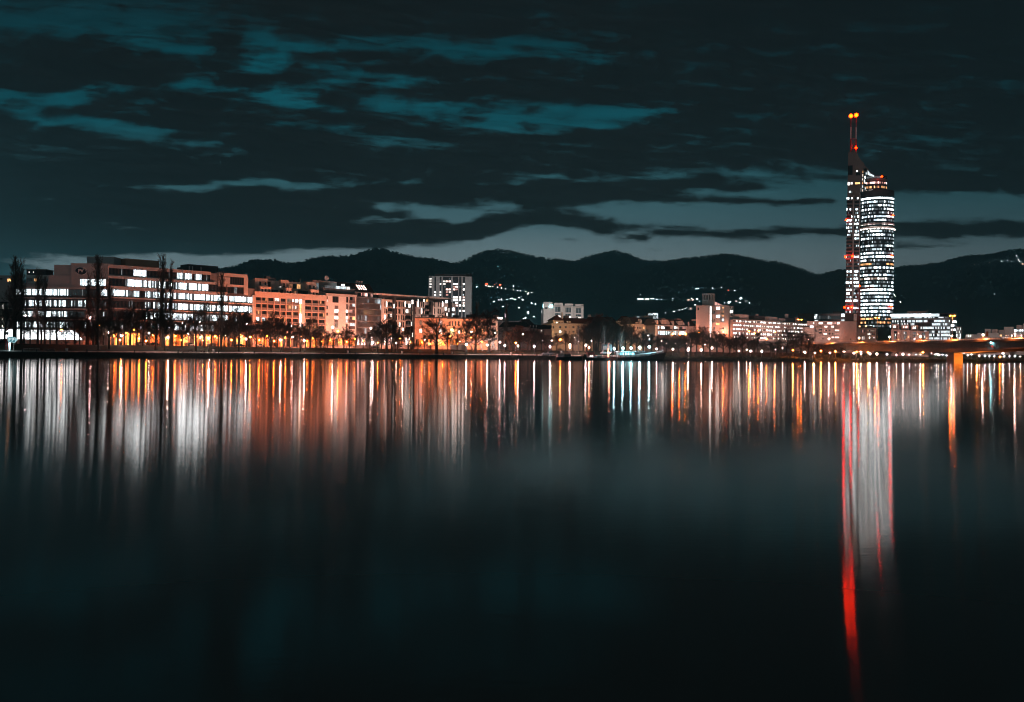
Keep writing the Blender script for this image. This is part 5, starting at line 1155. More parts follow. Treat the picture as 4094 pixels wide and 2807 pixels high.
# construction crane seen end on
f = flat(3427, 3440, 720)
C = thing('tower_crane', 'red lattice tower crane seen end on before the skyscraper, red lamp on top', 'crane', tuple(f.base()))
mb = MB(); xa, xb = f.lx(3427.5), f.lx(3438.5); w = (xb - xa); z1 = f.lz(3433, 1166); n = 20; hh = z1 / n
for x, y in ((xa, 0), (xb, 0), (xb, w), (xa, w)): mb.tube(f.P(x, y, 0), f.P(x, y, z1), .14, .14, 4, RED)
for k in range(n):
    za, zb2 = k * hh, (k + 1) * hh
    for y in (0, w): mb.tube(f.P(xa if k % 2 else xb, y, za), f.P(xb if k % 2 else xa, y, zb2), .08, .08, 4, RED); mb.tube(f.P(xa, y, zb2), f.P(xb, y, zb2), .08, .08, 4, RED)
    for x in (xa, xb): mb.tube(f.P(x, 0 if k % 2 else w, za), f.P(x, w if k % 2 else 0, zb2), .08, .08, 4, RED)
mb.build('mast', C)
mb = MB(); mb.box(f, xa - .4, xb + .4, -.4, w + .4, z1, z1 + .8, RED); mb.build('slewing_ring', C)
mb = MB(); mb.box(f, xa - 1.5, xa - .5, -1.2, 1.2, z1 - .8, z1 + 1.4, DMETAL); mb.build('cab', C)
mb = MB(); xm = (xa + xb) / 2; top_ = f.P(xm + .8, 1, f.lz(3437, 1146))
for x, y in ((xa, 0), (xb, 0), (xb, w), (xa, w)): mb.tube(f.P(x, y, z1 + .8), top_, .13, .1, 4, RED)
mb.build('tower_head', C)
mb = MB(); j0 = f.P(xm, w / 2, z1 + 1.1)
for s in (-.6, .6): mb.tube(f.P(xm + s, -26, z1 + 1.2), f.P(xm + s, 12, z1 + 1.2), .1, .1, 4, RED)
mb.tube(f.P(xm, -26, z1 + 2.3), f.P(xm, 12, z1 + 2.3), .1, .1, 4, RED)
for k in range(19):
    y = -26 + 2 * k
    for s in (-.6, .6): mb.tube(f.P(xm + s, y, z1 + 1.2), f.P(xm, y + 1, z1 + 2.3), .06, .06, 4, RED); mb.tube(f.P(xm, y + 1, z1 + 2.3), f.P(xm + s, y + 2, z1 + 1.2), .06, .06, 4, RED)
mb.build('jib', C)
mb = MB(); mb.ball(top_ + Vector((0, 0, .6)), .6, REDS, 8, 6); mb.build('beacon', C)

# glass office beside the bridge
f = flat(3561, 3802, 768, 750)
B = thing('glass_office', 'wide glass office block with a brilliant sloping glass roof beside the bridge', 'office building', tuple(f.base()))
wallbox(B, f, [(3561, 3801, 1267, None, .6, 22)], DARKC)
cxx, cyr = f.lx(3801, y=9), 9.0; rr3 = f.lx(3823, y=9) - cxx
mb = MB(); mb.prism([f.P(cxx + rr3 * cos(t * pi / 14 - pi / 2), cyr + rr3 * 1.1 * sin(t * pi / 14 - pi / 2), -1) for t in range(15)], (0, 0, f.lz(3810, 1252, 9) + 1), DARKC); mb.build('round_corner', B)
for j, yq in enumerate((1283, 1298, 1315, 1331, 1346)):
    mb = MB(); z0, z1 = f.lz(3812, yq + 8, 9), f.lz(3812, yq, 9)
    for t in range(8):
        t0, t1 = -pi / 2 + t * pi / 9, -pi / 2 + (t + 1) * pi / 9 - .04; q = lambda a, z: f.P(cxx + (rr3 + .08) * cos(a), cyr + (rr3 + .08) * 1.1 * sin(a), z)
        mb.face([q(t0, z0), q(t1, z0), q(t1, z1), q(t0, z1)], pick((.3, .3, .3, .3), (LC[0], LC[1], LC[2], GLASS)) if j < 3 else GLASS)
    mb.build('corner_window', B)
ROOFG = lit('roof_glazing', (.88, .97, 1.0), 4.2, vary=.35)
n = 22; xa, xb = f.lx(3562), f.lx(3799)
for k in range(n):
    x0, x1_ = xa + (xb - xa) * k / n + .08, xa + (xb - xa) * (k + 1) / n - .08; zz0, zz1 = f.lz(3680, 1266), f.lz(3680, 1254)
    mb = MB(); mb.face([f.P(x0, .3, zz0), f.P(x1_, .3, zz0), f.P(x1_, 2.6, zz1), f.P(x0, 2.6, zz1)], ROOFG if k < 15 else LC[1] if k < 18 else GLASS)
    mb.box(f, x1_, x1_ + .16, .2, .5, zz0 - .3, zz0 + .2, METAL); mb.build('roof_pane', B)
mb = MB(); mb.box(f, xa, f.lx(3806), 2.6, 22, f.lz(3680, 1267), f.lz(3680, 1252.5), DARKC); mb.box(f, xa, f.lx(3806), -.4, .6, f.lz(3680, 1274.5), f.lz(3680, 1273), METAL); mb.build('roof', B)
for j, (ya, yb, segs) in enumerate(((1267, 1273, [(3562, 3640, .75), (3640, 3720, .7), (3720, 3798, .6)]), (1279, 1289, [(3562, 3632, .3), (3632, 3708, .75), (3733, 3798, .85)]), (1292, 1302, [(3562, 3636, .3), (3640, 3656, .9), (3725, 3775, .85), (3776, 3798, .6)]), (1306, 1316, [(3680, 3733, 1), (3734, 3798, .6)]), (1322, 1331, [(3690, 3798, .5)]), (1334, 1345, [(3700, 3798, .6)]), (1349, 1358, [(3562, 3700, .4), (3705, 3798, .75)]))):
    bands(B, f, 3680, [(ya, yb, [(a_, b_, min(1, c_ + .15)) for a_, b_, c_ in segs], [LC[1], LC[1], LC[2]])], y=.58, unit=5)
mb = MB()
for ya in (1276, 1290.5, 1304, 1318.5, 1332.5, 1347): boxpx(mb, f, 3561, 3800, ya, ya + 1.6, -.9, .6, METAL)
mb.build('sunshade', B)
mb = MB(); boxpx(mb, f, 3627, 3703, 1244.5, 1252.4, 8, 16, METAL); mb.build('roof_plant', B)
mb = MB(); q = f.P(f.lx(3709, y=9), 9, f.lz(3709, 1252, 9)); mb.tube(q, q + Vector((0, 0, 2.6)), .25, .25, 6, WPAINT); mb.build('flue', B)
f = flat(3822, 3842, 748, 746.4)
B = thing('glass_annex', 'narrow glazed annex with white frames right of the glass bridge office', 'building', tuple(f.base()))
wallbox(B, f, [(3822, 3843, 1306, None, .3, 10)], MIDC)
for j in range(4):
    for k in range(2): winpx(B, f, 3823 + k * 10, 3832 + k * 10, 1309 + j * 13, 1320 + j * 13, lights(.55, LC), 2, y=.28, fm=FRAMEW, fw=.18)
f = flat(3563, 3712, 645, 636)
B = thing('stepped_flats', 'stepped pinkish flats with loggias standing just behind the bridge railing', 'apartment block', tuple(f.base()))
for i, p in enumerate((3563, 3602, 3640, 3676)):
    dy = i * 2.2; y0 = i * 1.5
    wallbox(B, f, [(p, p + 10, 1318 + dy, None, y0, 14), (p + 10, p + 24, 1319 + dy, None, y0 + 1.2, 14), (p + 24, p + 37.5, 1318 + dy, None, y0, 14)] + ([(p + 2, p + 30, 1296 + dy, 1318 + dy, y0 + 3, 13)] if i < 3 else []), PINKW)
    for j in range(3):
        winpx(B, f, p + 11, p + 23, 1324 + dy + 11 * j, 1333 + dy + 11 * j, lights(.45, [LC[1], LC[2], LC[2]]), 3, y=y0 + 1.18, name='loggia_window')
        if (i + j) % 2 == 0: winpx(B, f, p + 27, p + 32, 1330 + dy + 13 * j, 1335 + dy + 13 * j, lambda: pick((1, 1), (LO[0], LP[0])), 2, y=y0 - .02)
    if i < 3: winpx(B, f, p + 9, p + 26, 1302 + dy, 1310 + dy, lights((.6, 1, .5)[i], (LW, LP, LW)[i]), 4, y=y0 + 2.98); wallbox(B, f, [(p + 8, p + 28, 1312 + dy, 1317.5 + dy, y0 + .3, y0 + .5)], MIDC, 'terrace_panel')
# right-hand white flats beyond the pier
f = flat(3859, 4110, 770, 748)
B = thing('white_flats', 'low white flats with stepped roof boxes behind the bridge at the right edge', 'apartment block', tuple(f.base()))
wallbox(B, f, [(3859, 3910, 1342, None, 4, 14), (3908, 3994, 1331, None, 0, 16), (3994, 4110, 1336, None, 2, 16), (4052, 4110, 1316, 1336, 5, 15)], WHITE)
for p0, p1, ya, yb, m in ((3937, 3960, 1315.5, 1331, WHITE), (3965, 3988, 1317, 1331, PINKW), (3992, 4018, 1319, 1336, CLAD), (4014, 4052, 1307, 1336, WHITE), (4064, 4087, 1300, 1316, PINKW), (4090, 4110, 1292, 1316, WHITE)): wallbox(B, f, [(p0, p1, ya, yb, 6, 12)], m, 'roof_box')
for p0, p1, ya, yb, b, pal in ((4054, 4094, 1318, 1325, .8, LC), (3995, 4040, 1338, 1345, .35, LO), (4042, 4100, 1338, 1346, .45, LP), (3864, 3882, 1339, 1347, .5, LW), (3996, 4060, 1349, 1356, .3, LO)): winpx(B, f, p0, p1, ya, yb, lights(b, pal), 9, y={4054: 4.98, 3864: 3.98}.get(p0, 1.98))
for k in range(3):
    p = 3861 + k * 17; wallbox(B, f, [(p, p + 14, 1336 + k * .8, 1342, 5, 9)], WHITE, 'roof_lantern')
# lit offices under and beyond the bridge
for p0, p1, Y, ya, b, lab in ((3838, 3990, 800, 1402, .75, 'long lit glass front glimpsed under the bridge right of the pier'), (3992, 4120, 780, 1394, .7, 'lit glass front under the bridge at the right edge'), (3600, 3800, 820, 1402, .45, 'dim lit glass front glimpsed under the bridge left of the pier')):
    f = flat(p0, p1, Y)
    B = thing('riverside_office', lab, 'office building', tuple(f.base()))
    h_ = max(4.6, f.lz((p0 + p1) / 2, ya)); mb = MB(); mb.box(f, 0, f.w, .3, 10, -2, h_ + .3, MIDC); mb.build('wall', B)
    n = 14
    for k in range(n): window(B, f, f.w * k / n, f.w * (k + 1) / n - .15, .9, h_, lights(b, LC), 5, name='window_band', y=.28, rows=2)
# ------------------------------------------------------------------ bridge
ba, bb = Vector((194, 700)), Vector((232, 262))
f = Frame(ba, bb, 0.0)
B = thing('road_bridge', 'long concrete road bridge with haunched girder crossing the river at the right', 'bridge', (ba.x, ba.y, 0))
DZ = 11.0
def girder_bottom(x):
    X = [0, 120, 190, 212, 225, 300, 440]; return lerp_table(list(zip(X, [6.6, 6.4, 5.9, 5.55, 5.6, 8.3, 8.6])), x)
BW = -19.0
mb = MB(); xs_b = [0, 40, 80, 120, 150, 180, 195, 205, 212, 219, 226, 240, 260, 280, 300, 330, 360, 400, 440]
for a, b in zip(xs_b, xs_b[1:]):
    mb.hexa([f.P(a, 1.2, girder_bottom(a)), f.P(b, 1.2, girder_bottom(b)), f.P(b, 17.5, girder_bottom(b)), f.P(a, 17.5, girder_bottom(a)), f.P(a, 1.2, DZ - .8), f.P(b, 1.2, DZ - .8), f.P(b, 17.5, DZ - .8), f.P(a, 17.5, DZ - .8)], CONCR)
mb.build('girder', B)
mb = MB(); mb.box(f, -60, f.w, 0, 19, DZ - .79, DZ, CONCR); mb.box(f, -60, f.w, -.15, .25, DZ - .5, DZ + .35, CONCR); mb.build('deck', B)
mb = MB(); mb.box(f, -60, f.w, 2.5, 17, DZ + .004, DZ + .05, ASPH); mb.build('carriageway', B)
for y, st in ((.05, 2.0), (18.7, 2.0)):
    mb = MB()
    for zz in (.55, .85, 1.25): mb.box(f, -60, f.w, y - .03, y + .03, DZ + zz, DZ + zz + .06, METAL)
    x = -60
    while x < f.w: mb.box(f, x, x + .08, y - .05, y + .05, DZ + .3, DZ + 1.25, METAL); x += st
    mb.build('railing', B)
mb = MB()
for z in (.45, .75): mb.box(f, -60, f.w, 2.2, 2.35, DZ + z, DZ + z + .22, WPAINT)
x = -60
while x < f.w: mb.box(f, x, x + .14, 2.36, 2.5, DZ, DZ + .95, METAL); x += 4
mb.build('crash_barrier', B)
px_ = 214.5
mb = MB(); 
pts = [f.P(px_ - 3.4, 1.6, -3), f.P(px_ + 3.4, 1.6, -3), f.P(px_ + 3.4, 6.1, -3), f.P(px_ - 3.4, 6.1, -3)]
mb.prism(pts, (0, 0, 8.2), CONCR); mb.box(f, px_ - 2.6, px_ + 2.6, 2.2, 5.5, 5.21, 5.52, DARKC); mb.build('pier', B)
mb = MB(); mb.box(f, 30, 34, 1.5, 17, -1, 6.5, CONCR); mb.build('abutment', B)
def spot(root, loc, target, power, col, size=120, blend=.6, r=.25, name='lamp_light'):
    l = bpy.data.lights.new(name, 'SPOT'); l.energy = power; l.color = col; l.spot_size = R(size); l.spot_blend = blend; l.shadow_soft_size = r
    o = bpy.data.objects.new(name, l); COL.objects.link(o)
    d = Vector(target) - Vector(loc); o.rotation_euler = d.to_track_quat('-Z', 'Y').to_euler()
    if root is not None: o.parent = root; o.location = Vector(loc) - ORG[root.name]
    else: o.location = loc
    return o
FL = thing('floodlight', 'floodlight on the water side washing the bridge pier in orange', 'floodlight', tuple(f.P(px_ + 16, 6, 1.2)))
q = f.P(px_ + 16, 6, 1.2)
mb = MB(); mb.box(f, px_ + 15.6, px_ + 16.4, 5.6, 6.4, -1, .8, CONCR); mb.build('dolphin', FL)
mb = MB(); mb.box(f, px_ + 15.8, px_ + 16.3, 5.8, 6.3, .82, 1.2, DMETAL); mb.build('lamp_housing', FL)
spot(FL, q + Vector((0, 0, .15)), f.P(px_ + 3, 4.5, 4.2), 42000, (1, .25, .025), 125); spot(FL, q + Vector((0, 0, .2)), f.P(px_ + 40, 9, 7.6), 9000, (1, .22, .03), 120)
NL = thing('navigation_light', 'bright cyan navigation light hung on the bridge girder right of the pier', 'lamp', tuple(pix(3963, 1366, 455)))
def on_bridge(px, py, y=0.0):
    """Point on the bridge's water side plane seen at a pixel."""
    x = f.lx(px, y=y); p = f.P(x, y, 0); a, e = ratio(px, py); return Vector((p.x, p.y, CAM_H + e * p.y))
q = on_bridge(3963, 1367, .6); NL.location = q; ORG[NL.name] = q
mb = MB(); mb.ball(q + Vector((-.1, -.1, 0)), .42, lit('navigation_glow', (.25, .85, 1.0), 130, sample=True, vary=0), 8, 6); mb.build('lens', NL)
mb = MB(); mb.tube(q + Vector((0, 0, .4)), q + Vector((0, 0, 1.6)), .08, .08, 6, METAL); mb.build('bracket', NL)
q = on_bridge(3966, 1384, .5); TS = thing('triangle_sign', 'small red triangle sign on the bridge girder below the cyan light', 'sign', tuple(q))
mb = MB(); mb.prism([q + Vector((-.7, -.2, 0)), q + Vector((.5, -.2, -.8)), q + Vector((.5, -.2, .8))], (0, .1, 0), lit('red_sign_glow', (1, .12, .08), .6, vary=0)); mb.build('panel', TS)
mb = MB(); mb.tube(q + Vector((.5, -.1, 0)), q + Vector((.5, .7, 0)), .06, .06, 5, METAL); mb.build('bracket', TS)
q = on_bridge(3947, 1335, 1.0); OS = thing('traffic_sign', 'tall orange warning board on the bridge above the cyan light', 'sign', tuple(q))
mb = MB(); mb.hexa([q + Vector(v) for v in ((-.5, 0, -1.1), (.5, 0, -1.1), (.5, .1, -1.1), (-.5, .1, -1.1), (-.5, 0, 1.1), (.5, 0, 1.1), (.5, .1, 1.1), (-.5, .1, 1.1))], mat('orange_board', (.6, .17, .03))); mb.build('panel', OS)
mb = MB(); mb.tube(q + Vector((0, .2, -4)), q + Vector((0, .2, 1)), .07, .07, 6, METAL); mb.build('post', OS)

# ------------------------------------------------------------------ lamps
KINDS = {  # colour, emission, head radius, post name
 'w': ((1.0, .76, .68), 300, .36), 'p': ((1.0, .62, .62), 270, .36), 'o': ((1.0, .13, .008), 460, .37), 'c': ((.36, .90, 1.0), 560, .44), 'r': ((1.0, .22, .12), 560, .32), 's': ((.80, .92, 1.0), 170, .20), 'd': ((1.0, .70, .52), 190, .20)}
DESC = {'w': 'pinkish white path lamp', 'p': 'rosy white path lamp', 'o': 'orange sodium street lamp', 'c': 'cyan white deck lamp', 'r': 'red glowing post lamp', 's': 'small cool white lamp', 'd': 'small warm white lamp'}
def lampmat(k): return lit('lamp_' + {'w': 'white', 'p': 'rosy', 'o': 'sodium', 'c': 'cyan', 'r': 'red', 's': 'cool', 'd': 'warm'}[k], KINDS[k][0], KINDS[k][1], sample=True, vary=0)
LMESH = {}
def lamp(px, py, back, k, base=None, arm=False, desc=None, group='lamps along the river bank', scale=1.0):
    if base is None: g = at(px, back)
    else: g = Vector(base)
    head = pix(px, py, g.y); head = Vector((g.x, g.y, max(head.z, g.z + 1.2)))
    L = thing('lamp_post', 'x', 'street lamp', tuple(g), group); r = KINDS[k][2] * scale
    mb = MB(); mb.tube(g - Vector((0, 0, .2)), head, .10, .065, 6, METAL)
    if arm: mb.tube(head, head + Vector((0, 1.0, .12)), .05, .05, 5, METAL)
    mb.tube(g, g + Vector((0, 0, .9)), .15, .13, 6, DMETAL); mb.build('post', L)
    mb = MB(); c = head + Vector((0, 0, r * .9)); mb.ball(c, r, lampmat(k), 8, 6, .9); mb.build('lamp_head', L)
    mb = MB(); mb.tube(c + Vector((0, 0, r * .92)), c + Vector((0, 0, r * 1.15)), r * .9, r * .3, 8, DMETAL, True); mb.build('cap', L)
    zone_label(L, px, desc or DESC[k]); return L, c
path = [(433, 1332, 30, 'w'), (485, 1345, 34, 'w'), (596, 1336, 30, 'w'), (671, 1352, 12, 'w'), (753, 1339, 30, 'w'), (834, 1355, 12, 'w'), (902, 1344, 30, 'd'), (983, 1358, 12, 'w'), (1121, 1362, 12, 'w'), (1170, 1351, 30, 'p'), (1216, 1364, 13, 'w'),
        (1490, 1372, 12, 'w'), (1584, 1373, 12, 'd'), (1697, 1360, 30, 'w'), (1864, 1380, 12, 'w'), (1839, 1366, 28, 'd'), (1948, 1382, 13, 'w'), (1998, 1371, 22, 'p'), (2018, 1384, 12, 'p'), (2071, 1385, 12, 'w'), (2136, 1387, 12, 'p'), (2199, 1388, 12, 'p'), (2278, 1391, 10, 'p'), (2278, 1381, 22, 'p'), (2342, 1383, 18, 'w'),
        (2690, 1399, 14, 'w'), (2751, 1401, 14, 'w'), (2753, 1393, 26, 'd'), (2804, 1401, 14, 'w'), (2847, 1394, 20, 'w'), (2954, 1405, 14, 'd'), (3001, 1406, 13, 'w'), (3045, 1407, 13, 'w'), (3129, 1392, 30, 'd'), (3218, 1411, 12, 'w'), (3258, 1412, 12, 'd'), (3317, 1412, 12, 'd'), (3375, 1406, 16, 'd'),
        (3414, 1415, 12, 'w'), (3441, 1407, 24, 'd'), (3443, 1416, 14, 'd'), (3478, 1417, 12, 'w'), (3506, 1417, 12, 'w'), (3547, 1418, 12, 's'), (3584, 1419, 12, 'd'), (3611, 1418.5, 12, 'w')]
for px, py, back, k in path: lamp(px, py, back, k)
for px, py, back, k in [(100, 1265, 38, 'p'), (360, 1274, 38, 'p'), (729, 1295, 36, 'w'), (797, 1291, 36, 'w'), (985, 1298, 36, 'p'), (1165, 1304, 36, 'p'), (1329, 1311, 30, 'w'), (1482, 1316, 30, 'w'), (1610, 1320, 32, 'w'), (1884, 1328, 26, 'w'), (1979, 1334, 28, 'w'), (2090, 1338, 60, 'd')]:
    L, c = lamp(px, py, back, k, desc={'p': 'high rosy street lamp', 'w': 'high white street lamp', 'd': 'high warm street lamp'}[k], group='tall street lamps behind the bank')
    if px in (1482, 1610): spot(L, c + Vector((0, .6, .2)), c + Vector((-.6, 1, .35)) * 1.0, 9000, (1, .55, .42), 150)
# orange street lamps whose light falls on road and facades
fn = Vector((-cos(R(43)), sin(R(43)), 0))
ORANGE = [(245, 1322, 44), (397, 1304, 44), (455, 1345, 44), (535, 1322, 44), (610, 1342, 44), (700, 1345, 44), (860, 1348, 44), (1000, 1350, 44), (1068, 1347, 44), (1140, 1352, 44), (1250, 1355, 43), (1351, 1327, 43), (1418, 1358, 43), (1535, 1352, 43), (1600, 1356, 43), (1687, 1372, 34), (1745, 1362, 36), (1800, 1348, 38), (1884, 1352, 30), (1925, 1368, 24)]
for i, (px, py, back) in enumerate(ORANGE):
    L, c = lamp(px, py, back, 'o', arm=True, group='orange street lamps along the road')
    bld = px > 1640
    tgt = c + (Vector((0, 1, 0)) if bld else fn) * 22 + Vector((0, 0, 6 if 990 < px < 1640 else 3))
    pw = 950 if px < 990 else 17000 if px < 1310 else 12500 if px < 1640 else 12000
    spot(L, c + Vector((0, .6, .2)), tgt, pw, (1, .70, .64) if px < 990 else (1, .28, .14) if px < 1310 else (1, .37, .23) if px < 1640 else (1, .38, .19), 150)
for px, py in ((480, 1362), (505, 1334), (556, 1356), (584, 1366), (640, 1358), (725, 1362), (812, 1364), (925, 1362), (960, 1340), (1036, 1362), (1095, 1366), (1205, 1345), (1228, 1366), (1283, 1368), (1320, 1362), (1385, 1368), (1455, 1366), (1510, 1372), (1570, 1366), (1640, 1370), (1720, 1376), (1770, 1374), (1828, 1378)):
    lamp(px, py, 46 if px < 1640 else 30, 'o', desc='low orange street lamp', group='low orange lamps along the road', scale=.8)
for px, py, back in ((3340, 1406, 14), (3425, 1408, 14), (3470, 1410, 13), (3282, 1404, 20), (3170, 1402, 26), (3690, 1411, 20)):
    L, c = lamp(px, py, back, 'o', desc='low orange park lamp', group='orange lamps in the bushes by the bridge', scale=.7); spot(L, c + Vector((0, -.5, .1)), c + Vector((0, -3, -4)), 5200, (1, .26, .03), 160)
for px, py, back in [(2062, 1373, 18), (2240, 1360, 30), (2689, 1338, 70), (2717, 1337, 70), (2740, 1338, 70), (2793, 1333, 60), (2891, 1329, 62), (2994, 1327, 80), (3016, 1335, 76), (3032, 1324, 84), (3097, 1328, 84), (3064, 1358, 80)]:
    L, c = lamp(px, py, back, 'o', arm=True, group='orange street lamps along the road')
    if px > 2600:
        pw = 3200 if 2780 < px < 2900 else 6000 if px < 2780 else 9000
        spot(L, c + Vector((0, .6, .2)), c + Vector((0 if px > 2780 else -2, 22, 4)), pw, (1, .42, .29) if px < 2900 else (1, .48, .38), 150)
def fill_light(px, py, Y, tgt, pw, col, lab, size=110):  # fill light added to brighten a facade, given a small housing and post
    q = pix(px, py, Y); q.z = max(q.z, gz(q.x, q.y) + 1); L = thing('floodlight', lab, 'floodlight', tuple(q))
    mb = MB(); mb.hexa([q + Vector(v) for v in ((-.4, -.2, -.3), (.4, -.2, -.3), (.4, .1, -.3), (-.4, .1, -.3), (-.4, -.2, .3), (.4, -.2, .3), (.4, .1, .3), (-.4, .1, .3))], DMETAL); mb.build('lamp_housing', L)
    mb = MB(); mb.tube(Vector((q.x, q.y, gz(q.x, q.y) - .2)), q - Vector((0, 0, .3)), .09, .07, 6, METAL); mb.build('post', L)
    spot(L, q + Vector((0, .5, 0)), tgt, pw, col, size); return L
fill_light(2120, 1330, 900, pix(2185, 1240, 1050), 230000, (1, .88, .82), 'added fill light on a post aimed at the comb shaped white block', 60)
fill_light(2290, 1330, 960, pix(2290, 1240, 1050), 130000, (1, .84, .78), 'added fill light on a post facing the right slabs of the comb block', 90)
fill_light(1760, 1330, 800, pix(1800, 1170, 900), 105000, (.95, .90, .92), 'added fill light on a post aimed at the striped high rise', 80)
fill_light(2222, 1345, 655, pix(2260, 1300, 690), 22000, (1, .55, .30), 'floodlight on a post before the cream hipped roof house', 140)
fill_light(1803, 1284, 587, Vector((-48, 599, 21)), 8500, (1, .55, .42), 'added fill light on a post between the brick hall and the long pale block', 170)
fill_light(2520, 1345, 640, pix(2520, 1300, 680), 20000, (1, .5, .26), 'added fill light on a post before the cream terrace row', 140)
fill_light(3290, 1352, 690, pix(3310, 1300, 730), 14000, (1, .52, .44), 'floodlight on a post before the pink apartment block', 150)
fill_light(3400, 1356, 640, pix(3400, 1300, 690), 9000, (1, .5, .42), 'added fill light on a post before the windowless end wall', 140)
fill_light(3640, 1352, 615, pix(3640, 1330, 640), 9000, (1, .60, .52), 'added fill light on a post before the stepped flats', 150)
fill_light(3960, 1352, 700, pix(3980, 1325, 760), 30000, (1, .72, .66), 'added fill light on a post before the white flats at right', 140)
fill_light(3362, 1352, 800, pix(3400, 1000, 856), 70000, (1, .62, .55), 'added fill light at the foot of the skyscraper slab', 70)
fill_light(3150, 1365, 700, pix(3110, 1320, 745), 22000, (1, .6, .48), 'added fill light on a post beside the right end of the banded block', 150)
fill_light(440, 1260, 478, Rf.P(Rf.lx(566), 5, 42), 2500, (1, .32, .1), 'added orange fill light behind the corner of the banded offices', 60) if 0 else None
# tall bridge and road masts with T shaped heads
for px, py, pb, Y in ((3198, 1277, 1376, 690), (3507, 1269, 1362, 620), (3808, 1261, 1356, 545)):
    q = pix(px, py, Y); g = Vector((q.x, q.y, 5.4)); L = thing('lamp_mast', 'x', 'street lamp', tuple(g), 'tall sodium masts by the bridge')
    mb = MB(); mb.tube(g - Vector((0, 0, .3)), q, .22, .13, 8, METAL); mb.build('mast', L)
    mb = MB(); mb.tube(q + Vector((-1.3, 0, 0)), q + Vector((1.3, 0, 0)), .09, .09, 6, METAL); mb.build('crossbar', L)
    for s in (-1.1, 1.1): mb = MB(); mb.ball(q + Vector((s, 0, -.2)), .42, lampmat('o'), 8, 5, .5); mb.build('lamp_head', L)
    spot(L, q + Vector((0, -.5, -.5)), q + Vector((0, -4, -20)), 9000, (1, .28, .04), 140); zone_label(L, px, 'tall T headed sodium mast')
for px, py in ((3233, 1357), (3315, 1356), (3435, 1353), (3556, 1349), (3680, 1347), (3805, 1344), (3930, 1341), (4058, 1338)):
    x = f.lx(px, y=1.0); g = f.P(x, 1.0, DZ); q = Vector((g.x, g.y, CAM_H + ratio(px, py)[1] * g.y)); q.z = max(q.z, DZ + 1.8)
    L, c = lamp(px, py, 0, 'w', base=g, desc='white bridge railing lamp', group='lamps along the bridge', scale=.8)
    spot(L, c + Vector((0, -.7, .1)), f.P(x, 2.6, DZ + .2), 20000, (1, .22, .03), 165)
    g2 = f.P(x, -1.6, DZ + 2.6); spot(L, g2, f.P(x, .2, DZ), 2600, (1, .20, .035), 170)  # extra spot off the post, added to warm the parapet and girder
# many small lamps seen under the bridge
for i, (px, py, back, k) in enumerate([(3636, 1419, 30, 's'), (3641, 1411, 60, 's'), (3662, 1419, 30, 's'), (3680, 1419, 26, 's'), (3703, 1413, 50, 's'), (3724, 1413, 50, 'd'), (3738, 1418, 30, 's'), (3746, 1415, 44, 's'), (3754, 1421, 22, 'd'), (3769, 1419, 26, 's'), (3785, 1422, 20, 's'), (3790, 1415, 44, 's'),
    (3869, 1422, 20, 'd'), (3884, 1418, 32, 's'), (3916, 1424, 18, 'd'), (3938, 1424, 18, 's'), (3956, 1425, 16, 's'), (3976, 1425, 16, 's'), (3998, 1428, 12, 'o'), (4010, 1414, 44, 'w'), (4015, 1425, 16, 's'), (4036, 1426, 15, 's'), (4058, 1425, 16, 's'), (4080, 1426, 15, 'd')]):
    lamp(px, py, back, k, group='small lamps under the bridge', scale=.9)
# scattered little lamps deep in the dark wood on the right
for px, py, back, k in [(2167, 1362, 60, 's'), (2205, 1362, 64, 's'), (2295, 1352, 70, 's'), (2314, 1366, 50, 's'), (2364, 1364, 60, 's'), (2390, 1367, 50, 'd'), (2427, 1366, 50, 's'), (2446, 1368, 48, 's'), (2488, 1366, 50, 's'), (2590, 1342, 110, 's'), (2598, 1357, 80, 's'), (2645, 1364, 70, 'd'), (2650, 1330, 150, 'd'), (2665, 1375, 56, 's'), (2702, 1373, 60, 's'), (2744, 1375, 60, 'w'), (2820, 1378, 56, 'd'), (2870, 1382, 50, 'd'), (2986, 1398, 30, 'd'), (3100, 1398, 28, 'd')]:
    lamp(px, py, back, k, group='small lamps in the dark wood', scale=.85)

# ------------------------------------------------------------------ boats
def hull(root, f, x0, x1, w, z0s, zb, m, name='hull', bow=True):
    """Loft: stern at x0, bow at x1; top follows z0s (stern) to zb (bow)."""
    mb = MB(); n = 14; ring = []
    for i in range(n + 1):
        t = i / n; x = x0 + (x1 - x0) * t; hw = w / 2 * (1 if t < .6 else max(.04, 1 - ((t - .6) / .4) ** 2)); zt = z0s + (zb - z0s) * t * t
        rake = (x1 - x0) * .05 * t ** 4
        ring.append([f.P(x - rake, w / 2 - hw * .75, -.6), f.P(x, w / 2 - hw, .7), f.P(x + rake, w / 2 - hw, zt), f.P(x + rake, w / 2 + hw, zt), f.P(x, w / 2 + hw, .7), f.P(x - rake, w / 2 + hw * .75, -.6)])
    for a, b in zip(ring, ring[1:]):
        for j in range(6): mb.face([a[j], b[j], b[(j + 1) % 6], a[(j + 1) % 6]], m)
    mb.face(ring[0][::-1], m); mb.face(ring[-1], m)
    return mb.build(name, root)
HULLM = mat('black_hull', (.022, .022, .024), rough=.5, var=.4, scale=.8)
WHULL = mat('white_bulwark', (.62, .66, .67), rough=.6, var=.3, scale=1.2)
f = Frame((58.0, 547), (85.5, 552), 0)
B = thing('restaurant_ship', 'moored restaurant ship with white bulwark and deck lit bright cyan', 'ship', tuple(f.base()))
hull(B, f, 0, f.w, 8, 1.9, 4.6, HULLM)
shz = lambda x: 1.9 + 2.7 * (x / f.w) ** 2
mb = MB(); n = 22
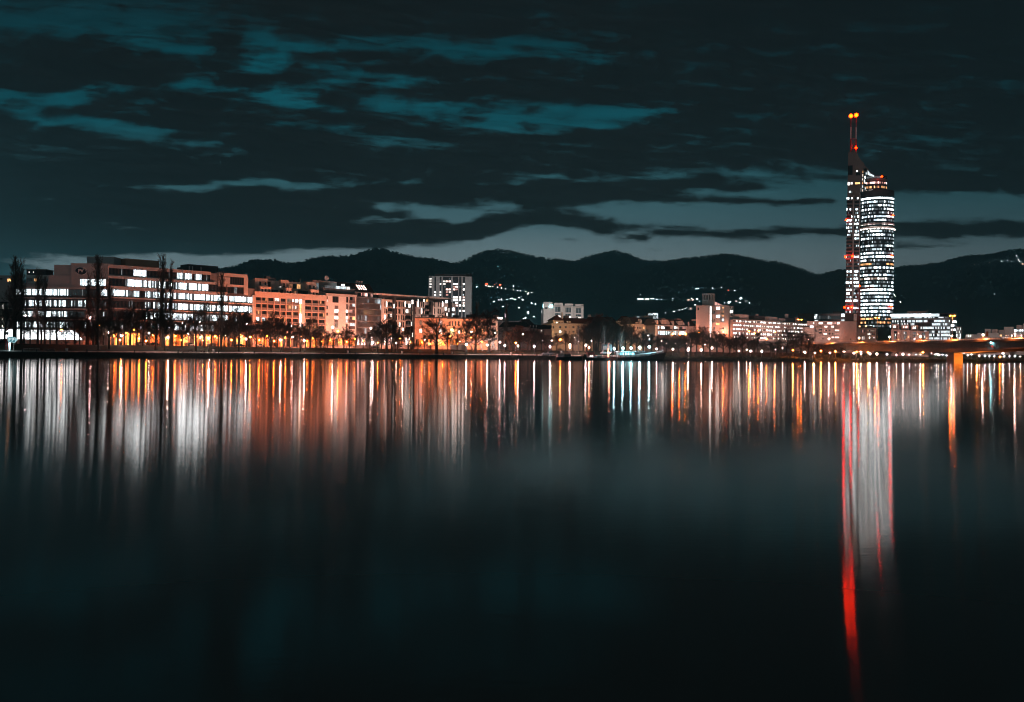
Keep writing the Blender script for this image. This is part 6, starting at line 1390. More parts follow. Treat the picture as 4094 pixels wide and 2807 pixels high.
for i in range(n):
    a, b = f.w * i / n, f.w * (i + 1) / n; 
    hw = lambda x: 4 * (1 if x / f.w < .6 else max(.04, 1 - ((x / f.w - .6) / .4) ** 2))
    for s in (-1, 1):
        p, q = f.P(a + .02, 4 + s * (hw(a) + .05), shz(a) - .25), f.P(b - .02, 4 + s * (hw(b) + .05), shz(b) - .25); up_ = Vector((0, 0, 1.25)); o = f.P(0, s * .1, 0) - f.P(0, 0, 0)
        mb.hexa([p, q, q + o, p + o, p + up_, q + up_, q + o + up_, p + o + up_], WHULL)
mb.build('bulwark', B)
mb = MB()
for i in range(9):
    x = 1.5 + i * 2.9; mb.box(f, x, x + .45, 4 - hw(x) - .3, 4 - hw(x) - .16, shz(x) - .2, shz(x) + .45, DMETAL)
mb.build('scupper', B)
mb = MB(); 
for i in range(n): a, b = f.w * i / n, f.w * (i + 1) / n; mb.face([f.P(a, 4 - hw(a), shz(a) + .02), f.P(b, 4 - hw(b), shz(b) + .02), f.P(b, 4 + hw(b), shz(b) + .02), f.P(a, 4 + hw(a), shz(a) + .02)], WOODM)
mb.build('deck', B)
TL = [lit('teal_cabin_bright', TEAL, 5.0), lit('teal_cabin', (.25, .8, .95), 2.0), lit('teal_cabin_dim', (.15, .6, .75), .3)]
mb = MB(); mb.box(f, 1.0, 10.5, 2.2, 6.8, shz(5), shz(5) + 2.7, MIDC); mb.box(f, .6, 11, 1.8, 7.2, shz(5) + 2.72, shz(5) + 2.9, WPAINT); mb.build('deckhouse', B)
for k in range(6): window(B, f, 1.2 + k * 1.55, 2.6 + k * 1.55, shz(5) + .7, shz(5) + 2.4, lights(.8, TL), 2, y=2.15, fm=FRAMEW, name='cabin_window')
mb = MB(); mb.box(f, 11.2, 16.4, 1.5, 6.5, shz(14) + 2.5, shz(14) + 2.66, WPAINT)
for x in (11.4, 13.8, 16.2): mb.box(f, x - .05, x + .05, 1.6, 1.7, shz(14), shz(14) + 2.5, METAL); mb.box(f, x - .05, x + .05, 6.3, 6.4, shz(14), shz(14) + 2.5, METAL)
mb.build('awning', B)
mb = MB()
for i in range(44):
    x = .5 + i * .615
    if x > f.w - .4: break
    y = 4 - hw(x) * .96; p = f.P(x, y, shz(x) + .9); mb.tube(p, p + Vector((0, 0, 1.1)), .05, .05, 4, METAL)
    if i: mb.tube(pp + Vector((0, 0, 1.1)), p + Vector((0, 0, 1.1)), .05, .05, 4, METAL); mb.tube(pp + Vector((0, 0, .55)), p + Vector((0, 0, .55)), .03, .03, 4, METAL)
    pp = p
mb.build('deck_railing', B)
for i in range(9):
    x = 12 + i * 1.35; z = shz(x) + .03; mb = MB()
    mb.box(f, x, x + .8, 2.6, 3.4, z + .68, z + .74, WPAINT); mb.box(f, x + .36, x + .44, 2.96, 3.04, z, z + .68, METAL); mb.box(f, x - .3, x - .05, 2.7, 3.2, z + .42, z + .48, WPAINT); mb.box(f, x - .3, x - .26, 2.7, 3.2, z + .48, z + .95, WPAINT); mb.box(f, x - .2, x - .12, 2.9, 3.0, z, z + .42, METAL); mb.build('deck_table', B)
mb = MB(); mb.tube(f.P(f.w - .8, 4, 4.4), f.P(f.w - .8, 4, 8.0), .06, .05, 5, WPAINT); mb.build('jackstaff', B)
for px, py in ((2456, 1397), (2491, 1396), (2523, 1395), (2558, 1393), (2596, 1390), (2630, 1397)):
    x = max(.3, f.lx(px, y=1.2)); g = f.P(x, 1.2 if x < 20 else 3, shz(max(0, x)) + .05)
    if px == 2456: g = Vector((f.P(f.lx(px, y=1.2), 1.2, 0).x, f.P(f.lx(px, y=1.2), 1.2, 0).y, 1.9))
    L, c = lamp(px, py, 0, 'c' if px != 2630 else 'p', base=g, group='deck lamps of the ship', scale=1.1 if px != 2630 else .8)
f = Frame((52.4, 546.5), (57.8, 547), 0)
B = thing('pontoon', 'small landing pontoon with a white gate tower left of the lit ship', 'pontoon', tuple(f.base()))
mb = MB(); mb.box(f, -2, f.w - .2, 0, 8, -.5, 1.8, HULLM); mb.build('float', B)
mb = MB(); mb.box(f, .2, 1.0, 1, 1.4, 1.82, 9.2, WPAINT); mb.box(f, -.3, 1.3, .9, 1.5, 9.22, 9.6, WPAINT); mb.build('gate_tower', B)
rail(B, f, -2, f.w - .4, .2, 1.82, 1.1, .7)
f = Frame(pix(2405, 1350, 552), pix(2447, 1350, 552), gz(51, 552))
B = thing('projection_board', 'dark framed board with a pale blank panel beside the lit ship', 'board', tuple(f.base()))
mb = MB(); boxpx(mb, f, 2405, 2446, 1377, 1400, 0, .5, DARKC); mb.build('frame', B)
mb = MB(); boxpx(mb, f, 2411.5, 2439.5, 1383, 1398, -.12, -.02, lit('board_panel_glow', (.70, .66, .66), .42, vary=.1)); mb.build('panel', B)  # panel has a faint glow of its own, standing in for lamp light
mb = MB()
for p in (2408, 2443): boxpx(mb, f, p, p + 1.5, 1399, None, .1, .4, METAL)
mb.build('leg', B)
f = Frame((24.8, 538.5), (39, 541.5), 0)
B = thing('work_boat', 'moored work boat with a white cabin showing two lifebuoys', 'boat', tuple(f.base()))
hull(B, f, -.6, f.w, 4.2, 1.5, 2.0, HULLM)
mb = MB(); boxpx(mb, f, 2231, 2257, 1414.5, 1428, .6, 3.6, WPAINT); mb.build('cabin', B)
mb = MB(); boxpx(mb, f, 2257.5, 2284, 1416, 1429, .8, 3.4, MIDC); mb.build('hold_cover', B)
mb = MB(); boxpx(mb, f, 2243, 2258, 1403.5, 1413, 1.2, 3.2, PINKW); boxpx(mb, f, 2242, 2259, 1402.8, 1403.9, 1.0, 3.4, METAL); mb.build('wheelhouse', B)
winpx(B, f, 2244, 2257, 1405, 1409, lights(.2, LC), 3, y=1.18)
for p in (2237.5, 2251):
    c = f.P(f.lx(p, y=.5), .5, f.lz(p, 1421, .5)); mb = MB(); n = 16
    for k in range(n):
        t0, t1 = 2 * pi * k / n, 2 * pi * (k + 1) / n; mb.tube(c + Vector((.62 * cos(t0), 0, .62 * sin(t0))), c + Vector((.62 * cos(t1), 0, .62 * sin(t1))), .17, .17, 6, RED if (k // 2) % 2 == 0 else WPAINT)
    tag(mb.build('lifebuoy', origin=c), f'red and white lifebuoy hung on the {"left" if p < 2240 else "right"} of the work boat cabin', 'lifebuoy', 'lifebuoys on the work boat')
f = Frame((38.6, 541.5), (46.8, 543.5), 0)
B = thing('barge', 'plain black barge moored between the lifebuoy boat and the red lit boat', 'barge', tuple(f.base()))
hull(B, f, 0, f.w, 4, 2.6, 2.4, HULLM); mb = MB(); mb.box(f, .6, f.w - 1.4, .6, 3.4, 2.62, 3.3, DMETAL); mb.build('hatch_cover', B)
f = Frame((37.5, 537), (54.5, 543), 0)
f = Frame((40.5, 538.8), (54, 542.5), 0)
B = thing('house_boat', 'dark boat with a small red lit cabin and two bright windows', 'boat', tuple(f.base()))
hull(B, f, -.4, f.w, 4.4, 1.1, 1.7, HULLM)
mb = MB(); boxpx(mb, f, 2352, 2377, 1408, 1430, .8, 3.6, mat('red_cabin', (.42, .20, .18))); boxpx(mb, f, 2350, 2379, 1406.5, 1408.2, .5, 3.9, METAL); mb.build('cabin', B)
for p in (2358.5, 2366.5): winpx(B, f, p, p + 4.5, 1421, 1428, lambda: LW[0], 1, y=.78)
rail(B, f, .5, 4.5, .4, 1.2, .9, .6)
lamp(2355, 1392, 14, 'r'); lamp(2436, 1413.5, 0, 'r', base=Vector((pix(2436, 1413, 545).x, 545, .6)), desc='big red glowing lamp low above the water', scale=1.2)

# ------------------------------------------------------------------ hillside lights
def hill_lamp(which, px, py, k, scale, desc, group):
    g = on_hill(which, px, py); L = thing('hillside_lamp', 'x', 'street lamp', tuple(g - Vector((0, 0, 7))), group); r = .95 * scale
    mb = MB(); mb.tube(g - Vector((0, 0, 9)), g, .25, .2, 5, METAL); mb.build('post', L)
    c = {'w': (1, .93, .88), 'c': (.82, .95, 1), 'r': (1, .07, .03)}[k]
    mb = MB(); mb.ball(g, r, lit('hill_lamp_' + k, c, 34 if k != 'r' else 34, sample=False, vary=0), 6, 4); mb.build('lamp_head', L); PENDING.append((desc, 'Z', px, L))
def finish_hill():
    by = {}
    for d, z, px, o in [p for p in PENDING if p[1] == 'Z']: by.setdefault(d, []).append((px, o))
    for d, L in by.items():
        L.sort(key=lambda t: t[0])
        for i, (_, o) in enumerate(L): o['label'] = d if len(L) == 1 else f'{ORD[i]} from left of the {d}'
    PENDING[:] = [p for p in PENDING if p[1] != 'Z']
for px, py in ((1942, 1135), (1948, 1136), (1975, 1138), (1982, 1137), (1997, 1139), (2000, 1136), (2029, 1141), (2051, 1145)): hill_lamp('middle', px, py, 'r' if px < 2040 else 'w', 1.35, 'reddish lamps in the upper row on the hillside road', 'lamps of the upper hillside road')
for px, py in ((1941, 1143), (1950, 1144), (1957, 1145), (1969, 1146), (1987, 1149), (2003, 1152), (2019, 1155), (2034, 1157), (2051, 1159), (2067, 1162), (2078, 1163), (2101, 1167), (2112, 1172), (2109, 1176), (2124, 1170)): hill_lamp('middle', px, py, 'w', 1.0, 'white lamps in the lower row on the hillside road', 'lamps of the lower hillside road')
for px, py in ((1890, 1134), (1905, 1147), (1931, 1213), (1970, 1214), (1974, 1205), (1983, 1205), (1994, 1199), (2002, 1195), (2005, 1200), (2026, 1198), (2041, 1194), (2048, 1192), (2058, 1199), (2073, 1190), (2084, 1186), (2088, 1201), (2124, 1212), (2140, 1217), (2074, 1229), (1984, 1236), (1977, 1229), (2010, 1228), (2106, 1250), (2134, 1268), (2092, 1272), (2101, 1272)): hill_lamp('middle', px, py, 'c', 1.0 if px % 3 else 1.4, 'cool white lights scattered low on the teal hill', 'scattered lights on the middle hill')
for px, py in ((2318, 1176), (2340, 1177), (2352, 1179), (2422, 1201), (2533, 1181), (2559, 1180)): hill_lamp('back' if px < 2500 else 'broad', px, py, 'c', .9, 'lone faint lights on the dark middle slope', 'lone lights on the slopes')
for px, py in ((2547, 1197), (2553, 1198), (2558, 1195), (2564, 1196), (2569, 1198), (2602, 1195), (2607, 1195), (2612, 1194), (2625, 1197), (2640, 1196), (2644, 1199), (2688, 1200), (2690, 1195)): hill_lamp('broad', px, py, 'c', 1.1, 'cool white lights of the lit terrace on the slope', 'lights of the hillside terrace')
for px, py in ((2660, 1251), (2694, 1247), (2715, 1241), (2727, 1238), (2738, 1233), (2736, 1228), (2744, 1229), (2741, 1221), (2735, 1217), (2743, 1212), (2745, 1206), (2749, 1201), (2760, 1235), (2756, 1198), (2763, 1194), (2775, 1216), (2796, 1205)): hill_lamp('broad', px, py, 'c', 1.2 if px in (2694, 2743, 2727) else .95, 'cool white lamps climbing the hillside lane', 'lamps of the climbing lane')
for px, py in ((2782, 1154), (2790, 1153), (2848, 1151), (2884, 1152), (2910, 1160), (2936, 1162), (2900, 1181), (2895, 1210), (2912, 1208), (2920, 1208), (2944, 1201), (2960, 1191), (2964, 1192), (2958, 1197), (2985, 1202), (2957, 1209), (2995, 1211), (3251, 1116), (3253.5, 1116), (3334, 1115)): hill_lamp('broad', px, py, 'r' if px == 2910 else 'c', 1.1, 'small lights high on the broad dark hill', 'lights high on the broad hill')
for px, py in ((3894, 1058), (3910, 1056), (3932, 1052), (3953, 1050), (4003, 1044), (4025, 1042), (4041, 1045), (4062, 1023), (4072, 1026), (4080, 1025), (4070, 1038), (4074, 1045), (4082, 1048), (4090, 1054), (3975, 1178), (4003, 1169), (4001, 1172)): hill_lamp('right', px, py, 'c', .95, 'small lights strung along the right hill top', 'lights on the right hill')
for px, py in ((3574, 1180), (3580, 1187), (3570, 1203), (3576, 1201), (3582, 1204), (3586, 1205), (3590, 1208), (3599, 1207), (3566, 1209), (3572, 1196)): hill_lamp('right', px, py, 'w', 1.0, 'warm lights of the hillside chapel group beside the skyscraper', 'lights beside the skyscraper')
def hill_house(which, px, py, w, h, L, lab):
    g = on_hill(which, px, py + h); Y = g.y; s = Y / F_PX; ff = flat(px - w / 2, px + w / 2, Y - 4, z0=g.z - 2)
    o = thing('hillside_house', lab, 'house', tuple(ff.base()), 'houses on the hillside'); H_ = h * s + 2
    mb = MB(); mb.box(ff, 0, ff.w, .2, 9, -6, H_, WHITE); mb.build('wall', o)
    hip_roof(o, ff, -.6, ff.w + .6, -.4, 9.6, H_ + .02, H_ + h * s * .5, ff.w * .2, ROOFT)
    n = max(2, int(w / 4)); window(o, ff, ff.w * .06, ff.w * .94, 2.2, H_ - .4, lambda: pick((2, 1, 1), (L[0], L[1], L[2])), n, y=.15, fw=.3)
for a in (('middle', 2089, 1196, 10, 5, LC, 'bright little lit house in the middle of the teal hill'), ('middle', 1980, 1226, 15, 6, LC, 'lit house low on the hill left of the pylon sign'), ('middle', 2109, 1246, 11, 10, LC, 'dim tall house front low on the hill before the comb block'), ('middle', 2074, 1227, 6, 5, LC, 'tiny lit house alone on the teal hill'),
          ('broad', 2560, 1193, 28, 7, LC, 'long lit hillside restaurant at the left of the slope terrace'), ('broad', 2583, 1193, 22, 8, LW, 'pale floodlit hillside hall on the slope terrace'), ('broad', 2760, 1195, 28, 6, LP, 'reddish lit villa at the top of the hillside lane'), ('broad', 2761, 1231, 12, 8, LP, 'pinkish lit house glowing below the lane top'), ('broad', 2785, 1194, 10, 5, LC, 'small lit villa just left of the turret top'),
          ('broad', 2780, 1216, 11, 5, LC, 'lit house below the lane near the turret building'), ('broad', 2912, 1208, 12, 5, LC, 'lit house on the hill right of the turret'), ('broad', 2983, 1201, 9, 5, LC, 'lit house at the right end of the hill village'), ('broad', 2943, 1203, 7, 4, LW, 'tiny lit house left of the bright village lamp'), ('right', 4088, 1052, 12, 6, LP, 'orange lit house on the right hill at the edge')): hill_house(*a)

q = Vector((176, 583, 4.2)); UL = thing('floodlight', 'sodium floodlight on the bank washing bushes and bridge girder in orange', 'floodlight', (176, 583, gz(176, 583)))
mb = MB(); mb.tube(Vector((176, 583, gz(176, 583) - .2)), q, .1, .08, 6, METAL); mb.build('post', UL)
mb = MB(); mb.hexa([q + Vector(v) for v in ((-.35, -.2, 0), (.35, -.2, 0), (.35, .2, 0), (-.35, .2, 0), (-.35, -.2, .5), (.35, -.2, .5), (.35, .2, .5), (-.35, .2, .5))], DMETAL); mb.build('lamp_housing', UL)
spot(UL, q + Vector((.5, -.4, .3)), Vector((208, 530, 8)), 16000, (1, .22, .04), 150); spot(UL, q + Vector((.5, .2, .3)), Vector((205, 592, 2)), 6000, (1, .26, .03), 150)
# ------------------------------------------------------------------ bare winter trees
def seg(mb, p, q, r0, r1, n, m): mb.tube(p, q, r0, r1, n, m)
def blade(mb, p, q, w, m, rs):
    d = (q - p); o = d.cross(Vector((rs.uniform(-1, 1), rs.uniform(-1, 1), rs.uniform(-.3, .3))))
    if o.length < 1e-6: return
    o = o.normalized() * w; i = len(mb.v); mb.v += [tuple(p - o), tuple(p + o), tuple(q + o * .6), tuple(q - o * .6)]; mb.f.append((i, i + 1, i + 2, i + 3)); mb.m.append(mb.mi(m))
def tree_mesh(kind, seed, bark, twig):
    """A tree 10 m tall at the origin: trunk with limbs in one mesh, crown of twigs in the other."""
    rs = random.Random(seed); T_, C_ = MB(), MB()
    def limb(p, d, L, r, lev, up, nsub, spread, mb):
        segs = 4 if lev < 2 else 3; pts = [p]
        for i in range(segs):
            d = (d + Vector((rs.uniform(-1, 1), rs.uniform(-1, 1), rs.uniform(-.6, .8))) * .17 + Vector((0, 0, up))).normalized()
            pts.append(pts[-1] + d * (L / segs))
        for i in range(segs):
            ra, rb = r * (1 - i / segs * .8), r * (1 - (i + 1) / segs * .8)
            if lev < 2: seg(mb, pts[i], pts[i + 1], ra, rb, 5 if lev == 0 else 4, bark)
            else: blade(mb, pts[i], pts[i + 1], max(ra * .85, .018 if kind == 'round' else .014), twig, rs)
        if lev >= len(nsub): return
        for k in range(nsub[lev]):
            t = rs.uniform(.25, 1.0); i = min(segs - 1, int(t * segs)); q = pts[i].lerp(pts[i + 1], t * segs - i)
            ax = Vector((rs.uniform(-1, 1), rs.uniform(-1, 1), rs.uniform(-.5, .9))).normalized()
            nd = (d * (1 - spread) + ax * spread).normalized()
            limb(q, nd, L * rs.uniform(.38, .62) * (1.1 - .3 * t), r * .45, lev + 1, up, nsub, spread, C_ if lev + 1 >= 2 else mb)
    if kind == 'round':
        hgt = rs.uniform(1.6, 2.4); seg(T_, Vector((0, 0, -.4)), Vector((0, 0, hgt)), .34, .25, 8, bark); p = Vector((0, 0, hgt)); q = Vector((rs.uniform(-.4, .4), rs.uniform(-.4, .4), 6)); seg(T_, p, q, .25, .12, 7, bark); seg(T_, q, q + Vector((0, 0, 2.4)), .12, .04, 5, bark)
        for k in range(15):
            t = k / 14; b = p.lerp(q, max(0, t * 1.05 - .05)); a = k * 2.4 + rs.uniform(-.5, .5); tilt = rs.uniform(.75, 1.25) - .55 * t
            limb(b, Vector((cos(a) * sin(tilt), sin(a) * sin(tilt), cos(tilt))), rs.uniform(3.2, 4.6) * (1 - .32 * t), .10, 1, .05, [0, 7, 7, 6], .55, T_)
    elif kind == 'poplar':
        seg(T_, Vector((0, 0, -.4)), Vector((0, 0, 5)), .22, .13, 8, bark); seg(T_, Vector((0, 0, 5)), Vector((.05, 0, 9.6)), .13, .02, 6, bark)
        for k in range(42):
            t = k / 41; a = k * 2.4; tilt = rs.uniform(.22, .42)
            limb(Vector((0, 0, 1.2 + 7.2 * t)), Vector((cos(a) * sin(tilt), sin(a) * sin(tilt), cos(tilt))), rs.uniform(1.7, 2.6) * (1.05 - .55 * t), .045, 1, .10, [0, 8, 6], .42, T_)
    elif kind == 'birch':
        q = Vector((rs.uniform(-.5, .5), rs.uniform(-.3, .3), 5)); seg(T_, Vector((0, 0, -.4)), q, .20, .13, 8, bark); e = q + Vector((rs.uniform(-.4, .4), 0, 4.4)); seg(T_, q, e, .13, .03, 6, bark)
        for k in range(13):
            t = k / 12; b = Vector((0, 0, 2.6)).lerp(q, t * .5) if t < .4 else q.lerp(e, (t - .4) / .7); a = k * 2.4; tilt = rs.uniform(.35, .6)
            limb(b, Vector((cos(a) * sin(tilt), sin(a) * sin(tilt), cos(tilt))), rs.uniform(2.6, 3.8) * (1 - .4 * t), .075, 1, .06, [0, 7, 6, 4], .45, T_)
    elif kind == 'shrub':
        for k in range(16):
            a = k * 2.4; tilt = rs.uniform(.1, .9); limb(Vector((.5 * cos(a), .5 * sin(a), -.2)), Vector((cos(a) * sin(tilt), sin(a) * sin(tilt), cos(tilt))), rs.uniform(5, 9), .10, 1, .03, [0, 8, 7, 4], .5, T_)
    zs = max(v[2] for v in C_.v) if C_.v else 10; k = 10 / zs
    for mb in (T_, C_): mb.v = [(x * k, y * k, z * k) for x, y, z in mb.v]
    return T_, C_
PROTO = {}
def proto(key):
    if key in PROTO: return PROTO[key]
    kind, seed, tone = key
    bark, twig = {'d': (BARK, TWIG), 'p': (BARK, mat('lamplit_poplar_twigs', (.15, .105, .085), var=.35, scale=1.5)), 'b': (BIRCH, mat('birch_twigs', (.16, .14, .13), var=.3, scale=2)), 'r': (BARK, mat('reddish_twigs', (.15, .07, .045), var=.3, scale=2))}[tone]  # poplar twigs lightened to stand in for warm lamp light on them
    out = []
    for mb, nm in zip(tree_mesh(kind, seed, bark, twig), ('trunk', 'crown')):
        me = bpy.data.meshes.new(nm); me.from_pydata(mb.v, [], mb.f)
        for m in mb.mats: me.materials.append(m)
        me.polygons.foreach_set('material_index', mb.m); me.update(); out.append(me)
    PROTO[key] = out; return out
TD = {'round': 'bare round crowned tree', 'poplar': 'tall narrow bare poplar', 'birch': 'pale barked bare birch', 'shrub': 'low bare riverside shrub'}
TN = {'round': 'bare_tree', 'poplar': 'poplar_tree', 'birch': 'birch_tree', 'shrub': 'shrub'}
FIRST = {}
def tree(px, top, back, kind='round', tone='d', wide=1.0, seed=None, desc=None):
    g = at(px, back); zt = pix(px, top, g.y).z; h = max(2.0, zt - g.z)
    seed = seed if seed is not None else rnd.randint(1, {'round': 5, 'poplar': 3, 'birch': 2, 'shrub': 3}[kind])
    key = (kind, seed, tone); tr, cr = proto(key); s = h / 10
    if key not in FIRST:
        root = thing(TN[kind], 'x', 'shrub' if kind == 'shrub' else 'tree', (0, 0, 0)); kids = []
        for nm, me in (('trunk', tr), ('crown', cr)):
            o = bpy.data.objects.new(nm, me); COL.objects.link(o); o.parent = root; kids.append(o)
        FIRST[key] = (root, kids)
    else:
        r0, k0 = FIRST[key]; root = r0.copy(); COL.objects.link(root)
        for k in k0: c = k.copy(); COL.objects.link(c); c.parent = root
    root.location = g; root.rotation_euler = (0, 0, rnd.uniform(0, 6.28)); root.scale = (s * wide, s * wide, s)
    root['group'] = {'round': 'bare trees along the bank', 'poplar': 'poplars along the bank', 'birch': 'birches along the bank', 'shrub': 'shrubs along the bank'}[kind]
    zone_label(root, px, desc or TD[kind]); return root
for px, top, back, wide in ((58, 1015, 30, 1.15), (84, 1066, 33, .9), (150, 1064, 36, .8), (178, 1098, 38, .8), (388, 1012, 33, 1.0), (352, 1075, 40, .8), (436, 1100, 34, 1.0), (648, 1008, 24, .8), (680, 1028, 27, .6), (885, 1080, 22, .85), (1905, 1205, 60, .7), (2022, 1205, 60, .8)): tree(px, top, back, 'poplar', 'p', wide=wide)
for px, top, back, wide in ((18, 1200, 36, 1), (120, 1255, 32, .8), (226, 1225, 28, .8), (262, 1270, 30, .7), (298, 1240, 30, .9), (345, 1250, 28, .9), (392, 1270, 14, .8), (436, 1235, 18, .9), (470, 1250, 30, .9), (520, 1215, 30, .8), (571, 1200, 26, .75), (622, 1215, 15, .9), (658, 1205, 14, .7), (727, 1262, 26, .9), (783, 1235, 14, .85), (815, 1200, 24, .7), (872, 1250, 26, .8), (915, 1265, 28, .9), (955, 1195, 14, .9), (1025, 1262, 24, 1), (1084, 1235, 14, .95), (1108, 1262, 26, 1), (1132, 1255, 14, .9), (1200, 1285, 14, .9), (1240, 1265, 26, 1.05), (1282, 1290, 27, .9), (1332, 1315, 28, 1), (1375, 1300, 27, 1), (1397, 1298, 16, .8), (1452, 1330, 26, 1), (1507, 1295, 14, 1.05), (1545, 1255, 14, 1.35), (1566, 1265, 16, .9), (1632, 1300, 24, 1), (1697, 1335, 24, .9), (1745, 1245, 12, 1.45), (1862, 1255, 16, 1.1), (1901, 1246, 14, 1.1), (1955, 1228, 16, 1.05),
    (95, 1240, 34, .9), (165, 1250, 33, .9), (200, 1262, 30, .9), (318, 1275, 33, 1), (372, 1262, 33, .9), (414, 1258, 32, 1), (452, 1268, 32, .9), (497, 1240, 33, 1), (546, 1252, 33, 1), (598, 1262, 33, .9), (640, 1250, 33, .9), (690, 1258, 32, 1), (755, 1265, 32, .9), (845, 1255, 32, 1), (895, 1262, 32, .9), (938, 1255, 31, 1), (985, 1262, 31, 1), (1055, 1280, 30, 1), (1158, 1275, 30, 1), (1222, 1290, 30, 1), (1262, 1300, 30, 1), (1310, 1322, 29, 1), (1422, 1325, 28, 1), (1478, 1322, 27, 1), (1525, 1300, 26, .9), (1590, 1318, 26, 1), (1722, 1318, 26, 1), (1790, 1330, 24, 1), (1830, 1335, 24, 1)): tree(px, top, back, 'round', wide=wide)
for px, top, back, wide, tone in ((2040, 1300, 30, 1.2, 'd'), (2078, 1295, 40, 1.1, 'r'), (2110, 1318, 26, 1.3, 'd'), (2142, 1322, 40, 1.2, 'd'), (2165, 1312, 28, 1.2, 'd'), (2190, 1335, 20, 1.2, 'd'), (2226, 1330, 44, 1.1, 'r'), (2262, 1318, 40, 1.1, 'd'), (2290, 1332, 30, 1.1, 'd'), (2345, 1275, 46, 1.0, 'r'), (2374, 1262, 40, 1.0, 'd'), (2392, 1248, 44, 1.0, 'r'), (2432, 1262, 46, 1.0, 'r'), (2466, 1278, 44, 1.1, 'r'), (2500, 1270, 48, 1.0, 'r'), (2522, 1300, 40, 1.0, 'r'), (2358, 1285, 34, 1.2, 'd'), (2383, 1270, 52, 1.2, 'd'), (2404, 1262, 36, 1.1, 'd'), (2420, 1280, 30, 1.2, 'd'), (2448, 1272, 36, 1.2, 'd'), (2478, 1295, 32, 1.2, 'd'), (2332, 1305, 34, 1.2, 'd'), (2125, 1300, 34, 1.3, 'd'), (2062, 1318, 36, 1.3, 'd'),
    (2545, 1330, 44, 1.2, 'd'), (2572, 1315, 50, 1.2, 'd'), (2604, 1330, 40, 1.2, 'd'), (2632, 1338, 36, 1.2, 'd'), (2664, 1335, 50, 1.2, 'd'), (2690, 1345, 34, 1.2, 'd'), (2712, 1335, 50, 1.2, 'd'), (2740, 1338, 40, 1.2, 'd'), (2762, 1312, 50, 1.1, 'd'), (2785, 1302, 46, 1.1, 'd'), (2812, 1300, 40, 1.1, 'd'), (2838, 1322, 34, 1.2, 'd'), (2866, 1318, 44, 1.2, 'd'), (2892, 1330, 36, 1.2, 'd'), (2918, 1342, 40, 1.2, 'd'), (2944, 1322, 40, 1.1, 'd'), (2968, 1318, 44, 1.0, 'd'), (2992, 1350, 30, 1.2, 'd'), (3016, 1345, 46, 1.1, 'd'), (3030, 1320, 50, .9, 'd'), (3052, 1358, 30, 1.2, 'd'), (3080, 1362, 40, 1.2, 'd'), (3110, 1352, 36, 1.1, 'd'), (3146, 1300, 44, 1.0, 'd'), (3172, 1335, 40, 1.0, 'd'), (3202, 1305, 46, .95, 'd'), (3232, 1330, 40, 1.0, 'd'), (3262, 1372, 30, 1.2, 'd'), (3290, 1378, 24, 1.1, 'd'), (3330, 1392, 18, 1.1, 'd'), (3364, 1385, 20, 1.2, 'd'), (3420, 1396, 22, 1.3, 'd'), (3560, 1402, 26, 1.3, 'd'), (3588, 1400, 30, 1.5, 'd'), (3612, 1402, 26, 1.5, 'd'), (3640, 1400, 30, 1.5, 'd'), (3666, 1401, 28, 1.5, 'd'), (3694, 1401, 30, 1.5, 'd'), (3712, 1402, 27, 1.5, 'd'), (3540, 1400, 30, 1.5, 'd'), (3500, 1399, 30, 1.5, 'd'), (3730, 1404, 26, 1.3, 'd'), (3905, 1396, 20, 1.1, 'd'), (4050, 1385, 22, 1.0, 'd')):
    tree(px, top, back, 'round', tone, wide, desc='reddish bare round crowned tree' if tone == 'r' else None)
for px, top, back in ((2312, 1296, 16), (2300, 1330, 20), (2412, 1290, 16), (2486, 1318, 12)): tree(px, top, back, 'birch', 'b', .75 if px != 2486 else .95)
for px, top, back in ((230, 1362, 29), (265, 1364, 29), (300, 1362, 30), (560, 1362, 30), (640, 1368, 29), (705, 1358, 30), (742, 1364, 29), (800, 1366, 29), (862, 1360, 30), (1000, 1366, 29), (1105, 1362, 28), (1205, 1352, 28), (1262, 1350, 29), (1300, 1354, 28), (1335, 1356, 29), (1410, 1360, 28), (1470, 1362, 28), (1590, 1360, 27), (1650, 1358, 26), (1672, 1362, 26), (1715, 1372, 26), (2050, 1382, 20), (2095, 1384, 20), (2180, 1386, 22), (2240, 1388, 22),
    (2700, 1404, 16), (2780, 1406, 16), (2850, 1408, 14), (2905, 1408, 16), (2960, 1410, 14), (3020, 1412, 16), (3090, 1408, 20), (3160, 1412, 16), (3300, 1414, 14), (3395, 1406, 16), (3450, 1416, 12), (3510, 1422, 8), (3570, 1424, 8), (3630, 1428, 8), (3700, 1428, 8), (3770, 1430, 8), (3920, 1430, 8), (3990, 1432, 8), (4060, 1430, 8)): tree(px, top, back, 'shrub', wide=1.3)

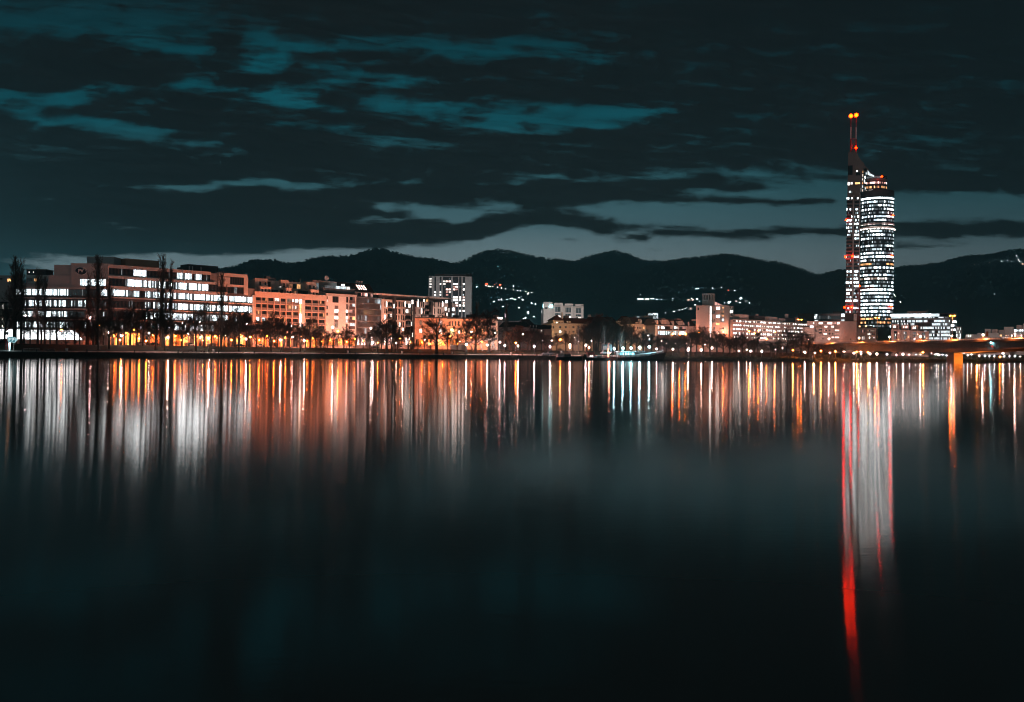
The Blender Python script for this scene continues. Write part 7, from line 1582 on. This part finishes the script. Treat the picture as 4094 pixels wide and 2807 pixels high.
# ------------------------------------------------------------------ small things on the bank
def post_box(root, c, sx_, sy_, z0, z1, m, name):
    mb = MB(); mb.hexa([c + Vector(v) for v in ((-sx_, -sy_, z0), (sx_, -sy_, z0), (sx_, sy_, z0), (-sx_, sy_, z0), (-sx_, -sy_, z1), (sx_, -sy_, z1), (sx_, sy_, z1), (-sx_, sy_, z1))], m); return mb.build(name, root)
def arrow_sign(px, py, flip, lab):
    g = at(px, 11); c = pix(px, py, g.y); L = thing('parking_sign', lab, 'sign', tuple(g), 'blue parking arrow signs'); GL = lit('sign_panel_glow', (.42, .74, .80), .75, vary=.1); s = -1 if flip else 1; w, hh = .75, 1.0
    mb = MB(); mb.prism([c + Vector((s * x, 0, z)) for x, z in ((-w, -hh), (w * .6, -hh), (w * 1.9, 0), (w * .6, hh), (-w, hh))], (0, .12, 0), GL); mb.build('panel', L)
    mb = MB(); mb.prism([c + Vector((s * x, -.03, z)) for x, z in ((-w * .8, -hh * .8), (w * .5, -hh * .8), (w * .5, hh * .8), (-w * .8, hh * .8))], (0, .02, 0), lit('sign_blue', (.05, .42, .55), .35, vary=0)); mb.build('blue_field', L)
    text_mesh('P', 1.5, lambda x, z, d: c + Vector((x - s * .12, -.06 - d * .3, z)), lit('sign_letter', (.75, .92, .95), 1.0, vary=0), 'lettering', L)
    mb = MB(); mb.tube(g - Vector((0, 0, .2)), Vector((c.x, c.y + .2, c.z + hh)), .09, .09, 6, WPAINT); mb.build('post', L); return g
arrow_sign(40, 1357, True, 'pale blue P parking sign with its arrow pointing left'); arrow_sign(55, 1359, False, 'pale blue P parking sign with its arrow pointing right')
g = at(38, 10.2); SP = thing('floodlit_pillar', 'bright cyan white lit pillar below the left parking sign', 'pillar', tuple(g)); 
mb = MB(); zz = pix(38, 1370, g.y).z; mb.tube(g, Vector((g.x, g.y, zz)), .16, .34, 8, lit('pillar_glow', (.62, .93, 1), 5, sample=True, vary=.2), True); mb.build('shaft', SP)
g = at(25, 12); NB = thing('notice_board', 'dark notice board on two reddish posts at the left edge of the path', 'board', tuple(g)); c = pix(25, 1333, g.y)
post_box(NB, Vector((c.x, c.y, 0)), .85, .08, c.z - .5, c.z + .5, MIDC, 'panel')
for s in (-.35, .35): post_box(NB, Vector((c.x + s, c.y + .15, 0)), .07, .05, g.z - .2, c.z + .4, RED, 'post')
for px, py, k in ((24, 1360, 'red and white round notice below the dark board'),):
    c = pix(px, py, g.y - .3); DN = thing('warning_sign', k, 'sign', tuple(g + Vector((0, -.4, 0)))); mb = MB(); mb.prism([c + Vector((.5 * cos(t * pi / 8), 0, .5 * sin(t * pi / 8))) for t in range(16)], (0, .05, 0), RED); mb.build('disc', DN); post_box(DN, Vector((c.x, c.y + .12, 0)), .05, .05, g.z - .2, c.z + .4, METAL, 'post')
def bench(px, lab, table=False, back=10.6):
    g = at(px, back); L = thing('picnic_table' if table else 'park_bench', lab, 'picnic table' if table else 'bench', tuple(g), 'picnic tables on the bank' if table else 'benches on the bank')
    hd = Vector((.66, .75, 0)); sd = Vector((-.75, .66, 0))
    def bx(x0, x1, y0, y1, z0, z1, m, nm):
        mb = MB(); P_ = lambda x, y, z: g + hd * x + sd * y + Vector((0, 0, z))
        mb.hexa([P_(x0, y0, z0), P_(x1, y0, z0), P_(x1, y1, z0), P_(x0, y1, z0), P_(x0, y0, z1), P_(x1, y0, z1), P_(x1, y1, z1), P_(x0, y1, z1)], m); mb.build(nm, L)
    if table:
        bx(-1, 1, -.4, .4, .70, .77, WOODM, 'tabletop')
        for s in (-1, 1): bx(-1, 1, s * .75 - .14, s * .75 + .14, .42, .47, WOODM, 'seat'); bx(s * .75 - .07, s * .75 + .07, -.8, .8, -.1, .41, CONCR, 'leg')
    else:
        bx(-.9, .9, -.22, .22, .42, .48, WOODM, 'seat'); bx(-.9, .9, .24, .29, .52, .92, WOODM, 'backrest')
        for s in (-.8, .8): bx(s - .06, s + .06, -.2, .28, -.1, .41, CONCR, 'leg')
bench(186, 'left of two wooden picnic tables on the path at left', True); bench(207, 'right of two wooden picnic tables on the path at left', True); bench(810, 'picnic table under the bare trees before the white lit offices', True)
for px, lab in ((103, 'pale bench nearest the parking signs'), (127, 'bench between the parking signs and the picnic tables'), (150, 'bench just left of the picnic tables'), (728, 'left of three pale benches before the white lit offices'), (746, 'middle of three pale benches before the white lit offices'), (762, 'right of three pale benches before the white lit offices'), (2000, 'bench beside the path end before the dark roofed houses')): bench(px, lab)
def bin_(px, lab, m=WPAINT, lid=None):
    g = at(px, 10.8); L = thing('litter_bin', lab, 'bin', tuple(g), 'bins along the path'); mb = MB(); mb.tube(g - Vector((0, 0, .1)), g + Vector((0, 0, 1.0)), .42, .52, 10, m, True); mb.build('body', L); mb = MB(); mb.tube(g + Vector((0, 0, 1.01)), g + Vector((0, 0, 1.22)), .58, .56, 10, lid or m, True); mb.build('lid', L)
bin_(267, 'pale litter bin with an orange lid right of the picnic tables', WPAINT, mat('orange_lid', (.6, .25, .05)))
for px, lab in ((855, 'white bin beside the path before the white lit offices'), (1391, 'white bin under the bare tree before the white corner block'), (1608, 'white bin beside the path before the long pale apartment block'), (1806, 'white bin beside the path before the brick hall'), (2042, 'white bin at the right end of the path')): bin_(px, lab)
def bollard(px):
    g = at(px, 6.8); L = thing('bollard', 'x', 'bollard', tuple(g), 'bollards at the water edge'); mb = MB(); mb.tube(g - Vector((0, 0, .2)), g + Vector((0, 0, .85)), .22, .19, 8, DMETAL, True); mb.build('shaft', L); mb = MB(); mb.tube(g + Vector((0, 0, .86)), g + Vector((0, 0, 1.05)), .3, .28, 8, DMETAL, True); mb.build('cap', L); zone_label(L, px, 'short dark bollard on the bank edge')
for px in (90, 146, 348, 538, 712, 874, 1018, 1167, 1297, 1421, 1536, 1676, 1773, 1862, 1947, 2088, 2140): bollard(px)
# parked cars
def car(px, back, col, lab, lights_on=False, hdg=R(47)):
    g = at(px, back); L = thing('parked_car', lab, 'car', tuple(g), 'cars parked behind the bank'); hd = Vector((cos(hdg), sin(hdg), 0)); sd = Vector((-sin(hdg), cos(hdg), 0)); P_ = lambda x, y, z: g + hd * x + sd * y + Vector((0, 0, z))
    mb = MB(); prof = [(-2.1, .35), (2.1, .35), (2.15, .7), (1.95, .88), (1.0, .95), (.35, 1.42), (-1.1, 1.46), (-1.75, 1.0), (-2.15, .92)]
    mb.prism([P_(x, -.85, z) for x, z in prof], sd * 1.7, col); o = mb.build('body', L)
    for s in (-.862, .862):
        mb = MB(); mb.face([P_(x, s, z) for x, z in ((.85, .97), (.32, 1.36), (-1.08, 1.39), (-1.6, 1.0))], GLASS); mb.build('side_window', L)
    for x in (-1.35, 1.35):
        for s in (-.8, .8):
            mb = MB(); mb.prism([P_(x + .32 * cos(t * pi / 7), s - .1, .32 + .32 * sin(t * pi / 7)) for t in range(14)], sd * .2, DMETAL); mb.build('wheel', L)
    for s in (-.6, .6):
        mb = MB(); mb.hexa([P_(a, s + b, c) for a, b, c in ((2.13, -.16, .62), (2.19, -.16, .62), (2.19, .16, .62), (2.13, .16, .62), (2.13, -.16, .78), (2.19, -.16, .78), (2.19, .16, .78), (2.13, .16, .78))], lit('headlight_on', (1, .95, .85), 30, vary=0) if lights_on else WPAINT); mb.build('headlight', L)
CARW, CARS, CARK = mat('white_car_paint', (.7, .7, .7), rough=.3, var=.03), mat('silver_car_paint', (.4, .4, .42), rough=.3, var=.03, metal=.3), mat('black_car_paint', (.02, .02, .022), rough=.25, var=.05)
car(2182, 9, CARW, 'white car parked at the end of the path left of the work boat', hdg=R(15)); car(2200, 12, CARS, 'silver car parked right of the white car near the work boat', hdg=R(15)); car(2416, 16, CARW, 'white van like car parked below the dark framed board', hdg=R(10))
for i, (px, col) in enumerate(((20, CARK), (560, CARS), (620, CARK), (760, CARW), (845, CARS), (960, CARK), (1040, CARW), (1280, CARS), (1500, CARK), (1600, CARW))):
    car(px, 42.0, col, 'x'); o = [q for q in bpy.data.objects if q.name.startswith('parked_car')][-1]
    o = next(q for q in bpy.data.objects if q.get('label') == 'x' and q.name.startswith('parked_car')); o['label'] = ''; zone_label(o, px, {CARK.name: 'black', CARS.name: 'silver', CARW.name: 'white'}[col.name] + ' car parked on the street')
finish_hill(); finish_labels()
